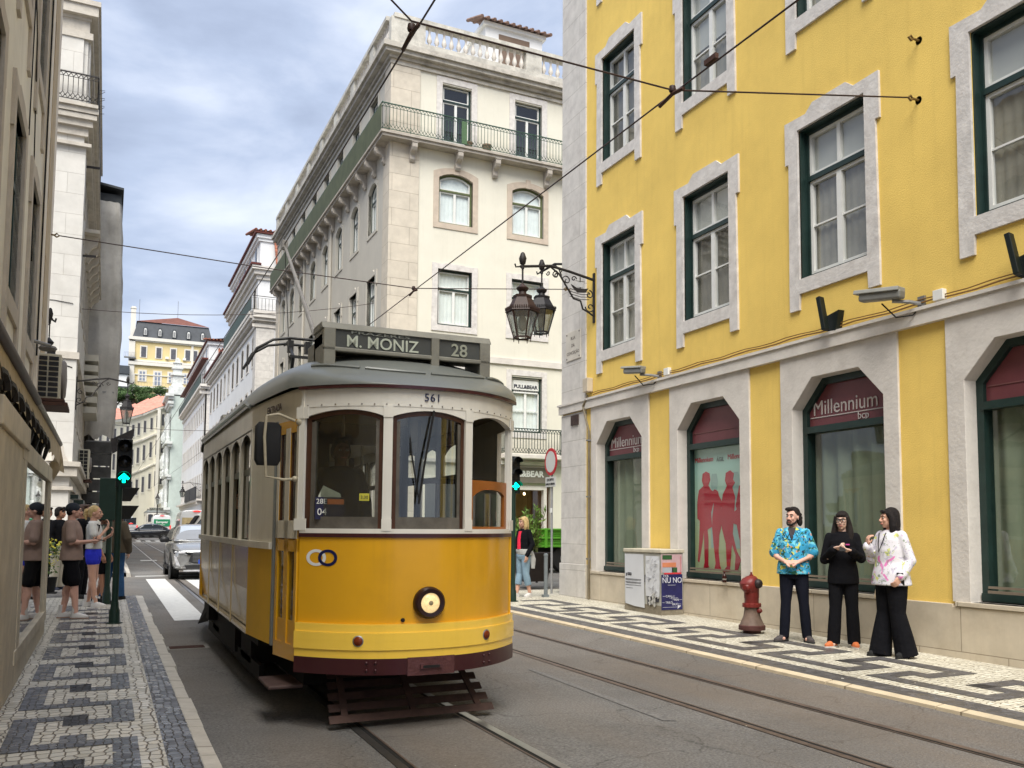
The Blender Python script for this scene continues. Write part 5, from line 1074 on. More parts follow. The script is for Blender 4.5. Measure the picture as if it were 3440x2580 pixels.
def backsignal(x, y, label, w=.18):
    t, R = signal(x, y, PV(y), 2.3, label, back=True); M = R @ T(x, y, 0)
    g = MB(M); g.box(-w, w*.6, -.05, .1, 1.72, 2.46); g.build('housing', GPOLE, t, bev=.01)
    g = MB(M)
    for z in (2.30, 1.98): g.add([(.12, 0, z), (.46, .05, z), (.32, .05, z-.24), (.12, 0, z-.24), (.12, .16, z), (.46, .2, z), (.32, .2, z-.24), (.12, .16, z-.24)], [(0, 1, 2, 3), (4, 5, 6, 7), (0, 1, 5, 4), (2, 3, 7, 6), (1, 2, 6, 5)])
    g.build('visor', MATS['signal_black'], t)
backsignal(.06, 17.8, 'rear of a dark green traffic light behind the green arrow one')
backsignal(7.30, 29.4, 'rear of a far dark green traffic light in front of the shop entrance', .22)
t = thing('street_flag', 'dark cloth strip hanging above the left traffic light', 'cloth', (.25, 19, 3.4)); g = MB(rel(t)); g.add([(.02, 19, 3.25), (.42, 19, 3.48), (.40, 19, 3.30), (.30, 19.02, 3.14), (.06, 19.02, 2.98), (.40, 19, 3.56)], [(0, 1, 2, 3, 4)]); 
o = g.build('cloth', mat('dark_cloth', (.03, .028, .03), .9, .3, 9), t, fix=False); so_ = o.modifiers.new('s', 'SOLIDIFY'); so_.thickness = .02
# no entry sign
t = thing('road_sign', 'round white road sign with red rim on a grey post by the yellow corner', 'road sign', (8.285, 17.0, PV(17))); R = rel(t) @ T(8.285, 17, 0) @ RZ(-90)
g = MB(R); g.tube([(0, .03, PV(17)), (0, .03, 3.25)], .024, 10); g.build('post', mat('galvanised', (.33, .33, .33), .45, .15, 6, metal=.4), t)
g = MB(R); g.lathe([(.0, -.005), (.285, -.005), (.29, 0), (.285, .012), (0, .012)], 32, (0, 0, 3.0), 'y'); g.build('disc', mat('sign_red', (.45, .02, .03), .4, .05), t)
g = MB(R); g.lathe([(.0, -.009), (.225, -.009), (.225, -.0055)], 32, (0, 0, 3.0), 'y'); g.build('disc_centre', mat('sign_white', (.55, .55, .52), .4, .05), t)
pl = MB(R); pl.box(-.24, .24, -.008, .006, 2.47, 2.68); p = pl.build('plate', MATS['sign_white'], t, bev=.004)
textmesh('EXCEPTO', .075, mat('sign_black', (.03, .03, .03), .5), 'lettering', p, R @ T(0, -.011, 2.62)); textmesh('LIMPEZA URBANA', .062, MATS['sign_black'], 'lettering', p, R @ T(0, -.011, 2.53), sx=.85)
g = MB(R); g.box(-.035, .035, .0, .025, 1.93, 2.03); g.build('sticker', WHPAINT, t)
# bollards
for x, y, l in ((7.83, 16.27, 'grey steel bollard between the planter and the road sign'),):
    t = thing('bollard', l, 'bollard', (x, y, PV(y))); g = MB(); g.tube([(0, 0, 0), (0, 0, .83)], .04, 14); g.lathe([(.045, .80), (.045, .84), (.02, .86)], 14); g.build('post', mat('bollard_grey', (.16, .18, .19), .5, .15, 6), t)
    g = MB(); g.box(-.07, .05, -.05, .05, 0, .05); g.build('foot', MATS['bollard_grey'], t)
# planter with a shrub
t = thing('planter', 'dark square planter with leafy green shrub behind the woman in red', 'planter', (9.3, 20.1, PV(20.1)))
g = MB(); g.rings([(0, 0, .06, .30, .30, .12), (0, 0, .74, .36, .36, .12), (0, 0, .76, .33, .33, .12), (0, 0, .68, .31, .31, .12)], 32); g.build('box', mat('dark_brown_plastic', (.022, .017, .016), .6, .2, 6), t)
g = MB()
for a in (-1, 1):
    for b_ in (-1, 1): g.tube([(a*.24, b_*.24, 0), (a*.24, b_*.24, .07)], .03, 8)
g.build('foot', BLACK, t)
rnd = random.Random(11); s = MB(); g = MB()
for i in range(46):
    a = rnd.uniform(0, 2*PI); l = rnd.uniform(.45, 1.15); sp = rnd.uniform(.1, .48); tip = Vector((-.12+sp*math.cos(a), sp*math.sin(a), .7+l)); s.tube([(rnd.uniform(-.15, .15), rnd.uniform(-.15, .15), .7), tuple((tip+Vector((0, 0, .6)))*.5), tuple(tip)], .008, 4)
    for k in range(16):
        f = rnd.uniform(.25, 1); p = Vector((0, 0, .7)).lerp(tip, f); d = Vector((rnd.gauss(0, 1), rnd.gauss(0, 1), rnd.uniform(.1, 1.3))).normalized(); u = d*rnd.uniform(.09, .17); v = d.cross(Vector((rnd.random(), rnd.random(), rnd.random()))).normalized()*.022
        g.add([tuple(p), tuple(p+u*.5-v), tuple(p+u), tuple(p+u*.5+v)], [(0, 1, 2, 3)])
s.build('stem', mat('green_stem', (.12, .14, .05), .7), t); g.build('leaves', leafmat('shrub_leaves', (.20, .34, .07), .45), t, fix=False)
# green tipper truck
t = thing('truck', 'bright green flatbed truck parked in the cross street beyond the planter', 'truck', (13, 26.5, G(26))); R = rel(t); TG = mat('truck_green', (.10, .33, .03), .4, .08, 2)
g = MB(R); X0, X1 = 11.6, 16; g.box(X0, X1, 26.02, 26.06, 1.05, 1.62); g.box(X0, X0+.05, 26.0, 28, 1.05, 1.62); g.box(X0, X1, 26, 28, 1.02, 1.08)
for z in (1.04, 1.3, 1.57): g.box(X0, X1, 25.96, 26.02, z, z+.06)
for i in range(6): g.box(X0+i*.85, X0+i*.85+.09, 25.93, 26.02, 1.02, 1.64)
for z in (1.12, 1.17, 1.22, 1.38, 1.44, 1.5): g.box(X0, X1, 25.99, 26.02, z, z+.025)
g.build('cargo_bed', TG, t, bev=.008)
g = MB(R); g.box(X0+.3, 17.5, 26.3, 27.7, .7, 1.02); g.build('chassis', BLACK, t)
for i, x in enumerate((13.25, 16.6)):
    for y in (26.05, 27.7):
        w_ = MB(R); w_.lathe([(.2, 0), (.44, 0), (.47, .05), (.47, .22), (.44, .27), (.2, .27)], 24, (x, y, G(26)+.47), 'y'); wh = w_.build('wheel', BLACK, t); w_ = MB(R); w_.lathe([(.02, -.01), (.2, .0), (.22, .05), (.2, .1)], 16, (x, y, G(26)+.47), 'y'); w_.build('rim', GRAYM, wh)
g = MB(R); g.rings([(17, 27, .8, .9, 1.0, .2), (17, 27, 1.9, .9, 1., .2), (16.9, 27, 2.5, .75, .9, .2)], 24); g.build('cab', TG, t)
# cabinet with bills
def cabinet():
    t = thing('utility_cabinet', 'beige street cabinet plastered with white bills and a blue concert poster', 'utility cabinet', (8.13, 12.78, PV(12.8))); R = rel(t); z0 = .19; CM = mat('cabinet_grey', (.42, .41, .36), .6, .1, 4, grime=.4, dark=(.2, .18, .15)); X0, X1, Y0, Y1 = 7.92, 8.34, 12.22, 13.36
    g = MB(R); g.box(X0, X1, Y0, Y1, .36, 1.20); g.build('body', CM, t, bev=.008); g = MB(R); g.box(X0-.02, X1+.02, Y0-.02, Y1+.02, 1.20, 1.26); g.build('lid', mat('cabinet_lid', (.50, .46, .36), .7, .15, 6, grime=.3), t, bev=.012)
    g = MB(R); g.box(X0-.0, X1, Y0+.0, Y1, z0, .36); g.build('plinth', mat('cabinet_base', (.22, .19, .14), .85, .3, 5, .3, 30, grime=.4), t)
    F = R @ FR(X0, Y1, -90); PAP = mat('bill_paper', (.60, .61, .63), .7, .04, 3); INK = mat('bill_ink', (.05, .05, .06), .7)
    g = MB(F); g.add([(.02, -.008, 1.17), (.62, -.008, 1.17), (.66, -.012, .30), (.35, -.02, .31), (.05, -.015, .34)], [(0, 1, 2, 3, 4)]); p = g.build('white_bill', PAP, t, fix=False)
    g = MB(F); g.box(.07, .10, -.016, -.013, .80, .85)
    for z, l in ((.84, .13), (.815, .13)): g.box(.12, .12+l, -.016, -.013, z, z+.018)
    for i, z in enumerate((.75, .735, .70, .685, .65)): g.box(.06, .56-.02*(i % 2), -.016, -.0145, z, z+.006)
    g.box(.08, .3, -.016, -.0145, .60, .606); g.build('print', INK, p)
    g = MB(F); rnd = random.Random(4); n = 8; vs = [(.70+.42*i/n, -.014-.008*rnd.random(), .50+.65*j/10) for j in range(11) for i in range(n+1)]; g.add(vs, [(j*(n+1)+i, j*(n+1)+i+1, (j+1)*(n+1)+i+1, (j+1)*(n+1)+i) for j in range(10) for i in range(n)]); p = g.build('crumpled_bill', PAP, t, fix=False)
    g = MB(F)
    for i in range(26): z = rnd.uniform(.53, 1.1); x = rnd.uniform(.72, 1.0); g.bar((x, -.026, z), (x+rnd.uniform(.02, .1), -.026, z+rnd.uniform(-.03, .03)), .004)
    g.build('scribble', mat('faint_ink', (.3, .3, .32), .8), p)
    g = MB(F); g.box(.66, .68, -.012, 0, .72, .84); g.build('lock', INK, t); g = MB(F); g.box(.74, .86, -.010, -.002, .36, .5); g.build('sticker', INK, t); g = MB(F); g.box(.96, 1.08, -.010, -.002, .42, .52); g.build('sticker', INK, t)
    g = MB(F)
    for i in range(9): x = rnd.uniform(.78, 1.12); z = rnd.uniform(.33, .5); g.add([(x, -.02, z), (x+.06, -.03, z+.02), (x+.03, -.015, z+.09), (x-.03, -.02, z+.05)], [(0, 1, 2, 3)])
    g.build('torn_paper', mat('torn_paper', (.45, .44, .41), .8, .2, 20), t, fix=False)
    E = R @ FR(X0, Y0, 0); BL = mat('navy_poster', (.018, .018, .085), .5, .3, 5); g = MB(E); g.box(0, .40, -.008, -.002, .30, .86); p = g.build('blue_poster', BL, t); PW = mat('poster_white', (.55, .56, .62), .6)
    textmesh('NU NO', .125, PW, 'lettering', p, E @ T(.2, -.012, .765), sx=.9); 
    for s, x, z in (('CAN', .13, .515), ('TO', .21, .485), ('VEN', .28, .455), ('TRILO', .14, .415), ('DUO', .26, .385)): textmesh(s, .05, PW, 'lettering', p, E @ T(x, -.012, z), ext=.001)
    textmesh('CCB', .05, PW, 'lettering', p, E @ T(.08, -.012, .835)); g = MB(E); g.box(.02, .3, -.011, -.0085, .34, .344); g.box(.12, .27, -.011, -.0085, .69, .694)
    for x, z in ((.02, .515), (.2, .515), (.15, .485), (.26, .485), (.2, .455), (.34, .455), (.01, .415), (.2, .385), (.32, .385)): g.box(x, x+.05, -.011, -.0085, z, z+.004)
    g.add([(.3, -.012, .31), (.37, -.012, .36), (.31, -.012, .37)], [(0, 1, 2)]); g.build('print', PW, p)
    g = MB(E); g.box(.0, .40, -.006, -.002, .89, 1.18); p = g.build('torn_poster', mat('pinkish_poster', (.48, .32, .34), .6, .15, 5), t)
    for a, c in (((.02, .2, 1.10, 1.17), (.03, .09, .03)), ((.02, .28, .98, 1.05), (.55, .20, .10)), ((.02, .22, .89, .97), (.35, .38, .42)), ((.2, .3, .89, .97), (.02, .10, .16)), ((.05, .38, .865, .89), (.55, .04, .05)), ((.36, .375, .9, 1.15), (.5, .2, .2))):
        g = MB(E); g.box(a[0], a[1], -.010, -.007, a[2], a[3]); g.build('colour_patch', mat('patch_%d' % int(c[0]*100+c[1]*10), c, .6, .1, 8), p)
cabinet()
# hydrant
t = thing('fire_hydrant', 'worn red fire hydrant standing between the cabinet and the man in the palm shirt', 'fire hydrant', (7.77, 9.77, PV(9.77))); HR = mat('hydrant_red', (.17, .022, .018), .4, .2, 8, .1, 30, grime=.25, dark=(.1, .03, .03)); HB = mat('hydrant_brown', (.16, .11, .085), .6, .3, 8, .2, 30, grime=.3)
g = MB(); g.lathe([(.178, .045), (.178, .10), (.165, .11)], 24); g.lathe([(.12, 0), (.12, .05)], 12); g.build('base_flange', mat('hydrant_dark', (.09, .035, .03), .6, .3, 8), t)
g = MB(); g.lathe([(.165, .105), (.145, .15), (.115, .22), (.10, .30), (.10, .345)], 24); g.build('bell_base', HB, t)
g = MB(); g.lathe([(.125, .345), (.125, .385), (.11, .39), (.095, .40), (.095, .46), (.10, .47), (.10, .54), (.095, .56)], 20); g.build('barrel', HR, t)
g = MB(); g.rings([(0, 0, .54, .10, .10), (-.03, 0, .60, .13, .12), (-.04, 0, .66, .13, .125), (-.02, 0, .72, .105, .11), (0, 0, .755, .06, .06), (0, 0, .765, .03, .03)], 18); g.lathe([(.028, .76), (.028, .775), (.014, .78), (.014, .81)], 8); g.build('bonnet', HR, t)
for d, z, nm in ((200, .61, 'outlet_cap'), (280, .66, 'outlet_cap')):
    g = MB(RZ(d)); g.lathe([(.06, .06), (.065, .12), (.055, .15), (.03, .165), (.03, .17)], 14, (0, 0, z), 'x'); g.build(nm, HR if d == 200 else mat('hydrant_black', (.03, .02, .02), .5), t)
g = MB(); 
for k in range(10): a = 2*PI*k/10; g.lathe([(.012, 0), (.012, .012)], 6, (.112*math.cos(a), .112*math.sin(a), .385))
g.build('bolt', HR, t); g = MB(RZ(-70)); g.lathe([(.03, .08), (.035, .13), (.02, .15)], 10, (0, 0, .30), 'x'); g.build('drain_cap', HR, t)
# bottle on the sill, board behind the woman
t = thing('bottle', 'small brown glass bottle left on the sill of the poster window', 'bottle', (8.26, 11.02, .79)); g = MB(); g.lathe([(.03, 0), (.033, .01), (.033, .09), (.028, .11), (.012, .13), (.012, .16)], 12); g.build('glass', mat('brown_glass', (.03, .008, .006), .1, .1), t); g = MB(); g.lathe([(.0338, .04), (.0338, .06)], 12, cap=False); g.build('bottle_label', mat('dull_label', (.22, .20, .17), .7), t)
t = thing('cardboard', 'folded worn cardboard leaning on the window sill between the two women', 'cardboard', (8.2, 7.95, .76)); g = MB(rel(t)); g.add([(8.27, 8.05, .76), (8.27, 7.9, .76), (8.33, 7.92, 1.22), (8.33, 8.02, 1.23), (8.24, 8.05, .76), (8.24, 7.9, .76), (8.30, 7.92, 1.22), (8.30, 8.02, 1.23)], [(0, 1, 2, 3), (4, 5, 6, 7), (0, 1, 5, 4), (1, 2, 6, 5), (2, 3, 7, 6), (3, 0, 4, 7)]); g.build('board', mat('cardboard_brown', (.42, .33, .22), .9, .3, 9), t)
# street name plaque, junction box, dark plaque, downpipe, floodlight plates, cameras
t = thing('street_plaque', 'pale stone street name plaque on the corner of the yellow building', 'plaque', (8.37, 16.12, 5.35)); F = rel(t) @ FR(8.37, 16.12, -90)
g = MB(F); g.box(-.32, .32, -.02, 0, 5.02, 5.62); g.build('plate', mat('plaque_stone', (.58, .54, .47), .7, .1, 4), t, bev=.006)
for s, z, sz in (('RUA', 5.47, .10), ('DA', 5.32, .10), ('CONCEIÇÃO', 5.17, .092)): textmesh(s, sz, mat('plaque_ink', (.10, .08, .07), .7), 'lettering', t, F @ T(0, -.022, z), ext=.001)
g = MB(F)
for x in (-.27, .27):
    for z in (5.07, 5.57): g.lathe([(.014, -.028), (.014, -.02)], 8, (x, 0, z), 'y')
g.build('bolt', IRON, t)
t = thing('small_plaque', 'small dark metal plaque just below the stone band at the yellow corner', 'plaque', (8.35, 16.05, 3.78)); g = MB(rel(t) @ FR(8.37, 16.05, -90)); g.box(-.15, .15, -.03, 0, 3.68, 3.88); g.build('plate', mat('dark_brown_plate', (.05, .03, .025), .6, .5, 20, .4, 40), t)
t = thing('downpipe', 'thin stained downpipe and cables beside the corner stones of the yellow building', 'downpipe', (8.33, 15.42, .3)); g = MB(rel(t)); g.tube([(8.34, 15.42, PV(15)), (8.34, 15.42, 3.5)], .028, 8); g.tube([(8.30, 15.35, PV(15)), (8.30, 15.35, 3.0)], .014, 6); g.tube([(8.33, 15.45, 4.2), (8.30, 15.6, 4.0), (8.30, 15.5, 3.8), (8.34, 15.42, 3.5)], .022, 8); g.build('pipe', mat('pipe_brown', (.17, .14, .09), .6, .3, 5), t)
g = MB(rel(t))
for z in (1.0, 2.2, 3.3): g.box(8.3, 8.38, 15.38, 15.46, z, z+.03)
g.build('clip', GRAYM, t)
t = thing('junction_box', 'beige junction box on the yellow wall above the downpipe', 'junction box', (8.32, 15.45, 4.4)); g = MB(rel(t)); g.box(8.27, 8.40, 15.36, 15.56, 4.27, 4.54); g.build('box', mat('beige_box', (.50, .43, .33), .6, .1), t, bev=.01)
t = thing('facade_cable', 'thin clipped cable running along the stone band of the yellow building', 'cable', (8.38, 10, 4.2)); g = MB(rel(t)); pts = [(8.37, 15.3-.3*i, 4.205+.012*math.sin(i*1.7)) for i in range(70)]; g.tube(pts, .010, 5); g.tube([(p[0], p[1]+.1, p[2]+.035) for p in pts], .007, 5); g.build('cable', mat('ochre_cable', (.16, .08, .02), .7), t)
def camera_box(y, s, label, flip=1):
    t = thing('security_camera', label, 'security camera', (8.2, y, 4.2), group='grey cameras on the yellow facade'); R = rel(t) @ T(8.4, y, 4.2)
    g = MB(R); g.tube([(0, 0, 0), (-.16, .05, .02), (-.30, .18, .04)], .022, 8); g.box(-.03, 0, -.05, .05, -.07, .09); g.build('arm', GRAYM, t)
    CG = mat('camera_grey', (.20, .20, .185), .45, .1, 6, metal=.2); M = R @ T(-.34, .30, .12) @ RZ(12) @ RX(6)
    g = MB(M); g.box(-.06*s, .06*s, -.26*s, .26*s, -.05, .05*s); g.build('body', CG, t, bev=.02); g = MB(M); g.prism([(-.085*s, .04), (.085*s, .04), (.075*s, .085*s), (-.075*s, .085*s)], -.24*s, .32*s); g.build('sun_shield', mat('shield_grey', (.27, .27, .245), .5, .1, 6), t, bev=.008)
    g = MB(M); g.lathe([(.04, .262*s), (.04, .27*s), (.0, .27*s)], 12, (0, 0, 0), 'y'); g.build('lens', BLACK, t)
    g = MB(R); g.tube([(-.02, 0, -.02), (-.1, .06, -.13), (-.22, .2, -.14), (-.32, .32, .04)], .010, 6); g.build('cable', BLACK, t)
    g = MB(R); g.box(-.07, 0, -.34*1, -.20, -.02, .10); g.build('connection_box', WHPAINT, t, bev=.006)
camera_box(12.95, .9, 'smaller looking security camera above the first bank window from the corner'); camera_box(7.35, 1.05, 'large grey security camera above the second yellow panel right of the poster window')
for y, z, l in ((8.72, 4.16, 'dark green floodlight plate below the third window from the corner'), (5.95, 4.18, 'dark green floodlight plate at the right edge of the photo')):
    t = thing('floodlight', l, 'floodlight', (8.38, y, z)); R = rel(t) @ T(8.4, y, z)
    g = MB(R); g.add([(0, -.12, .24), (0, .10, .2), (0, .10, 0), (0, -.06, -.02), (-.10, -.12, .24), (-.10, .10, .2), (-.1, .10, 0), (-.10, -.06, -.02)], [(0, 1, 2, 3), (4, 5, 6, 7), (0, 1, 5, 4), (1, 2, 6, 5), (2, 3, 7, 6), (3, 0, 4, 7)]); g.build('bracket', mat('black_green', (.004, .008, .007), .5, .2), t)
    g = MB(R @ T(-.16, .06, .20) @ RX(-12) @ RZ(10)); g.box(-.10, .0, -.03, .03, -.22, .24); g.build('plate', mat('black_green', (.004, .008, .007), .5, .2), t, bev=.006)
def hook(x, y, z, label, d=-1):
    t = thing('wall_hook', label, 'wall hook', (x, y, z)); g = MB(rel(t) @ T(x, y, z)); g.lathe([(.05, 0), (.05, .02), (.02, .03)], 10, (0, 0, 0), 'x'); g.tube([(0, 0, 0), (d*.10, 0, 0), (d*.13, 0, .03), (d*.17, 0, .0), (d*.13, 0, -.03), (d*.09, 0, 0)], .014, 6); g.build('eye', mat('brass_brown', (.16, .10, .03), .5, .3, 10), t)
hook(8.4, 7.33, 6.65, 'wall hook on the yellow facade holding the end of the span wire'); hook(8.4, 7.30, 7.37, 'bare wall hook on the yellow facade above the span wire'); hook(-1.0, 16.3, 6.25, 'rusty wall hook high on the corner of the beige building', 1); hook(8.4, 16.3, 6.52, 'wall hook on the corner stones behind the lanterns')
# ------------------------------------------------------------------ overhead wires
WIRE = mat('copper_wire', (.035, .018, .016), .5, .2)
def wire(label, pts, r=.011, name='overhead_wire', cat='wire', group='overhead wires of the tram line'):
    t = thing(name, label, cat, pts[0], group=group); g = MB(T(*[-c for c in pts[0]])); g.tube(pts, r, 6); g.build('cable', WIRE, t); return t
def sag(a, b, s, n=12): return [tuple(Vector(a).lerp(Vector(b), i/n)-Vector((0, 0, s*4*(i/n)*(1-i/n)))) for i in range(n+1)]
wire('trolley wire straight above the yellow tram', [(2.2, -8, 5.82), (2.2, 7.3, 5.80), (2.2, 13.7, 5.76), (2.2, 40, 6.0), (2.2, 130, 6.9)], .009)
wire('trolley wire above the right hand track', [(4.97, -8, 5.8), (4.97, 7.41, 5.98), (4.97, 16.1, 6.02), (4.97, 40, 6.1), (4.97, 130, 6.9)], .009)
wire('thick span wire crossing to the hook on the yellow facade', [(-1.0, 5.6, 6.35), (1.55, 6.9, 6.12), (2.2, 7.3, 5.95), (4.97, 7.41, 6.02), (8.25, 7.33, 6.65)], .009)
wire('span wire crossing from the beige building to the lantern corner', [(-.85, 16.3, 6.25), (2.2, 16.1, 6.1), (4.97, 16.05, 6.06), (8.3, 16.3, 6.52)], .009)
wire('faint far span wire across the cross street', sag((-.9, 31, 8.3), (8.4, 32, 9.8), .3), .010)
wire('farthest span wires above the vans', sag((-1, 64.5, 8.4), (8.4, 62, 8.2), .3), .015)
for x, y, z, l in ((2.2, 7.3, 5.86, 'wire hanger above the top of the tram'), (4.97, 7.41, 6.0, 'wire hanger in front of the yellow facade'), (4.97, 16.08, 6.04, 'small wire hanger in front of the cream building')):
    t = thing('wire_hanger', l, 'wire hanger', (x, y, z), group='wire hangers'); g = MB(); g.lathe([(.032, 0), (.038, .02), (.032, .06), (.015, .07)], 10); g.build('insulator', mat('dark_insulator', (.03, .014, .012), .5, .2), t); g = MB(); g.tube([(0, -.2, -.05), (0, 0, -.02), (0, .24, -.05)], .02, 6); g.tube([(0, 0, -.03), (0, 0, .03)], .018, 6); g.build('ear', RUST, t)
t = thing('wire_clamp', 'small clamp sitting on the right trolley wire in front of the upper window', 'wire clamp', (4.97, 6.75, 5.99)); g = MB(rel(t)); g.box(4.95, 4.99, 6.66, 6.84, 6.0, 6.05); g.build('clamp', RUST, t)
# ------------------------------------------------------------------ trams
def paint(name, col, rough=.28, coat=.4, grime=.12, dark=(.08, .05, .02), bump=.06):
    m = mat(name, col, rough, .05, 1.5, bump, 5, grime=grime, dark=dark, streak=grime*.8); b = m.node_tree.nodes['Principled BSDF']; b.inputs['Coat Weight'].default_value = coat; b.inputs['Coat Roughness'].default_value = .12; return m
TY = paint('tram_yellow', (.66, .335, .008), .26, .5, .22, (.20, .11, .02), .16); TY2 = paint('tram_bright_yellow', (.88, .58, .07), .22, .7); TW = paint('tram_white', (.70, .68, .62), .4, .2, .22, (.25, .2, .15)); TM = paint('tram_maroon', (.040, .006, .009), .3, .3)
TC = paint('tram_cream', (.66, .62, .52), .4, .2, .3, (.22, .17, .11)); TROOF = paint('tram_roof', (.15, .16, .15), .38, .15, .2, (.05, .05, .05)); TBOX = mat('sign_box_grey', (.20, .195, .165), .5, .18, 4, .1, 30, grime=.4, dark=(.08, .07, .06), streak=.3)
WOODT = mat('varnished_wood', (.055, .022, .012), .35, .3, 6, .1, 20); WOODO = mat('orange_wood', (.30, .10, .018), .35, .2, 4); TGREEN = mat('green_window_frame', (.13, .12, .085), .5, .2, 6, grime=.3); UNDER = mat('underframe', (.010, .009, .009), .8, .4, 6); SLATW = mat('fender_slat', (.055, .030, .024), .75, .4, 7, .3, 30)
SILV = paint('side_film', (.60, .47, .24), .2, .5, .3, (.22, .16, .09), .3); SILV.node_tree.nodes['Principled BSDF'].inputs['Metallic'].default_value = .35
INT = mat('tram_interior', (.035, .016, .008), .6, .3, 4); CEIL = mat('tram_ceiling', (.30, .26, .18), .6, .1)
def fy(x): return .48*(abs(x)/.878)**2.4
def cstrip(mb, a, b, zb, zt, off=0., th=.04, n=18, sx=1.):
    """panel wrapped on the bowed tram end between x=a and x=b; zb/zt may be functions of x"""
    zb_ = zb if callable(zb) else (lambda x: zb); zt_ = zt if callable(zt) else (lambda x: zt); vs = []
    for i in range(n+1):
        x = a+(b-a)*i/n; e = 1e-3; tx, ty = 1., (fy(x+e)-fy(x-e))/(2*e); l = math.hypot(tx, ty); nx, ny = ty/l, -1/l
        for o in (off, off-th): vs += [((x+nx*o)*sx, fy(x)+ny*o, zb_(x)), ((x+nx*o)*sx, fy(x)+ny*o, zt_(x))]
    fs = []
    for i in range(n):
        k = i*4; fs += [(k, k+4, k+5, k+1), (k+2, k+3, k+7, k+6), (k+1, k+5, k+7, k+3), (k, k+2, k+6, k+4)]
    fs += [(0, 1, 3, 2), (4*n, 4*n+2, 4*n+3, 4*n+1)]
    mb.add(vs, fs, True)
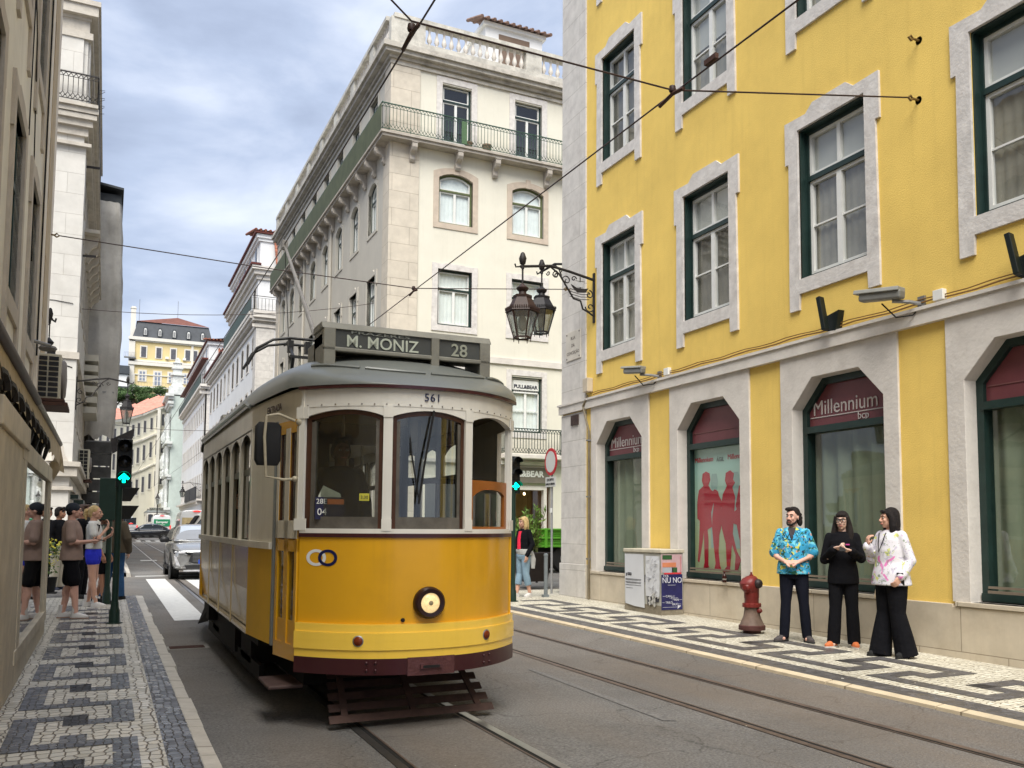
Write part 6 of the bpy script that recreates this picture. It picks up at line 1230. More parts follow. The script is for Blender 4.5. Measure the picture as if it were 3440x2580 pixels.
def make_tram(t, detail=True):
    L_ = 8.5; ar = lambda a, b: (lambda x: 2.365+.05*(1-((x-(a+b)/2)/((b-a)/2))**2))
    WN = [(-.862, -.358), (-.292, .292), (.358, .855)]
    ends = [Matrix(), T(0, L_, 0) @ RZ(180)]
    for e, M in enumerate(ends):
        g = MB(M); cstrip(g, -.878, .878, .79, 1.45, 0, .05, 24); g.build('dash_panel', TY, t)
        g = MB(M); [cstrip(g, -.878, .878, .55+.0625*k, .6125+.0625*k+.001, .020+.018*math.sin((k+.5)/4*PI), .05, 24) for k in range(4)]; g.build('dash_band', TY2, t)
        g = MB(M); cstrip(g, -.878, .878, .43, .55, .03, .09, 24); g.build('bumper', TM, t); g = MB(M); cstrip(g, -.878, .878, 1.445, 1.475, .012, .04, 24); g.build('belt_molding', TM, t); g = MB(M); cstrip(g, -.885, .885, 2.575, 2.60, .04, .05, 24); g.build('rain_gutter', TM, t)
        if e == 0:
            for x in (-.42, .52):
                for dx in (-.03, .03):
                    for z in (.465, .52): b_ = MB(M @ T(x+dx, fy(x+dx)-.035, z)); b_.ball((0, 0, 0), .012, n=8, m=5); b_.build('rivet', TM, t)
            g = MB(M); cstrip(g, -.16, .20, .42, .555, .038, .02, 8); g.box(-.07, .10, -.055, -.0, .47, .50); g.build('coupler_plate', mat('polished_maroon', (.12, .05, .05), .2, .2, 4, .3, 20, metal=.4), t); g = MB(M); g.box(-.05, .08, -.058, -.03, .474, .494); g.build('coupler_slot', UNDER, t)
        g = MB(M); cstrip(g, -.878, .878, 1.475, 1.51, .006, .05, 24)
        for a, b in WN: cstrip(g, a-.002, b+.002, ar(a, b), 2.46, 0, .05, 16)
        cstrip(g, -.885, .885, 2.44, 2.58, .004, .05, 24)
        for a, b in ((-.892, -.862), (-.358, -.292), (.292, .358), (.855, .892)): cstrip(g, a, b, 1.50, 2.46, .004, .05, 3)
        for x in (-.325, .325, -.875, .875): 
            for z in (1.54, 2.40):
                cstrip(g, x-.035, x+.035, z-.045, z+.045, .010, .008, 2)
        g.build('window_frame', TW, t)
        g = MB(M)
        for k, x in enumerate([-.85+.085*k for k in range(21)]): g.ball((x, fy(x)-.008, 2.455), .006, n=6, m=4)
        g.build('screw_row', mat('screw', (.2, .18, .16), .5), t)
        for i, (a, b) in enumerate(WN):
            if i == 2: continue
            f_ = ar(a, b); g = MB(M); w_ = .030
            cstrip(g, a, a+w_, 1.51, lambda x: f_(x)+.01, -.02, .04, 2); cstrip(g, b-w_, b, 1.51, lambda x: f_(x)+.01, -.02, .04, 2); cstrip(g, a, b, lambda x: f_(x)-.035, lambda x: f_(x)+.015, -.02, .04, 12)
            g.build('sash', WOODT, t)
            g = MB(M); cstrip(g, a+w_, b-w_, 1.51, 1.60, -.022, .03, 8); cstrip(g, a+w_, a+w_+.025, 1.6, lambda x: f_(x)-.05, -.024, .03, 2); cstrip(g, b-w_-.025, b-w_, 1.6, lambda x: f_(x)-.05, -.024, .03, 2); g.build('sash_rail', mat('grimy_rail', (.10, .09, .075), .5, .3, 8), t)
            g = MB(M); cstrip(g, a+.02, b-.02, 1.55, f_, -.034, .004, 12); g.build('pane', GLASSC if e else glassmat('tram_glass', (.78, .80, .78), .02, .9, .03), t)
        a, b = WN[2]; f_ = ar(a, b)
        g = MB(M); cstrip(g, a, b, 1.83, 1.90, -.03, .03, 8); cstrip(g, a, a+.04, 1.51, 1.86, -.03, .03, 2); cstrip(g, b-.04, b, 1.51, 1.86, -.03, .03, 2); cstrip(g, a, b, lambda x: 1.83-.09*abs((x-.62)/.25)**3, 1.84, -.03, .03, 12); cstrip(g, a, b, 1.5, 1.53, -.03, .03, 8); g.build('lowered_sash', WOODO, t)
        g = MB(M); cstrip(g, a+.03, b-.03, 1.53, 1.8, -.045, .004, 8); g.build('pane', GLASSC, t)
        # platform corners: right closed side, left side with the folding door
        for s in (1, -1):
            sd = lambda y: s*(.878+(1.05-.878)*min(1, max(0, (y-.48)/1.45))**.7)
            ys = [.48, .7, .95, 1.2, 1.5, 1.96]
            door = (s == -1 and e == 0) or (s == -1 and e == 1)
            def side(mb, y0, y1, z0, z1, o=0, th=.04):
                yy = [y0]+[y for y in ys if y0 < y < y1]+[y1]; vs = []
                for y in yy:
                    for q in (0, -th):
                        x = sd(y)+s*(o+q); vs += [(x, y, z0), (x, y, z1)]
                fs = []
                for i in range(len(yy)-1): k = i*4; fs += [(k, k+4, k+5, k+1), (k+2, k+3, k+7, k+6), (k+1, k+5, k+7, k+3), (k, k+2, k+6, k+4)]
                fs += [(0, 1, 3, 2), (4*(len(yy)-1), 4*(len(yy)-1)+2, 4*(len(yy)-1)+3, 4*(len(yy)-1)+1)]; mb.add(vs, fs, True)
            g = MB(M); side(g, .46, 1.96, 2.36, 2.60, .0); g.build('header_panel', TC, t)
            if door:
                g = MB(M); side(g, 1.10, 1.97, 1.39, 2.40, 0); g.build('corner_panel', TC, t)
                g = MB(M); side(g, 1.14, 1.97, .56, 1.34, 0); g.build('corner_skirt', mat('matt_tram_yellow', (.72, .42, .03), .6, .08, 2, grime=.1), t)
                g = MB(M); side(g, 1.12, 1.97, 1.335, 1.39, .03, .07); g.build('belt_rail', TC, t)
                g = MB(M); x = sd(1.08); g.box(x-.01, x+.05, 1.04, 1.11, .56, 2.38); g.build('door_post', mat('grey_post', (.19, .20, .19), .4, .15, 5), t)
                for k, (ya, yb) in enumerate(((.50, .73), (.74, .97))):
                    xa, xb = -.86+.05*k*0, -.86
                    M2 = M @ T(-.872, .48, 0) @ RZ(9.3); X_ = 0; ya -= .48; yb -= .465; g = MB(M2)
                    for z0, z1 in ((.50, .62), (1.33, 1.42), (1.44, 1.56), (2.26, 2.36)): g.box(X_-.02, X_+.02, ya, yb, z0, z1)
                    g.box(X_-.02, X_+.02, ya, ya+.05, .62, 2.3); g.box(X_-.02, X_+.02, yb-.05, yb, .62, 2.3); g.box(X_-.012, X_+.012, ya, yb, .62, .8)
                    d = g.build('door_leaf', TY, t); g2 = MB(M2); g2.box(X_-.024, X_+.024, ya, ya+.05, 1.43, 2.3); g2.box(X_-.024, X_+.024, yb-.05, yb, 1.43, 2.3); g2.box(X_-.024, X_+.024, ya, yb, 1.43, 1.57); g2.build('upper_stile', TC, d)
                    g2 = MB(M2); g2.box(X_-.004, X_+.004, ya+.05, yb-.05, .8, 1.33); g2.box(X_-.004, X_+.004, ya+.05, yb-.05, 1.56, 2.27); g2.build('door_pane', MATS['tram_glass'], d); g2 = MB(M2); g2.box(X_-.012, X_+.012, ya+.05, ya+.07, 1.57, 2.27); g2.box(X_-.012, X_+.012, yb-.07, yb-.05, 1.57, 2.27); g2.build('wood_bead', WOODT, d)
                g = MB(M); g.box(-1.06, -.80, .6, 1.1, .28, .31); g.build('step', mat('step_brown', (.06, .035, .03), .6, .3, 8), t, bev=.01)
            else:
                g = MB(M); side(g, .46, 1.97, .56, 1.45, 0); g.build('corner_skirt', TY, t); g = MB(M); side(g, .86, 1.97, 1.45, 2.40, 0); g.build('corner_panel', TC, t)
                g = MB(M); side(g, .46, .52, 1.45, 2.4, 0); side(g, .46, .9, 1.45, 1.51, 0); g.build('window_frame', TW, t)
    # main sides
    y0, y1 = 1.96, L_-1.96; nW = 6; st = (y1-y0)/nW
    for s in (-1, 1):
        g = MB(); X = 1.05*s; g.add([(X, y0, 1.34), (X, y1, 1.34), (X-.01*s, y1, .95), (X-.01*s, y0, .95), (X-.055*s, y0, .56), (X-.055*s, y1, .56)], [(0, 1, 2, 3), (3, 2, 5, 4)]); g.build('side_panel', SILV if s < 0 else TY, t)
        g = MB(); g.box(min(X-.05*s, X+.03*s), max(X-.05*s, X+.03*s), y0-.86 if s < 0 and 0 else y0, y1, 1.335, 1.39); g.build('belt_rail', TC, t)
        g = MB()
        for k in range(7): y = y0+st*k; g.box(min(X, X-.05*s), max(X, X-.05*s), y-.05, y+.05, 1.39, 2.40)
        def sidearc(mb, ya, yb, x):
            n = 10; vs = []
            for i in range(n+1):
                y = ya+(yb-ya)*i/n; z = 2.28+.10*(1-((y-(ya+yb)/2)/((yb-ya)/2))**2); vs += [(x, y, z), (x, y, 2.40)]
            mb.add(vs, [(2*i, 2*i+2, 2*i+3, 2*i+1) for i in range(n)])
        for k in range(nW): sidearc(g, y0+st*k+.04, y0+st*(k+1)-.04, X)
        g.box(min(X, X-.05*s), max(X, X-.05*s), y0, y1, 2.385, 2.63); g.build('window_pillar', TC if s < 0 else TW, t)
        for k in range(nW):
            a, b = y0+st*k+.05, y0+st*(k+1)-.05; X2 = X-.03*s; g = MB()
            g.box(min(X2, X2-.03*s), max(X2, X2-.03*s), a, b, 2.0, 2.06); g.box(min(X2, X2-.03*s), max(X2, X2-.03*s), a, a+.035, 1.39, 2.38); g.box(min(X2, X2-.03*s), max(X2, X2-.03*s), b-.035, b, 1.39, 2.38); sidearc(g, a, b, X2); g.build('side_sash', TGREEN, t)
            g = MB(); g.quad((X2-.01*s, a, 2.06), (X2-.01*s, b, 2.06), (X2-.01*s, b, 2.37), (X2-.01*s, a, 2.37))
            if k == 0: g.quad((X2-.01*s, a, 1.4), (X2-.01*s, b, 1.4), (X2-.01*s, b, 2.02), (X2-.01*s, a, 2.02))
            g.build('pane', GLASS, t, fix=False)
        g = MB()
        for k in range(1, 4): g.box(min(X, X+.012*s), max(X, X+.012*s), y0+st*k*1.45-.01, y0+st*k*1.45+.01, .56, 1.33)
        g.box(min(X-.04*s, X+.005*s), max(X-.04*s, X+.005*s), y0, y1, .56, .585); g.build('panel_seam', SILV if s < 0 else TY, t)
    # roof: domed ends, long arched middle
    n, m = 26, 34; vs = []
    def half(y):
        q = y if y < L_/2 else L_-y
        if q < .50: return (q/.48)**(1/2.4)*.878+.03 if q > 0 else .03
        return .935+.15*min(1, (q-.48)/1.48)**.7
    def crown(y): q = max(0, min(y, L_-y)); return 2.60+.42*math.sin(min(1, (q+.0)/1.25)*PI/2)
    yl = [0, .004, .02, .06, .12, .2, .3, .42, .6, .8, 1.0, 1.25, 1.6, 2.0, 2.6, 3.4, 4.25]; yl = [y-.0 for y in yl]+[L_-y for y in reversed(yl[:-1])]
    for y in yl:
        h = half(y); c = crown(y)
        for j in range(n+1):
            a = PI*j/n; vs.append((-h*math.cos(a), y-.035*(1 if y < 1 else (-1 if y > L_-1 else 0)), 2.60+(c-2.60)*abs(math.sin(a))**.82))
    k = len(yl); g = MB(); g.add(vs, [(i*(n+1)+j, i*(n+1)+j+1, (i+1)*(n+1)+j+1, (i+1)*(n+1)+j) for i in range(k-1) for j in range(n)], True); g.build('roof', TROOF, t)
    g = MB(); g.tube([(-1.075, y, 2.66-.06*(1 if y < 2 else 0)) for y in (1.9, 2.2, 4, 6.5)], .022, 6); g.tube([(1.075, y, 2.66) for y in (1.9, 4, 6.5)], .022, 6); g.build('roof_gutter', TROOF, t)
    def on_dome(x, y):
        h = half(y); c = crown(y); a = math.acos(max(-1, min(1, -x/h))); return 2.60+(c-2.60)*abs(math.sin(a))**.82
    for a, b in ((-.80, -.48), (-.44, .02), (.07, .58), (.62, .86)):
        g = MB(); g.tube([(x, (.27+fy(x)*.9)-.035, on_dome(x, .27+fy(x)*.9)+.006) for x in [a+(b-a)*i/12 for i in range(13)]], .014, 6); g.build('drip_rail', TROOF, t)
    # floor, interior, underframe with added light-blocking boxes
    g = MB(); g.box(-.98, .98, 1.97, L_-1.97, .60, .66); g.box(-.74, .74, .42, 1.97, .60, .659); g.box(-.74, .74, L_-1.97, L_-.42, .60, .659); g.build('floor', INT, t)
    g = MB(); g.box(-.97, .97, 1.0, L_-1.0, 2.50, 2.53); g.build('ceiling', CEIL, t)
    g = MB()
    for y in (1.95, L_-1.99):
        if y > 3: g.build('partition', INT, t); g = MB()
        g.box(-1.0, -.35, y, y+.04, .66, 2.5); g.box(.35, 1.0, y, y+.04, .66, 1.45); g.box(.35, .42, y, y+.04, 1.4, 2.5); g.box(.93, 1.0, y, y+.04, 1.4, 2.5); g.box(-.4, .4, y, y+.04, 2.3, 2.5); g.box(.35, 1, y, y+.04, 1.95, 2.0)
    for k in range(5):
        for s in (-.68, .66): q = MB(); q.box(s-.24, s+.24, 2.5+k*.9, 2.92+k*.9, 1.02, 1.08); q.box(s-.24, s+.24, 2.46+k*.9, 2.52+k*.9, .66, 1.62); q.build('seat', INT, t)
    g.build('partition', INT, t); g = MB(); g.box(-.6, -.1, .42, .62, .66, 1.52); g.build('control_stand', INT, t)
    g = MB()
    for x in (-.35, .35): g.tube([(x, 1.4, .66), (x, 1.4, 2.5)], .014, 6); g.tube([(x, 3.5, .9), (x, 3.5, 2.5)], .014, 6)
    g.build('handrail', GRAYM, t)
    g = MB(); g.box(-.95, .95, 1.9, L_-1.9, .45, .60); g.box(-.72, .72, .6, 1.9, .45, .6); g.box(-.72, .72, L_-1.9, L_-.6, .45, .6); g.box(-.6, .6, .35, .8, .40, .55); g.box(-.62, .62, 1.5, 6.6, .14, .45); g.box(-.95, .95, 3.5, 5.0, .2, .45); g.build('underframe', UNDER, t)  # lowest boxes added to block light beneath the tram, besides the real frame
    for y in (2.9, 5.6):
        for x in (-.445, .445):
            g = MB(); g.lathe([(.1, -.05), (.32, -.05), (.34, -.03), (.34, .03), (.32, .05), (.1, .05)], 28, (x, y, .35), 'x'); g.build('wheel', mat('wheel_steel', (.05, .045, .04), .5, .3, 5, metal=.5), t)
        g = MB(); g.box(-.92, -.66, y-.35, y+.35, .2, .5); g.build('axle_box', UNDER, t); g = MB(); g.box(.66, .92, y-.35, y+.35, .2, .5); g.build('axle_box', UNDER, t)
    g = MB()
    for x in (-.9, .9): g.box(x-.02, x+.02, 2.0, 6.5, .12, .26)
    g.add([(-1.0, 5.6, .50), (-1.0, 6.1, .50), (-1.08, 6.25, .22), (-1.0, 5.75, .3)], [(0, 1, 2, 3)]); g.box(-1.02, -.9, 5.5, 6.1, .34, .56); g.build('lifeguard', UNDER, t)
    for e, M in enumerate(ends):
        g = MB(M)
        for i in range(5):
            f = i/4; y = .72-.40*f; z = .37-.27*f; w_ = .60+.06*f; g.add([(-w_, y, z), (w_, y, z), (w_, y-.055, z-.045), (-w_, y-.055, z-.045), (-w_, y+.02, z-.0), (w_, y+.02, z), (w_, y-.035, z-.05), (-w_, y-.035, z-.05)], [(0, 1, 2, 3), (4, 5, 6, 7), (0, 1, 5, 4), (2, 3, 7, 6)])
        for x in (-.5, .0, .5): g.bar((x, .76, .41), (x*1.08, .32, .09), .05, .02)
        g.bar((-.5, .7, .5), (-.5, .72, .36), .04); g.bar((.5, .7, .5), (.5, .72, .36), .04); g.build('fender', SLATW, t)
    # headlight and indicators
    for e, M in enumerate(ends):
        H = M @ T(.0, -.0, .955)
        g = MB(H); g.lathe([(.075, -.055), (.105, -.06), (.118, -.045), (.122, -.01), (.12, .03), (.075, .03)], 28, (0, 0, 0), 'y', cap=False); hl = g.build('headlight', mat('headlight_rim', (.022, .008, .008), .3, .2, 8), t)
        g = MB(H); g.lathe([(.078, -.035), (.06, -.05), (.03, -.058), (.005, -.06)], 24, (0, 0, 0), 'y')
        hm = mat('headlight_glow', (.55, .42, .22), .2, .5, 40, emit=(1, .72, .34), es=.42); g.build('lens', hm if e == 0 else MATS['sign_white'], hl)
        g = MB(H); g.lathe([(.018, -.064), (.005, -.068)], 10, (0, 0, 0), 'y'); g.build('bulb_cap', mat('bulb_cap', (.3, .25, .15), .4), hl)
        for x in (-.50, .50):
            q = M @ T(x, fy(x)-.02, .68) @ RZ(math.degrees(math.atan(1.27*abs(x)**1.4))*(1 if x > 0 else -1)); g = MB(q); g.lathe([(.042, .0), (.042, -.02), (.034, -.025)], 18, (0, 0, 0), 'y', cap=False); i_ = g.build('indicator', GRAYM, t)
            g = MB(q); g.lathe([(.035, -.018), (.03, -.032), (.015, -.04), (.003, -.042)], 16, (0, 0, 0), 'y'); g.build('lens', mat('amber_lens', (.16, .025, .004), .15, .1), i_); g = MB(q); g.ball((0, -.032, -.012), .011, .008, .007, 8, 5); g.build('lit_filament', mat('amber_glow', (1, .3, .02), .4, 0, emit=(1, .32, .02), es=1.6), i_)
    # destination box
    for e, M in enumerate(ends):
        g = MB(M); y = .56; x0, x1 = -.72, .70
        g.box(x0, x1, y+.03, y+.36, 2.97, 3.07); g.prism([(y-.02, 3.10), (y+.03, 3.16), (y+.34, 3.16), (y+.36, 3.10)], x0-.012, x1+.012, 'x'); g.box(x0, x0+.095, y-.02, y+.36, 2.78, 3.11); g.box(x1-.095, x1, y-.02, y+.36, 2.72, 3.11); g.box(x0, x1, y-.02, y+.02, 2.92, 2.955)
        g.box(.17, .24, y-.022, y+.02, 2.80, 3.11); g.box(x0+.09, x1-.09, y+.2, y+.36, 2.95, 3.10); g.box(x0-.0, x0+.06, y+.3, y+.62, 2.74, 3.04); g.box(x0+.03, x0+.35, y+.35, y+.7, 2.8, 3.0)
        bx = g.build('destination_box', TBOX, t, bev=.008)
        g = MB(M); g.box(x0+.09, x1-.09, y+.0, y+.015, 2.95, 3.105); bl = g.build('roller_blind', mat('blind_grey', (.055, .058, .055), .5, .2, 4), bx)
        if e == 0:
            LT = mat('blind_letters', (.42, .45, .38), .6, .1, 6); LT2 = mat('blind_digits', (.26, .27, .22), .6, .15, 6)
            textmesh('M. MONIZ', .135, LT, 'lettering', bl, M @ T(-.24, y-.006, 3.008), bold=.0012, sx=.98); textmesh('28', .15, LT2, 'lettering', bl, M @ T(.42, y-.006, 3.015), bold=.002)
            tx = textmesh('PRAZERES', .11, mat('blind_faint', (.2, .21, .19), .6), 'lettering', bl, M @ T(-.26, y-.006, 3.085), bold=.001); tx.data.transform(Matrix.Diagonal((1, 1, .32, 1)))
    if detail:
        DB = mat('dark_blue_letters', (.005, .008, .06), .4, .1); textmesh('561', .085, DB, 'lettering', t, T(.005, fy(0)-.010, 2.515), ext=.002, sp=1.1)
        e_ = textmesh('ENTRADA', .080, mat('brown_letters', (.05, .035, .03), .6, .3), 'lettering', t, T(-1.012, .98, 2.475) @ RZ(-83), ext=.002, sp=1.15, bold=.001)
        # two linked rings
        for k, (cx, m_) in enumerate(((-.775, WHPAINT), (-.705, DB))):
            g = MB(); n = 28; r0, r1 = .040, .060; vs = []
            for i in range(n+1):
                a = 2*PI*i/n
                for r in (r0, r1):
                    x = cx+r*math.cos(a); vs.append((x, fy(x)-.0035-.0008*k, 1.29+r*1.05*math.sin(a)))
            if k == 0: g.add(vs, [(2*i, 2*i+2, 2*i+3, 2*i+1) for i in range(n)])
            else: g.add(vs, [(2*i, 2*i+2, 2*i+3, 2*i+1) for i in range(n)])
            g.build('ring_emblem', m_, t, fix=False)
        # windscreen things
        g = MB(); g.box(-.79, -.57, .34, .36, 1.58, 1.75); cd = g.build('route_card', mat('card_navy', (.012, .012, .045), .5), t); cd.matrix_local = T(.0, .02, 0); g = MB(); g.box(-.70, -.575, .334, .34, 1.695, 1.735); g.build('orange_band', mat('card_orange', (.60, .16, .04), .5), cd)
        textmesh('28E', .055, WHPAINT, 'lettering', cd, T(-.745, .334, 1.715), ext=.001); textmesh('04', .075, WHPAINT, 'lettering', cd, T(-.74, .334, 1.635), ext=.001)
        g = MB(); g.add([(-.78, .38, 1.72), (-.58, .38, 1.72), (-.60, .38, 1.78), (-.73, .38, 1.84)], [(0, 1, 2, 3)]); g.build('paper', mat('pale_paper', (.5, .52, .42), .6, .2, 20), t)
        g = MB(); g.box(-.52, -.445, .10, .105, 1.72, 1.775); pc = g.build('price_sticker', mat('sticker_yellow', (.50, .46, .05), .5), t); textmesh('3,30', .034, MATS['sign_black'], 'lettering', pc, T(-.483, .098, 1.745), ext=.001)
        # mirror on its bent arm
        g = MB(); g.tube([(-.93, .52, 2.34), (-1.06, .48, 2.38), (-1.15, .46, 2.36), (-1.16, .46, 2.2), (-1.14, .47, 1.90), (-1.0, .5, 1.88), (-.92, .52, 1.89)], .011, 8); g.ball((-.892, .51, 2.33), .03, n=10, m=6); g.ball((-.92, .51, 1.89), .022, n=10, m=6); g.build('mirror_arm', mat('cream_arm', (.38, .34, .25), .45, .2, 20), t)
        g = MB(); g.rings([(-1.12, .56, 1.99, .075, .035, .3), (-1.12, .56, 2.03, .095, .045, .3), (-1.12, .56, 2.29, .095, .045, .3), (-1.12, .56, 2.32, .07, .03, .3)], 20); mr = g.build('mirror', mat('mirror_black', (.008, .008, .009), .75, .1), t)
        # roof gear: resistor box, cables, lowered bow collector, trolley pole
        g = MB(); g.rings([(-.0, 3.0, 3.0, .45, .3, .4), (0, 3.0, 3.12, .42, .27, .4)], 16); g.rings([(-.35, 2.2, 2.9, .16, .16), (-.35, 2.2, 3.05, .14, .14), (-.35, 2.2, 3.09, .08, .08)], 14); g.build('roof_cover', TBOX, t)
        g = MB(); g.tube([(-1.0, 2.3, 2.72), (-.8, 1.6, 2.86), (-.7, 1.25, 2.90)], .025, 6); g.tube([(-1.02, 1.9, 2.66), (-.85, 1.2, 2.80), (-.6, .95, 2.93)], .018, 6)
        for k in range(8): g.obox(T(-1.0+.06*k, 2.2-.16*k, 2.74+.03*k), .05, .04, .03)
        g.build('roof_cable', BLACK, t)
        g = MB(); g.tube([(0, 3.6, 3.02), (.02, 4.3, 3.62), (0, 6.95, 5.66)], [.035, .032, .020], 8); g.lathe([(.0, -.03), (.05, -.02), (.035, 0), (.05, .02), (0, .03)], 10, (0, 6.98, 5.70), 'x'); g.box(-.04, .04, 6.88, 7.05, 5.60, 5.70); g.build('trolley_pole', mat('pole_grey', (.20, .19, .18), .5, .25, 6), t)
        g = MB()
        for yy in (4.5, 4.9): g.tube([(-.78, yy, 3.42), (-.68, yy, 3.62), (-.5, yy, 3.74), (-.3, yy, 3.78), (.3, yy, 3.78), (.5, yy, 3.74), (.68, yy, 3.62), (.78, yy, 3.42)], .018, 6)
        for x in (-.3, .3): g.bar((x, 4.5, 3.76), (x, 4.9, 3.76), .02)
        for x in (-.28, .28): g.bar((x, 4.7, 3.74), (x*1.3, 3.9, 3.45), .03); g.bar((x*1.3, 3.9, 3.45), (x, 4.6, 3.12), .035)
        g.bar((-.4, 3.9, 3.45), (.4, 3.9, 3.45), .03); g.bar((-.45, 4.6, 3.10), (.45, 4.6, 3.10), .06); g.bar((-.3, 4.3, 3.05), (-.3, 5.1, 3.05), .05); g.bar((.3, 4.3, 3.05), (.3, 5.1, 3.05), .05)
        for x in (-.3, -.1, .1, .3): g.lathe([(.05, 0), (.03, .03), (.05, .06), (.03, .09), (.04, .12)], 8, (x, 4.55, 2.97)); g.box(x-.03, x+.03, 4.42, 4.52, 3.6, 3.74)
        g.build('pantograph', mat('pantograph_black', (.015, .015, .016), .5, .2), t)
        g = MB(); g.tube([(.0, 6.9, 5.6), (-.02, 6.3, 4.2), (-.05, 5.9, 3.1)], .006, 5); g.build('trolley_rope', BLACK, t)
        g = MB(); g.tube([(-.16, .10, 2.42), (-.15, .02, 2.1), (-.10, -.02, 1.75)], .007, 5); g.tube([(.02, .0, 2.42), (-.06, -.03, 2.0), (-.1, -.03, 1.7)], .009, 5); g.build('wiper', BLACK, t)
        g = MB(); g.lathe([(.01, -.012), (.016, -.01), (.016, .0)], 8, (-.195, fy(.195), .83), 'y'); g.build('dash_socket', UNDER, t)
    return t
tr = thing('tram', 'yellow and white vintage tram with destination board running along the left hand track', 'tram', (2.205, 6.64, G(6.64)), group=None)
tr.rotation_euler = (SL, 0, 0); make_tram(tr)
# distant tram: the same make, seen from the front behind the vans
ft = thing('tram', 'distant dark fronted tram waiting behind the white vans', 'tram', (4.95, 109, G(109)+.02)); make_tram(ft, False)
for o in ft.children:
    for i, s in enumerate(o.data.materials):
        if s.name in ('tram_yellow', 'tram_bright_yellow'): o.data.materials[i] = TC
# ------------------------------------------------------------------ cars and vans
def wheelset(t, pts, r, w, tyre=BLACK, rimm=None):
    rimm = rimm or mat('alloy', (.35, .35, .36), .3, .2, 6, metal=.8); first = None
    for x, y in pts:
        g = MB(); s = -1 if x < 0 else 1; g.lathe([(r*.62, -w/2), (r*.95, -w/2), (r, -w/2+.02), (r, w/2-.02), (r*.95, w/2), (r*.62, w/2)], 26, (x, y, r), 'x'); wh = g.build('wheel', tyre, t)
        g = MB(); g.lathe([(.02, s*w*.46), (r*.2, s*w*.48), (r*.62, s*w*.44), (r*.64, s*w*.3)], 20, (x, y, r), 'x')
        for k in range(7): a = 2*PI*k/7; g.bar((x+s*w*.47, y+.1*r*math.cos(a), r+.1*r*math.sin(a)), (x+s*w*.45, y+.6*r*math.cos(a), r+.6*r*math.sin(a)), .04, .02)
        g.build('rim', rimm, wh)
def car_shell(t, prof, mat_, name='body', nx=9):
    """prof: list of stations (y, [(half width, z), ...]) with the same number of points; skinned both sides"""
    vs = []; k = len(prof[0][1])
    for y, pts in prof: vs += [(-a, y, z) for a, z in pts] + [(a, y, z) for a, z in reversed(pts)]
    n = 2*k; g = MB(); g.add(vs, [(i*n+j, i*n+(j+1) % n, (i+1)*n+(j+1) % n, (i+1)*n+j) for i in range(len(prof)-1) for j in range(n)]+[tuple(range(n-1, -1, -1)), tuple((len(prof)-1)*n+j for j in range(n))], True)
    o = g.build(name, mat_, t); m = o.modifiers.new('s', 'SUBSURF'); m.levels = m.render_levels = 2; return o
def carpaint(n, c, r=.22, me=.0): m = mat(n, c, r, .03, 2, metal=me); m.node_tree.nodes['Principled BSDF'].inputs['Coat Weight'].default_value = .8; return m
CARGL = mat('car_glass', (.02, .025, .03), .06, .1, 2); LAMPC = mat('lamp_clear', (.5, .5, .52), .12, .2, 20); REDL = mat('red_lamp', (.35, .01, .01), .2, .1, emit=(1, .05, .04), es=.8)
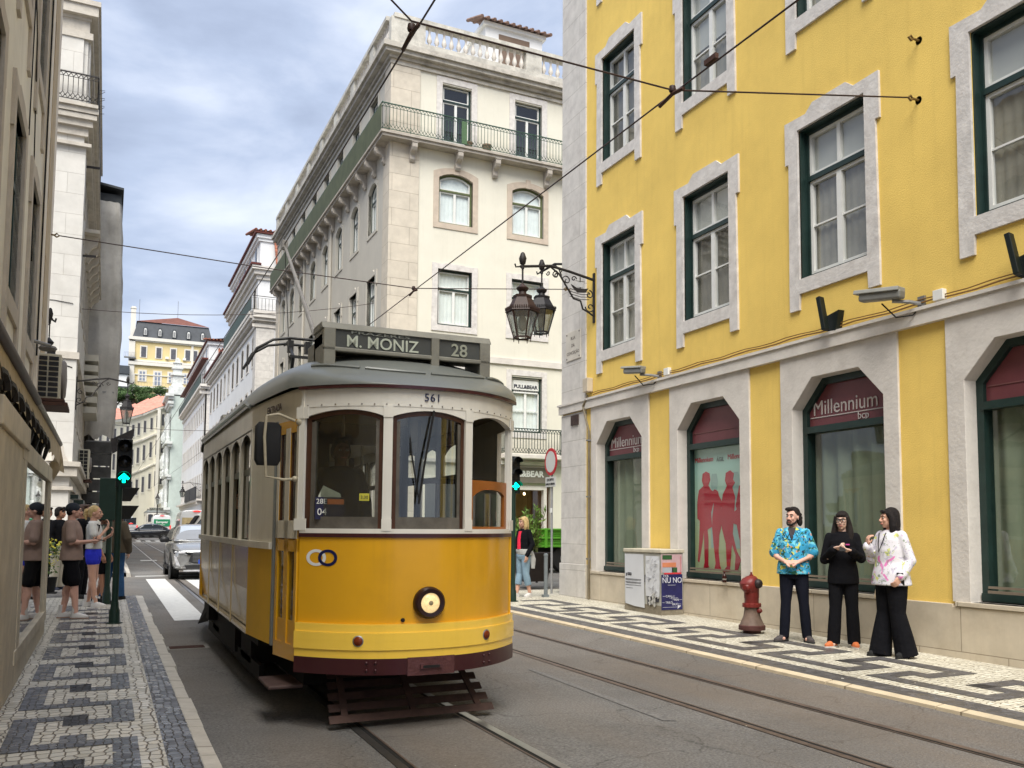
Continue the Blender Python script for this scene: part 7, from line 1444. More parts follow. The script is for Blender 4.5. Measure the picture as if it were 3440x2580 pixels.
def suv():
    t = thing('car', 'silver grey car with dark grille waiting behind the crosswalk beside the tram', 'car', (2.52, 26.35, G(26.4)), math.radians(0))
    SV = carpaint('silver_paint', (.36, .36, .355), .2, .55); DK = mat('dark_trim', (.012, .012, .013), .45, .2)
    L_ = [(0.02, .70, .30, .62, .74), (.10, .84, .24, .66, .84), (.45, .90, .22, .70, .93), (1.05, .92, .22, .74, 1.02), (1.6, .92, .22, .78, 1.04), (2.6, .92, .22, .80, 1.05), (3.6, .91, .22, .82, 1.06), (4.1, .88, .26, .80, 1.04), (4.28, .80, .34, .70, .95)]
    car_shell(t, [(y, [(w*.75, b), (w*.97, b+.06), (w, b+.22), (w, s), (w*.985, (s+tp)/2+.04), (w*.88, tp-.015), (w*.5, tp+.015)]) for y, w, b, s, tp in L_], SV)
    C = [(1.0, .78, 1.0, 1.02), (1.35, .76, 1.0, 1.26), (1.75, .72, 1.0, 1.46), (2.3, .70, 1.0, 1.53), (3.1, .70, 1.0, 1.52), (3.8, .68, 1.0, 1.44), (4.15, .66, 1.0, 1.1)]
    car_shell(t, [(y, [(w+.08, b-.02), (w+.07, b+.05), (w+.07*(1-(tp-1)/.6), (b+tp)/2+.05), (w-.07*min(1, (tp-1)*2), tp-.02), (w*.5, tp)]) for y, w, b, tp in C], SV, 'cabin')
    g = MB(); g.add([(-.68, 1.12, 1.07), (.68, 1.12, 1.07), (.60, 1.72, 1.46), (-.60, 1.72, 1.46)], [(0, 1, 2, 3)]); w_ = g.build('windscreen', mat('windscreen', (.34, .38, .43), .06, .1, 2), t, fix=False)
    g = MB(); g.add([(-.60, 1.21, 1.12), (-.33, 1.21, 1.12), (-.40, 1.42, 1.27), (-.55, 1.42, 1.27)], [(0, 1, 2, 3)]); g.build('driver_shade', CARGL, w_, fix=False)
    for s in (-1, 1):
        g = MB(); x = s*.87; g.add([(x, 1.35, 1.07), (x, 3.9, 1.09), (s*.76, 3.6, 1.38), (s*.745, 2.0, 1.42)], [(0, 1, 2, 3)]); g.build('side_window', CARGL, t, fix=False)
        g = MB(); g.rings([(s*1.03, 1.42, 1.0, .10, .06), (s*1.03, 1.42, 1.06, .13, .09), (s*1.03, 1.42, 1.13, .11, .07), (s*1.03, 1.42, 1.16, .05, .04)], 12); g.bar((s*.85, 1.44, 1.04), (s*1.0, 1.44, 1.06), .04); g.build('wing_mirror', DK, t)
        g = MB(); g.add([(s*.40, -.015, .73), (s*.80, .10, .80), (s*.90, .38, .84), (s*.86, .2, .70), (s*.6, .03, .66), (s*.42, -.01, .67)], [(0, 1, 2, 3, 4, 5)]); hl = g.build('headlight', DK, t, fix=False); g = MB(); g.ball((s*.66, .045, .735), .09, .03, .04); g.ball((s*.80, .13, .75), .05, .03, .035); g.build('lens', LAMPC, hl)
        g = MB(); g.prism([(s*.80, .62), (s*.87, .66), (s*.80, .40), (s*.70, .38)], .02, .06); g.build('light_blade', LAMPC, t)
        g = MB(); g.tube([(s*.92, y, .22+.16*max(0, math.sin((y-.35)/.75*PI/1)) if 0 else .3) for y in (1.15, 3.1)], .05, 8); g.build('sill_trim', DK, t)
    g = MB(); g.prism([(-.42, .74), (.42, .74), (.50, .50), (.36, .44), (-.36, .44), (-.50, .50)], -.03, .08); g.prism([(-.6, .40), (.6, .40), (.55, .30), (-.55, .30)], -.02, .1); gr = g.build('grille', mat('grille_mesh', (.03, .03, .032), .3, .9, 90), t)
    g = MB()
    for k in range(7): g.box(-.40+.0*k, .40, -.04, -.03, .49+.036*k, .50+.036*k)
    g.build('grille_bar', GRAYM, gr)
    g = MB(); g.box(-.62, .62, -.03, .05, .235, .275); g.build('skid_plate', LAMPC, t); g = MB(); g.box(-.26, .26, -.055, -.04, .44, .55); np = g.build('number_plate', WHPAINT, t); g = MB(); g.box(-.26, -.215, -.058, -.054, .44, .55); g.build('blue_band', mat('plate_blue', (.01, .06, .4), .5), np)
    g = MB(); g.tube([(-.5, 1.1, 1.075), (.1, 1.1, 1.085)], .012, 6); g.build('wiper', DK, t)
    wheelset(t, [(-.80, .85), (.80, .85), (-.80, 3.4), (.80, 3.4)], .34, .22)
    for s in (-1, 1):
        for y in (.85, 3.4): g = MB(); g.lathe([(.40, -.005), (.42, .01), (.36, .02), (.34, 0)], 24, (s*.915, y, .34), 'x'); g.build('arch_trim', DK, t)
suv()
def sedan():
    t = thing('car', 'black sedan crossing the junction broadside far down the street', 'car', (.75, 84.6, G(84.6)+.01), math.radians(-90))
    BK = carpaint('black_paint', (.008, .008, .010), .12)
    # length runs along local y, nose at y=0; rotated so the car lies across the street
    L_ = [(.02, .62, .30, .50, .66), (.15, .80, .24, .60, .74), (.7, .88, .2, .66, .82), (1.5, .90, .2, .70, .90), (2.6, .90, .2, .72, .93), (3.6, .90, .2, .74, .95), (4.2, .86, .24, .74, .97), (4.62, .78, .32, .68, .93)]
    car_shell(t, [(y, [(w*.75, b), (w*.97, b+.06), (w, b+.22), (w, s), (w*.98, (s+tp)/2), (w*.85, tp-.02), (w*.5, tp)]) for y, w, b, s, tp in L_], BK)
    C = [(1.35, .72, .88, .93), (1.9, .68, .88, 1.27), (2.4, .64, .9, 1.43), (3.0, .63, .9, 1.44), (3.5, .65, .9, 1.32), (4.1, .66, .92, .97)]
    car_shell(t, [(y, [(w+.12, b-.02), (w+.10, b+.04), (w+.04, (b+tp)/2+.03), (w-.04, tp-.02), (w*.5, tp)]) for y, w, b, tp in C], BK, 'cabin')
    for s in (-1, 1):
        x = s*.80; g = MB(); g.add([(x, 1.75, .95), (x, 2.75, .96), (s*.72, 2.75, 1.34), (s*.73, 2.2, 1.30)], [(0, 1, 2, 3)]); g.add([(x, 2.82, .96), (x, 3.55, .97), (s*.74, 3.35, 1.25), (s*.72, 2.82, 1.34)], [(0, 1, 2, 3)]); g.build('side_window', CARGL, t, fix=False)
        g = MB(); g.tube([(s*.80, 1.6, .93), (s*.82, 3.6, .95), (s*.77, 3.45, 1.26), (s*.74, 2.8, 1.37), (s*.75, 2.15, 1.33), (s*.80, 1.6, .93)], .018, 5); g.build('chrome_trim', mat('chrome', (.7, .7, .7), .1, 0, metal=1), t)
        g = MB(); g.rings([(s*.95, 1.75, .93, .07, .05), (s*.95, 1.75, 1.02, .08, .06)], 10); g.build('wing_mirror', BK, t)
        g = MB(); g.ball((s*.72, .14, .62), .12, .1, .06); g.build('headlight', LAMPC, t); g = MB(); g.ball((s*.72, 4.5, .78), .12, .1, .06); g.build('tail_light', REDL, t)
    wheelset(t, [(-.80, .85), (.80, .85), (-.80, 3.65), (.80, 3.65)], .32, .22)
sedan()
def van(x, y, label, w=1.9, h=2.45, L_=5.4, front=False, panel=None, text=None, rot=0, hcol=None, group='white vans queuing far down the street'):
    """van with its rear (or front) towards the camera at local y=0"""
    t = thing('van', label, 'van', (x, y, G(y)), math.radians(rot), group); VW = carpaint('van_white', (.66, .67, .68), .3)
    hw = w/2
    if not front:
        car_shell(t, [(yy, [(hw*.9, .32), (hw, .4), (hw, 1.2), (hw*.97, h-.35), (hw*.86, h-.05), (hw*.4, h)]) for yy in (0, .04, .3, L_-1.6, L_-.9)] + [(L_-.1, [(hw*.85, .35), (hw*.95, .4), (hw*.95, .8), (hw*.9, 1.1), (hw*.7, 1.15), (hw*.4, 1.15)])], VW)
        g = MB(); g.box(-hw*.82, hw*.82, -.03, -.01, 1.30, h-.45); wn = g.build('rear_door', VW, t)
        if panel:
            g = MB(); g.box(-hw*.86, hw*.86, -.06, -.04, 1.15, 1.85); pp = g.build('advert_panel', panel, t)
            if text: textmesh(text, .30, WHPAINT, 'lettering', pp, T(.0, -.07, 1.56), bold=.01)
            g = MB(); g.box(-.3, .3, -.07, -.06, 1.28, 1.31); g.build('rule', WHPAINT, pp)
        else: g = MB(); g.box(-hw*.75, -.04, -.05, -.03, 1.35, 1.95); g.box(.04, hw*.75, -.05, -.03, 1.35, 1.95); g.build('rear_window', CARGL, t)
        g = MB(); g.ball((0, -.02, h-.08), .24, .05, .05); g.build('brake_light', REDL, t)
        for s in (-1, 1): g = MB(); g.box(s*hw*.9-.06, s*hw*.9+.06, -.05, 0, .85, 1.25); g.build('tail_light', REDL, t)
        g = MB(); g.box(-hw*.95, hw*.95, -.10, .05, .35, .52); g.build('bumper', BLACK, t); g = MB(); g.box(-.26, .26, -.12, -.10, .55, .66); g.build('number_plate', WHPAINT, t)
    wheelset(t, [(-hw+.1, .9), (hw-.1, .9), (-hw+.1, L_-.9), (hw-.1, L_-.9)], .33, .2)
    return t
van(5.05, 100, 'white van with green advert panel behind the black sedan', 1.75, 2.3, panel=mat('advert_green', (.01, .20, .09), .5), text='Europcar')
van(5.15, 62, 'white van with beige panel and red top light behind the side view van', 2.0, 2.35, 5.2, panel=mat('beige_panel', (.50, .40, .22), .6, .4, 3))
van(1.75, 98, 'tall white van behind the left end of the black sedan', 1.35, 2.2, 5)
van(2.05, 92, 'small white van close behind the nose of the black sedan', 1.15, 1.5, 4)
# light grey van seen side-on across the middle of the street
def side_van():
    t = thing('van', 'pale van with dark side window and blue mark standing behind the silver car', 'van', (3.0, 45, G(45)), 0); VP = carpaint('van_pale', (.58, .57, .53), .35)
    g = MB(); prof = [(0, .35), (0, .85), (.12, 1.02), (.38, 1.18), (.80, 1.85), (1.15, 2.12), (1.7, 2.22), (5.4, 2.22), (5.5, 2.0), (5.5, .35)]; g.prism(prof, 0, 1.9); g.build('body', VP, t, bev=.05)
    g = MB(); g.prism([(.55, 1.20), (1.45, 1.20), (1.45, 1.72), (.92, 1.72)], -.02, 0); g.build('side_window', CARGL, t); g = MB(); g.prism([(.36, 1.20), (.44, 1.15), (.86, 1.85), (.80, 1.88)], -.03, 1.93); g.build('windscreen_pillar', BLACK, t)
    g = MB(); g.prism([(.62, 1.25), (.80, 1.25), (.98, 1.66), (.94, 1.68)], -.03, -.02); g.build('quarter_glass', mat('sky_glass', (.12, .14, .16), .05), t)
    g = MB(); g.add([(2.1, -.01, 1.72), (2.6, -.01, 1.72), (2.6, -.01, 1.66), (2.2, -.01, 1.66)], [(0, 1, 2, 3)]); g.tube([(2.5, -.01, 1.6), (2.25, -.01, 1.5), (2.15, -.01, 1.3), (2.3, -.01, 1.15)], .04, 6); g.build('blue_mark', mat('mark_blue', (.01, .02, .25), .5), t)
    g = MB(); g.rings([(.35, -.15, 1.15, .07, .06), (.35, -.15, 1.5, .09, .08)], 10); g.build('wing_mirror', BLACK, t)
    for x in (.95, 4.5):
        g = MB(); g.lathe([(.2, 0), (.33, 0), (.34, .03), (.34, .2), (.2, .2)], 24, (x, -.01, .34), 'y'); wh = g.build('wheel', BLACK, t); g = MB(); g.lathe([(.02, -.02), (.2, -.01), (.2, .05)], 16, (x, -.01, .34), 'y'); g.build('rim', GRAYM, wh)
side_van()
# scooter parked between the cars
t = thing('scooter', 'scooter standing between the silver car and the vans', 'scooter', (2.55, 36, G(36))); g = MB(); g.rings([(0, .2, .35, .14, .3), (0, .25, .6, .2, .4), (0, .3, .8, .17, .4), (0, .35, .9, .12, .3)], 14); g.rings([(0, -.45, .4, .12, .1), (0, -.42, .8, .2, .1), (0, -.38, 1.0, .16, .09), (0, -.36, 1.12, .1, .06)], 14); g.build('body', mat('scooter_grey', (.22, .22, .23), .3, .2), t)
g = MB(); g.tube([(-.32, -.35, 1.12), (-.1, -.38, 1.05), (.1, -.38, 1.05), (.32, -.35, 1.12)], .018, 8); g.bar((-.2, -.38, 1.1), (-.3, -.4, 1.3), .015); g.ball((-.31, -.4, 1.33), .07, .03, .05); g.bar((.2, -.38, 1.1), (.3, -.4, 1.3), .015); g.ball((.31, -.4, 1.33), .07, .03, .05); g.box(-.14, .14, -.4, -.36, 1.1, 1.35); g.build('handlebar', BLACK, t)
for y in (-.6, .65): g = MB(); g.lathe([(.14, -.05), (.25, -.05), (.27, 0), (.25, .05), (.14, .05)], 20, (0, y, .27), 'x'); g.build('wheel', BLACK, t)
# ------------------------------------------------------------------ people
def blob(name, mb, m, parent, vox=.010, it=4, label=None):
    """union of closed shapes grown together into one smooth continuous surface"""
    o = mb.build(name, m, parent, label); r = o.modifiers.new('r', 'REMESH'); r.mode = 'VOXEL'; r.voxel_size = vox; r.use_smooth_shade = True
    s = o.modifiers.new('s', 'SMOOTH'); s.iterations = it; s.factor = .5; return o
def limb(g, pts, rs, n=12, ell=1.):
    g.tube(pts, rs, n, True, True, ell)
    for p, r in zip(pts, rs): g.ball(p, r*.98, n=12, m=8)
SKIN = mat('skin', (.56, .32, .23), .55, .06, 8); SKIN.node_tree.nodes['Principled BSDF'].inputs['Subsurface Weight'].default_value = 0
SKINP = mat('pink_skin', (.62, .36, .28), .55, .06, 8); SKINT = mat('tan_skin', (.42, .21, .13), .55, .06, 8); HAIRD = mat('dark_brown_hair', (.012, .008, .007), .85, .4, 30, .6, 90); HAIRB = mat('blonde_hair', (.50, .36, .16), .5, .3, 30, .5, 90); HAIRM = mat('brown_hair', (.06, .03, .018), .5, .4, 30, .5, 90)
EYEW = mat('eye_white', (.5, .5, .48), .3, 0); EYED = mat('eye_dark', (.02, .015, .01), .2, 0); LIPS = mat('lips', (.36, .10, .09), .5, .1)
def V3(*a): return Vector(a)
def handshape(g, w, d, nrm, curl=.6, s=1., thumb=1, mirror=1):
    """palm, four unequal bent fingers and a thumb from its side; w wrist, d direction, nrm palm normal"""
    d = Vector(d).normalized(); nrm = Vector(nrm); nrm = (nrm-d*nrm.dot(d)).normalized(); sd = d.cross(nrm)*mirror; w = Vector(w)
    c = w+d*.045*s
    for k in range(5): o = sd*(-.028+.014*k)*s; g.tube([tuple(w+o*.7), tuple(w+d*.05*s+o), tuple(w+d*.085*s+o)], [.013*s, .014*s, .011*s], 8); g.ball(tuple(w+d*.085*s+o), .0115*s, n=8, m=6)
    for k, (l, off) in enumerate(((.070, .030), (.080, .011), (.074, -.009), (.058, -.028))):
        p = w+d*.088*s+sd*off*s; q = d.copy(); pts = [tuple(p)]; rs = [.0095*s]
        for j, f in enumerate((.42, .33, .25)):
            a = curl*(.6+.45*j); q = (q*math.cos(a)+nrm*math.sin(a)).normalized(); p = p+q*l*f*s; pts.append(tuple(p)); rs.append((.009-.001*j)*s)
        g.tube(pts, rs, 8); g.ball(pts[-1], rs[-1], n=8, m=6)
        for p_, r_ in zip(pts[1:-1], rs[1:-1]): g.ball(p_, r_, n=8, m=6)
    b = w+d*.03*s+sd*.030*s; t1 = b+(sd*.7+d*.7+nrm*.35).normalized()*.038*s; t2 = t1+(d*.9+nrm*.5+sd*.1).normalized()*.030*s
    g.tube([tuple(b), tuple(t1), tuple(t2)], [.014*s, .011*s, .009*s], 8); g.ball(tuple(t2), .009*s, n=8, m=6); g.ball(tuple(t1), .011*s, n=8, m=6)
def head_parts(g, c, yaw, s=1., chin=1.):
    M = T(*c) @ RZ(yaw); k = g.M; g.M = k @ M
    g.ball((0, .012, .022), .074*s, .094*s, .098*s, 16, 12); g.ball((0, -.022, -.045), .056*s, .066*s, .062*s, 14, 10); g.ball((0, -.058, -.088*chin), .024, .022, .018)
    g.ball((-.036, -.068, -.022), .020, .018, .024); g.ball((.036, -.068, -.022), .020, .018, .024)
    g.tube([(0, -.082, .022), (0, -.104, -.014), (0, -.110, -.026)], [.010, .012, .013], 8); g.ball((0, -.108, -.026), .0125, n=8, m=6); g.ball((-.011, -.098, -.030), .009, n=8, m=6); g.ball((.011, -.098, -.030), .009, n=8, m=6)
    g.tube([(-.045, -.074, .030), (0, -.086, .034), (.045, -.074, .030)], [.011, .013, .011], 8); g.ball((0, -.086, -.056), .022, .012, .007); g.ball((0, -.082, -.066), .019, .011, .007)
    for x in (-1, 1): g.ball((x*.074, .008, -.010), .012, .020, .030, 10, 8)
    g.M = k
def face_bits(t, c, yaw, beard=False, glasses=False, brow=EYED):
    M = T(*c) @ RZ(yaw)
    for x in (-.030, .030):
        g = MB(M); g.ball((x, -.079, .008), .013, .008, .0085, 12, 8); e = g.build('eye', EYEW, t); g = MB(M); g.ball((x-.001, -.0855, .008), .0062, .003, .0065, 10, 6); g.build('iris', EYED, e)
        g = MB(M); g.tube([(x*.45, -.093, .032), (x, -.092, .037), (x*1.6, -.080, .030)], [.0035, .0045, .003], 6); g.build('eyebrow', brow, t)
    g = MB(M); g.tube([(-.024, -.087, -.061), (-.010, -.098, -.058), (0, -.0995, -.0595), (.010, -.098, -.058), (.024, -.087, -.061)], [.003, .0055, .005, .0055, .003], 8); g.build('mouth', LIPS, t)
    if beard:
        g = MB(M); g.tube([(-.070, -.012, -.030), (-.058, -.045, -.075), (-.030, -.078, -.098), (0, -.088, -.104), (.030, -.078, -.098), (.058, -.045, -.075), (.070, -.012, -.030)], [.007, .011, .014, .016, .014, .011, .007], 10); g.tube([(-.03, -.092, -.066), (-.026, -.098, -.046), (0, -.104, -.043), (.026, -.098, -.046), (.03, -.092, -.066)], .007, 8); blob('beard', g, HAIRD, t, .006, 2)
    if glasses:
        g = MB(M)
        for x in (-.033, .033):
            q = [(x-.028, .024), (x+.028, .024), (x+.025, -.016), (x-.022, -.016)]; g.tube([(a, -.112, b) for a, b in q+[q[0]]], .0058, 6)
        g.tube([(-.006, -.112, .014), (.006, -.112, .014)], .004, 6); g.tube([(-.061, -.110, .02), (-.078, -.02, .012)], .0035, 6); g.tube([(.061, -.110, .02), (.078, -.02, .012)], .0035, 6); g.build('glasses', BLACK, t)
def fabric(n, c, v=.12, **k): return mat(n, c, .9, v, 5, .9, 9, spec=.15, **k)
def floral(name, base, cols, scale=9., th=.52, noise=0):
    m = mat(name, base, .85, .05, 5); nt = m.node_tree; N = nt.nodes; L = nt.links; o, b = outcol(m); tc = N.new('ShaderNodeTexCoord')
    for i, (c, sc, t_) in enumerate(cols):
        mp = N.new('ShaderNodeMapping'); mp.inputs['Location'].default_value = (i*3.7, i*1.3, i*2.1); mp.inputs['Scale'].default_value = (1, 1, 1.0); L.new(tc.outputs['Object'], mp.inputs['Vector'])
        n = N.new('ShaderNodeTexNoise'); n.inputs['Scale'].default_value = sc; n.inputs['Detail'].default_value = 2.5; n.inputs['Distortion'].default_value = 1.6; L.new(mp.outputs[0], n.inputs['Vector'])
        r = N.new('ShaderNodeMapRange'); r.inputs[1].default_value = t_; r.inputs[2].default_value = t_+.025; L.new(n.outputs['Fac'], r.inputs['Value'])
        x = N.new('ShaderNodeMix'); x.data_type = 'RGBA'; L.new(r.outputs[0], x.inputs['Factor']); L.new(o, x.inputs['A']); x.inputs['B'].default_value = (*c, 1); L.new(x.outputs['Result'], b.inputs['Base Color']); o = x.outputs['Result']
    return m
def person(label, x, y, z, rot, h=1.7, skin=SKIN, head=0, pose=None, top=None, bottom=None, shoes=None, hair=None, girth=1., vox=.008, group=None, beard=False, glasses=False, face=True, extra=None, curl=.7, hand=True, fem=False):
    t = thing('person', label, 'person', (x, y, z), math.radians(rot), group); s = h/1.7; t.scale = (s, s, s)
    P = dict(shL=(.158, .012, 1.385), shR=(-.158, .012, 1.385), elL=(.24, .05, 1.12), elR=(-.24, .05, 1.12), wrL=(.23, -.06, .88), wrR=(-.23, -.06, .88), hdL=(0, -.2, -1), hdR=(0, -.2, -1), pnL=(-1, 0, 0), pnR=(1, 0, 0),
             hiL=(.085, 0, .90), hiR=(-.085, 0, .90), knL=(.10, -.015, .50), knR=(-.10, -.015, .50), anL=(.11, .02, .085), anR=(-.11, .02, .085), hd=(0, -.015, 1.585), toL=10, toR=-10)
    P.update(pose or {}); q = girth; sh = abs(P['shL'][0])
    # body: one continuous skin from head to ankles
    g = MB(); head_parts(g, P['hd'], head); hx, hy, hz = P['hd']
    g.tube([(hx, hy+.03, hz-.05), (0, .015, 1.44), (0, .015, 1.38)], [.052, .056, .075], 12)
    g.rings([(0, .01, 1.44, .07, .06), (0, .01, 1.41, sh*.9, .075), (0, .005, 1.34, sh*1.05*q**.5, .10*q**.5), (0, 0, 1.22, .155*q, .105*q), (0, 0, 1.08, .135*q, .095*q), (0, 0, .97, .16*q, .105*q), (0, 0, .88, .165*q, .105*q), (0, 0, .83, .12*q, .09*q)], 20)
    for S in 'LR':
        limb(g, [P['sh'+S], P['el'+S], P['wr'+S]], [.050*q**.5, .038, .026]); m_ = Vector(P['el'+S]).lerp(Vector(P['wr'+S]), .3); g.ball(tuple(m_), .040, n=10, m=8)
        limb(g, [P['hi'+S], P['kn'+S], P['an'+S]], [.085*q, .055, .038]); m_ = Vector(P['kn'+S]).lerp(Vector(P['an'+S]), .28)+Vector((0, .014, 0)); g.ball(tuple(m_), .052, .055, .10)
        m_ = Vector(P['hi'+S]).lerp(Vector(P['kn'+S]), .35); g.ball(tuple(m_), .078*q, .080*q, .16)
        an = P['an'+S]; g.tube([(an[0], an[1]+.015, .06), (an[0], an[1]-.08, .04)], [.026, .02], 10); g.ball((an[0], an[1]+.015, .055), .028)
        if hand: handshape(g, P['wr'+S], P['hd'+S], P['pn'+S], curl, 1., 1, 1 if S == 'L' else -1)
    body = blob('body', g, skin, t, vox, 2); 
    if face: face_bits(t, P['hd'], head, beard, glasses)
    # clothes
    if top:
        m_, sl, zb, loose, fl = top       # material, sleeve (0 none, .5 elbow, 1 wrist), hem height, looseness, flare
        g = MB(); L_ = loose
        g.rings([(0, .012, 1.455, .07+L_*.4, .062+L_*.4), (0, .012, 1.425, sh*.85+L_*.8, .082+L_*.6), (0, .006, 1.34, sh*1.08*q**.5+L_*.7, .108*q**.5+L_), (0, -.004, 1.22, .160*q+L_*1.1, .115*q+L_*1.2), (0, -.006, 1.08, .148*q+L_*1.3, .108*q+L_*1.4), (0, -.004, max(zb+.02, .96), .168*q+L_*1.2+fl*.5, .113*q+L_*1.3+fl*.5)] + ([(0, 0, zb, .172*q+L_+fl, .115*q+L_+fl)] if zb < .95 else [(0, 0, zb, .165*q+L_+fl, .11*q+L_+fl)]), 24)
        for S in 'LR':
            a, b_, c_ = Vector(P['sh'+S]), Vector(P['el'+S]), Vector(P['wr'+S])
            if sl >= 1: limb(g, [tuple(a), tuple(b_), tuple(b_.lerp(c_, .93*min(sl, 1)))], [.052*q**.5+L_*.5, .047+L_*.9, .038+L_*.9])
            elif sl > 0: e_ = a.lerp(b_, min(1, sl*1.6)); limb(g, [tuple(a), tuple(e_)], [.053*q**.5+L_*.5, .053+L_*1.2])
        blob('shirt', g, m_, t, max(vox, .009), 2)
    if bottom:
        m_, zl, loose, fl, zw = bottom    # material, height where the legs end, looseness, flare, waist height
        g = MB(); L_ = loose; g.rings([(0, 0, zw, .150*q+L_*.6, .104*q+L_*.6), (0, 0, .95, .168*q+L_*.6, .115*q+L_*.7), (0, 0, .86, .172*q+L_, .115*q+L_), (0, 0, .80, .13*q+L_, .10*q+L_)], 22)
        for S in 'LR':
            a, b_, c_ = Vector(P['hi'+S]), Vector(P['kn'+S]), Vector(P['an'+S])
            if zl > b_.z: e_ = a.lerp(b_, (a.z-zl)/(a.z-b_.z)); limb(g, [tuple(a), tuple(e_)], [.090*q+L_, .075+L_*1.3+fl])
            else:
                e_ = b_.lerp(c_, (b_.z-zl)/(b_.z-c_.z)); g.tube([tuple(a), tuple(a.lerp(b_, .5)), tuple(b_), tuple(b_.lerp(e_, .5)), tuple(e_)], [.092*q+L_, .080*q**.6+L_, .062+L_, .058+L_+fl*.5, .048+L_+fl], 14); g.ball(tuple(a), .092*q+L_); g.ball(tuple(b_), .062+L_)
        blob('trousers' if zl < .5 else 'shorts', g, m_, t, max(vox, .009), 2)
    if shoes:
        ms, mso, sock = shoes
        for S in 'LR':
            an = P['an'+S]; M = T(an[0], an[1], 0) @ RZ(P['to'+S]); g = MB(M); g.rings([(0, -.055, .018, .040, .125), (0, -.055, .045, .042, .125), (0, -.03, .07, .038, .095), (0, .012, .095, .034, .045), (0, .02, .115, .034, .038)], 18); sh_ = g.build('shoe', ms, t)
            g = MB(M); g.rings([(0, -.055, 0, .043, .130), (0, -.055, .022, .045, .132)], 18); g.build('sole', mso, sh_)
            if sock: g = MB(M); g.lathe([(.038, .10), (.040, .13), (.041, .20)], 12, (0, .01, 0)); g.build('sock', sock, t)
    if hair:
        m_, kind = hair; g = MB(T(*P['hd']) @ RZ(head))
        if kind != 'cap': g.ball((0, .030, .045), .084, .096, .092, 16, 12); g.ball((0, .065, -.01), .072, .06, .08)
        if kind == 'short': g.ball((-.045, -.045, .10), .04, .04, .03); g.ball((.03, -.05, .105), .05, .04, .03); g.ball((.07, .03, .0), .022, .05, .06); g.ball((-.07, .03, .0), .022, .05, .06)
        if kind == 'curly':
            for a in range(16): r_ = 2*PI*a/16; g.ball((.078*math.cos(r_), .04+.075*math.sin(r_)*(1 if math.sin(r_) > 0 else .5), .03-.05*abs(math.sin(r_*2.5))), .030)
            g.ball((.075, .05, -.06), .034, .04, .06); g.ball((-.072, .05, -.03), .026, .03, .05); g.ball((-.02, -.055, .10), .06, .035, .028)
        if kind == 'long':
            for sx in (-1, 1): g.tube([(sx*.066, -.02, .06), (sx*.086, .01, -.04), (sx*.098, .0, -.16), (sx*.10, -.03, -.30)], [.03, .036, .046, .028], 10); g.ball((sx*.10, -.03, -.30), .028)
            g.rings([(0, .05, .05, .085, .07), (0, .07, -.08, .10, .055), (0, .07, -.22, .11, .05), (0, .06, -.32, .09, .03)], 14); g.tube([(-.055, -.066, .072), (0, -.078, .078), (.055, -.066, .072)], [.022, .026, .022], 8)
        if kind == 'bob':
            for sx in (-1, 1): g.tube([(sx*.062, -.035, .07), (sx*.086, -.0, .0), (sx*.090, .01, -.09), (sx*.082, .0, -.15)], [.03, .038, .046, .03], 10); g.ball((sx*.082, .0, -.15), .03)
            g.rings([(0, .05, .05, .088, .075), (0, .065, -.06, .10, .06), (0, .065, -.15, .098, .05), (0, .06, -.17, .08, .035)], 14); g.tube([(-.05, -.07, .085), (.05, -.075, .08)], .02, 8)
        if kind == 'pony': g.tube([(0, .10, .05), (0, .16, .04), (0, .17, -.04), (0, .15, -.12)], [.025, .035, .032, .012], 10); g.ball((0, .15, .05), .03)
        if kind != 'cap': blob('hair', g, m_, t, .008, 2)
        else:
            g.ball((0, .02, .045), .088, .102, .085, 18, 12); g.tube([(0, .10, .03), (0, .165, -.005)], [.05, .03], 10, ell=.35); blob('cap', g, m_, t, .008, 1); g = MB(T(*P['hd']) @ RZ(head)); g.ball((0, .05, -.02), .073, .055, .05); g.build('hair', HAIRD, t)
    if extra: extra(t, P)
    return t
DEN = fabric('black_denim', (.008, .009, .016)); BLKF = fabric('black_cloth', (.006, .006, .008)); WHSH = mat('white_shoe', (.62, .60, .58), .5, .06); OFFW = mat('off_white_sole', (.50, .47, .42), .6, .05)
HAW = floral('palm_print', (.04, .32, .55), [((.16, .55, .68), 9, .55), ((.60, .60, .10), 7, .60), ((.02, .12, .07), 13, .585), ((.012, .02, .05), 17, .60), ((.75, .26, .06), 12, .66)])
BLOU = floral('floral_blouse', (.66, .64, .68), [((.50, .47, .56), 10, .58), ((.55, .58, .20), 6, .63), ((.66, .20, .45), 5.5, .64), ((.25, .30, .24), 15, .64)])
def tee(t, P): g = MB(); g.tube([(-.05, -.085, 1.44), (0, -.118, 1.33), (.0, -.12, 1.28)], [.012, .03, .014], 8, ell=.6); g.add([(-.045, -.09, 1.45), (.045, -.09, 1.45), (.004, -.136, 1.26)], [(0, 1, 2)]); g.build('undershirt', mat('charcoal_tee', (.05, .045, .05), .9), t, fix=False); g = MB(); g.add([(-.05, -.085, 1.462), (-.105, -.09, 1.43), (-.05, -.137, 1.31), (-.01, -.138, 1.30)], [(0, 1, 2, 3)]); g.add([(.05, -.085, 1.462), (.105, -.09, 1.43), (.05, -.137, 1.31), (.01, -.138, 1.30)], [(0, 1, 2, 3)]); g.build('collar', HAW, t, fix=False)
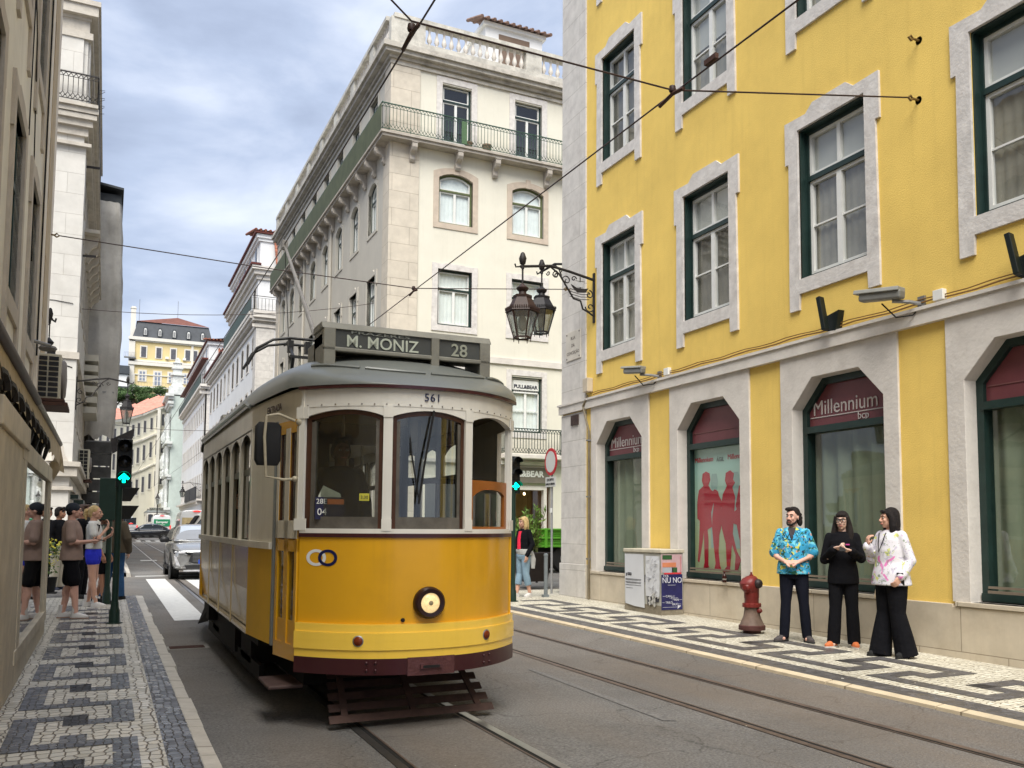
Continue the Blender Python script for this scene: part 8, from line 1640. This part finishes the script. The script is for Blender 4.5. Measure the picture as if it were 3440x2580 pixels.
person('man in a blue palm print shirt and black jeans, hands clasped, by the yellow facade', 7.66, 8.80, PV(8.8), -47, 1.655, SKINP, head=-22, hair=(HAIRD, 'curly'), beard=True, girth=1.04, vox=.0065, top=(HAW, .55, .86, .018, .02), bottom=(DEN, .055, .004, .010, 1.0), shoes=(mat('grey_brown_shoe', (.07, .06, .06), .7, .2), mat('dark_sole', (.03, .03, .03), .8), None), curl=.9,
       pose=dict(elL=(.25, .04, 1.10), elR=(-.25, .04, 1.10), wrL=(.085, -.20, 1.02), wrR=(-.085, -.20, 1.02), hdL=(-1, -.25, -.05), hdR=(1, -.25, -.12), pnL=(0, .6, -1), pnR=(0, .6, -1), knL=(.12, -.02, .5), knR=(-.10, -.03, .5), anL=(.15, .02, .085), anR=(-.13, .0, .085), toL=32, toR=-38), extra=tee)
def phone(t, P, c, r=(0, 0, 0)): g = MB(T(*c) @ RZ(r[2]) @ RX(r[0])); g.box(-.037, .037, -.005, .005, -.075, .075); g.build('phone', BLACK, t, bev=.003)
def w2x(t, P): phone(t, P, (.00, -.30, 1.255), (-55, 0, 0)); g = MB(); g.box(.035, .085, -.142, -.125, 1.285, 1.30); g.build('pink_print', mat('pink_ink', (.5, .06, .25), .7), t)
person('woman in all black with glasses and long dark hair, holding a phone with both hands', 7.85, 8.15, PV(8.15), -44, 1.60, mat('fair_skin', (.66, .44, .35), .55, .05, 8), head=-12, hair=(HAIRD, 'long'), glasses=True, girth=.90, vox=.0065, top=(BLKF, 1, .80, .020, .02), bottom=(BLKF, .05, .016, .018, 1.0), shoes=(mat('orange_shoe', (.60, .17, .06), .7, .2), WHSH, None), curl=.8,
       pose=dict(elL=(.22, -.04, 1.12), elR=(-.22, -.02, 1.10), wrL=(.10, -.24, 1.21), wrR=(-.10, -.22, 1.24), hdL=(-.9, -.6, .25), hdR=(.9, -.6, .2), pnL=(-.2, .3, 1), pnR=(.3, .3, .9), anL=(.115, .02, .085), anR=(-.13, .0, .085), toL=15, toR=-35), extra=w2x)
def w3x(t, P): g = MB(); g.tube([(-.05, -.12, 1.42), (-.03, -.16, 1.30), (0, -.185, 1.20), (.03, -.16, 1.30), (.05, -.12, 1.42)], .006, 6); g.build('necklace', BLACK, t); phone(t, P, (.23, -.09, .90), (20, 0, 30))
person('woman in a white floral blouse and wide black trousers looking left, nearest the right edge', 7.80, 7.36, PV(7.36), -92, 1.63, SKIN, head=-22, hair=(mat('near_black_hair', (.010, .007, .007), .85, .4, 30, .6, 90), 'bob'), girth=1.06, vox=.0065, top=(BLOU, 1, .82, .024, .05), bottom=(BLKF, .02, .028, .055, 1.0), shoes=(BLACK, BLACK, None), curl=1.0,
       pose=dict(elL=(.235, .06, 1.10), elR=(-.22, -.08, 1.12), wrL=(.22, -.08, .92), wrR=(-.15, -.21, 1.27), hdL=(-.1, -.5, -.6), hdR=(.2, -.1, 1), pnL=(-1, .1, 0), pnR=(.4, 1, 0), anL=(.13, .06, .085), anR=(-.13, -.06, .085)), extra=w3x)
def redx(t, P):
    g = MB(); g.rings([(0, -.085, 1.40, .045, .03), (0, -.115, 1.25, .055, .03), (0, -.12, 1.02, .06, .03)], 12); g.build('red_top', mat('red_cloth', (.75, .02, .06), .8, .1), t)
    g = MB(); g.rings([(0, 0, 1.02, .19, .145), (0, .01, .97, .20, .155), (.02, .02, .90, .195, .15)], 18); g.tube([(.10, .12, .97), (.14, .15, .8), (.15, .14, .60)], [.06, .075, .05], 10, ell=.5); blob('tied_sweater', g, mat('grey_knit', (.42, .42, .40), .9, .1), t, .010); phone(t, P, (-.2, -.12, .83))
person('blonde woman in a red top and black cardigan waiting by the right traffic light', 7.40, 16.40, PV(16.4), -75, 1.575, SKIN, head=-5, hair=(HAIRB, 'bob'), girth=1.02, vox=.009, top=(BLKF, 1, .95, .012, .0), bottom=(fabric('light_denim', (.22, .32, .40), .25), .26, .012, .012, 1.0), shoes=(WHSH, WHSH, None), extra=redx,
       pose=dict(elL=(.25, .04, 1.12), elR=(-.24, .0, 1.10), wrL=(.23, -.10, .88), wrR=(-.19, -.14, .90), anL=(.10, .1, .085), anR=(-.10, -.10, .085)))
TAUPE = fabric('taupe_shirt', (.30, .215, .18)); GL = 'people waiting at the crossing on the left pavement'
def capx(t, P): phone(t, P, (-.02, -.38, 1.16), (-75, 0, 0))
person('man in a taupe t-shirt, black shorts and backwards cap looking at his phone', -.44, 15.35, PV(15.35), 84, 1.70, SKINP, head=8, hair=(mat('navy_cap', (.02, .025, .035), .9), 'cap'), girth=1.02, vox=.008, top=(TAUPE, .5, .86, .02, .02), bottom=(BLKF, .56, .008, .015, 1.0), shoes=(WHSH, mat('gum_sole', (.35, .25, .2), .7), WHSH), group=GL, extra=capx,
       pose=dict(elL=(.23, -.02, 1.10), elR=(-.23, -.02, 1.12), wrL=(.07, -.27, 1.14), wrR=(-.07, -.26, 1.14), hdL=(-.4, -1, 0), hdR=(.4, -1, 0), pnL=(-.4, 0, 1), pnR=(.4, 0, 1), anL=(.10, .10, .085), anR=(-.10, -.10, .085), knL=(.1, .03, .5), knR=(-.1, -.07, .5)))
def packx(t, P): g = MB(); g.rings([(0, .19, .98, .12, .07), (0, .21, 1.1, .14, .09), (0, .2, 1.3, .13, .08), (0, .17, 1.40, .09, .05)], 16); g.tube([(.1, .12, 1.42), (.11, -.1, 1.38), (.12, -.06, 1.15)], .014, 6); g.tube([(-.1, .12, 1.42), (-.11, -.1, 1.38), (-.12, -.06, 1.15)], .014, 6); g.build('backpack', BLKF, t)
person('blonde woman with ponytail in a white top and bright blue shorts on the left pavement', -.17, 17.25, PV(17.25), 80, 1.69, SKIN, head=-8, hair=(HAIRB, 'pony'), vox=.009, top=(fabric('white_tee', (.60, .60, .58)), .35, .98, .012, 0), bottom=(fabric('blue_shorts', (.03, .04, .55)), .78, .012, .01, 1.0), shoes=(WHSH, WHSH, WHSH), group=GL, extra=packx,
       pose=dict(elL=(.22, -.06, 1.10), elR=(-.22, -.06, 1.10), wrL=(.10, -.25, 1.22), wrR=(-.08, -.22, 1.34), hdL=(-.3, -.3, .8), hdR=(.2, -.1, 1), pnL=(-.3, 1, 0), pnR=(0, 1, 0), anL=(.10, .08, .085), anR=(-.10, -.08, .085)))
person('person in a grey top and black shorts partly behind the blonde woman in blue shorts', -.02, 17.95, PV(17.95), 75, 1.62, SKINT, hair=(HAIRM, 'short'), vox=.011, top=(fabric('sage_tee', (.25, .27, .23)), .4, .92, .012, 0), bottom=(BLKF, .62, .012, .01, 1.0), shoes=(BLACK, BLACK, BLACK), group=GL, pose=dict(anL=(.10, .14, .085), anR=(-.10, -.06, .085)))
person('long haired person in an olive brown jacket and jeans beside the light pole', .16, 18.75, PV(18.75), 160, 1.70, SKIN, hair=(HAIRM, 'long'), vox=.011, top=(fabric('olive_jacket', (.085, .07, .05)), 1, .86, .03, .02), bottom=(fabric('blue_jeans', (.03, .08, .18), .3), .06, .012, .02, 1.0), shoes=(BLACK, BLACK, None), group=GL, pose=dict(anL=(.16, .05, .085), anR=(-.12, -.02, .085)))
person('dark haired man in a black jacket and beige trousers farther back on the left', -.86, 21.6, PV(21.6), 60, 1.72, SKINT, hair=(HAIRD, 'short'), vox=.011, top=(BLKF, 1, .92, .025, 0), bottom=(fabric('beige_trousers', (.48, .44, .36)), .08, .02, .02, 1.0), shoes=(mat('navy_sneaker', (.02, .025, .05), .6), WHSH, None), group=GL, pose=dict(elL=(.25, -.05, 1.12), wrL=(.05, -.2, 1.18), hdL=(-1, 0, .1)))
person('dark haired person with a black backpack hidden behind the man in the cap', -.38, 19.3, PV(19.3), 70, 1.74, SKINT, hair=(HAIRM, 'short'), vox=.011, top=(BLKF, 1, .92, .02, 0), bottom=(BLKF, .08, .015, .01, 1.0), shoes=(BLACK, BLACK, None), group=GL, extra=packx)
person('person in dark clothes standing by the flowers at the far left behind the glass case', -1.12, 22.4, PV(22.4), 20, 1.72, SKINT, hair=(HAIRD, 'short'), vox=.011, top=(BLKF, 1, .9, .03, 0), bottom=(BLKF, .08, .02, .01, 1.0), shoes=(BLACK, BLACK, None), group=GL)
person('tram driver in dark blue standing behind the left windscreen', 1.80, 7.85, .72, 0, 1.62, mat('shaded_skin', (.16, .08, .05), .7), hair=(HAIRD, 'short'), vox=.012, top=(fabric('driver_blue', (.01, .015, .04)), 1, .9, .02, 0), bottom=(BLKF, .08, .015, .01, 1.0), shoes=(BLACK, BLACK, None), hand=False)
def seated(x, y, label, topm):
    t = person(label, x, y, .45, 0, 1.6, SKIN, hair=(HAIRD, 'short'), vox=.012, top=(topm, .5, .84, .015, 0), bottom=(BLKF, .12, .012, .01, 1.0), shoes=(BLACK, BLACK, None), hand=False, pose=dict(hiL=(.09, .05, .88), hiR=(-.09, .05, .88), knL=(.11, -.36, .86), knR=(-.11, -.36, .86), anL=(.11, -.38, .45), anR=(-.11, -.38, .45), elL=(.26, .0, 1.10), wrL=(.2, -.2, 1.0)))
    for o in [c for c in t.children if c.name.startswith('shoe')]: o.location.z += .36
seated(1.50, 12.1, 'passenger in dark clothes leaning at the rear side window of the tram', BLKF)
# potted flowers by the far left wall
t = thing('flower_stand', 'small stand of yellow green flowers at the far left wall behind the glass case', 'flowers', (-1.0, 20.9, PV(20.9))); g = MB(); g.lathe([(.13, 0), (.17, .3), (.18, .32)], 12); g.box(-.18, .18, -.18, .18, -.0, .02); g.build('bucket', BLACK, t)
g = MB(); rnd = random.Random(9); leaves(g, [((rnd.uniform(-.15, .2), rnd.uniform(-.15, .15), .5+.1*k), .16) for k in range(6)], 50, .04, rnd); g.build('leaves', leafmat('bouquet_green', (.08, .13, .03)), t, fix=False); g = MB(); leaves(g, [((.05, 0, .7), .22), ((.1, -.1, 1.0), .15)], 40, .03, rnd); g.build('blossom', mat('yellow_petals', (.5, .45, .05), .7), t, fix=False)
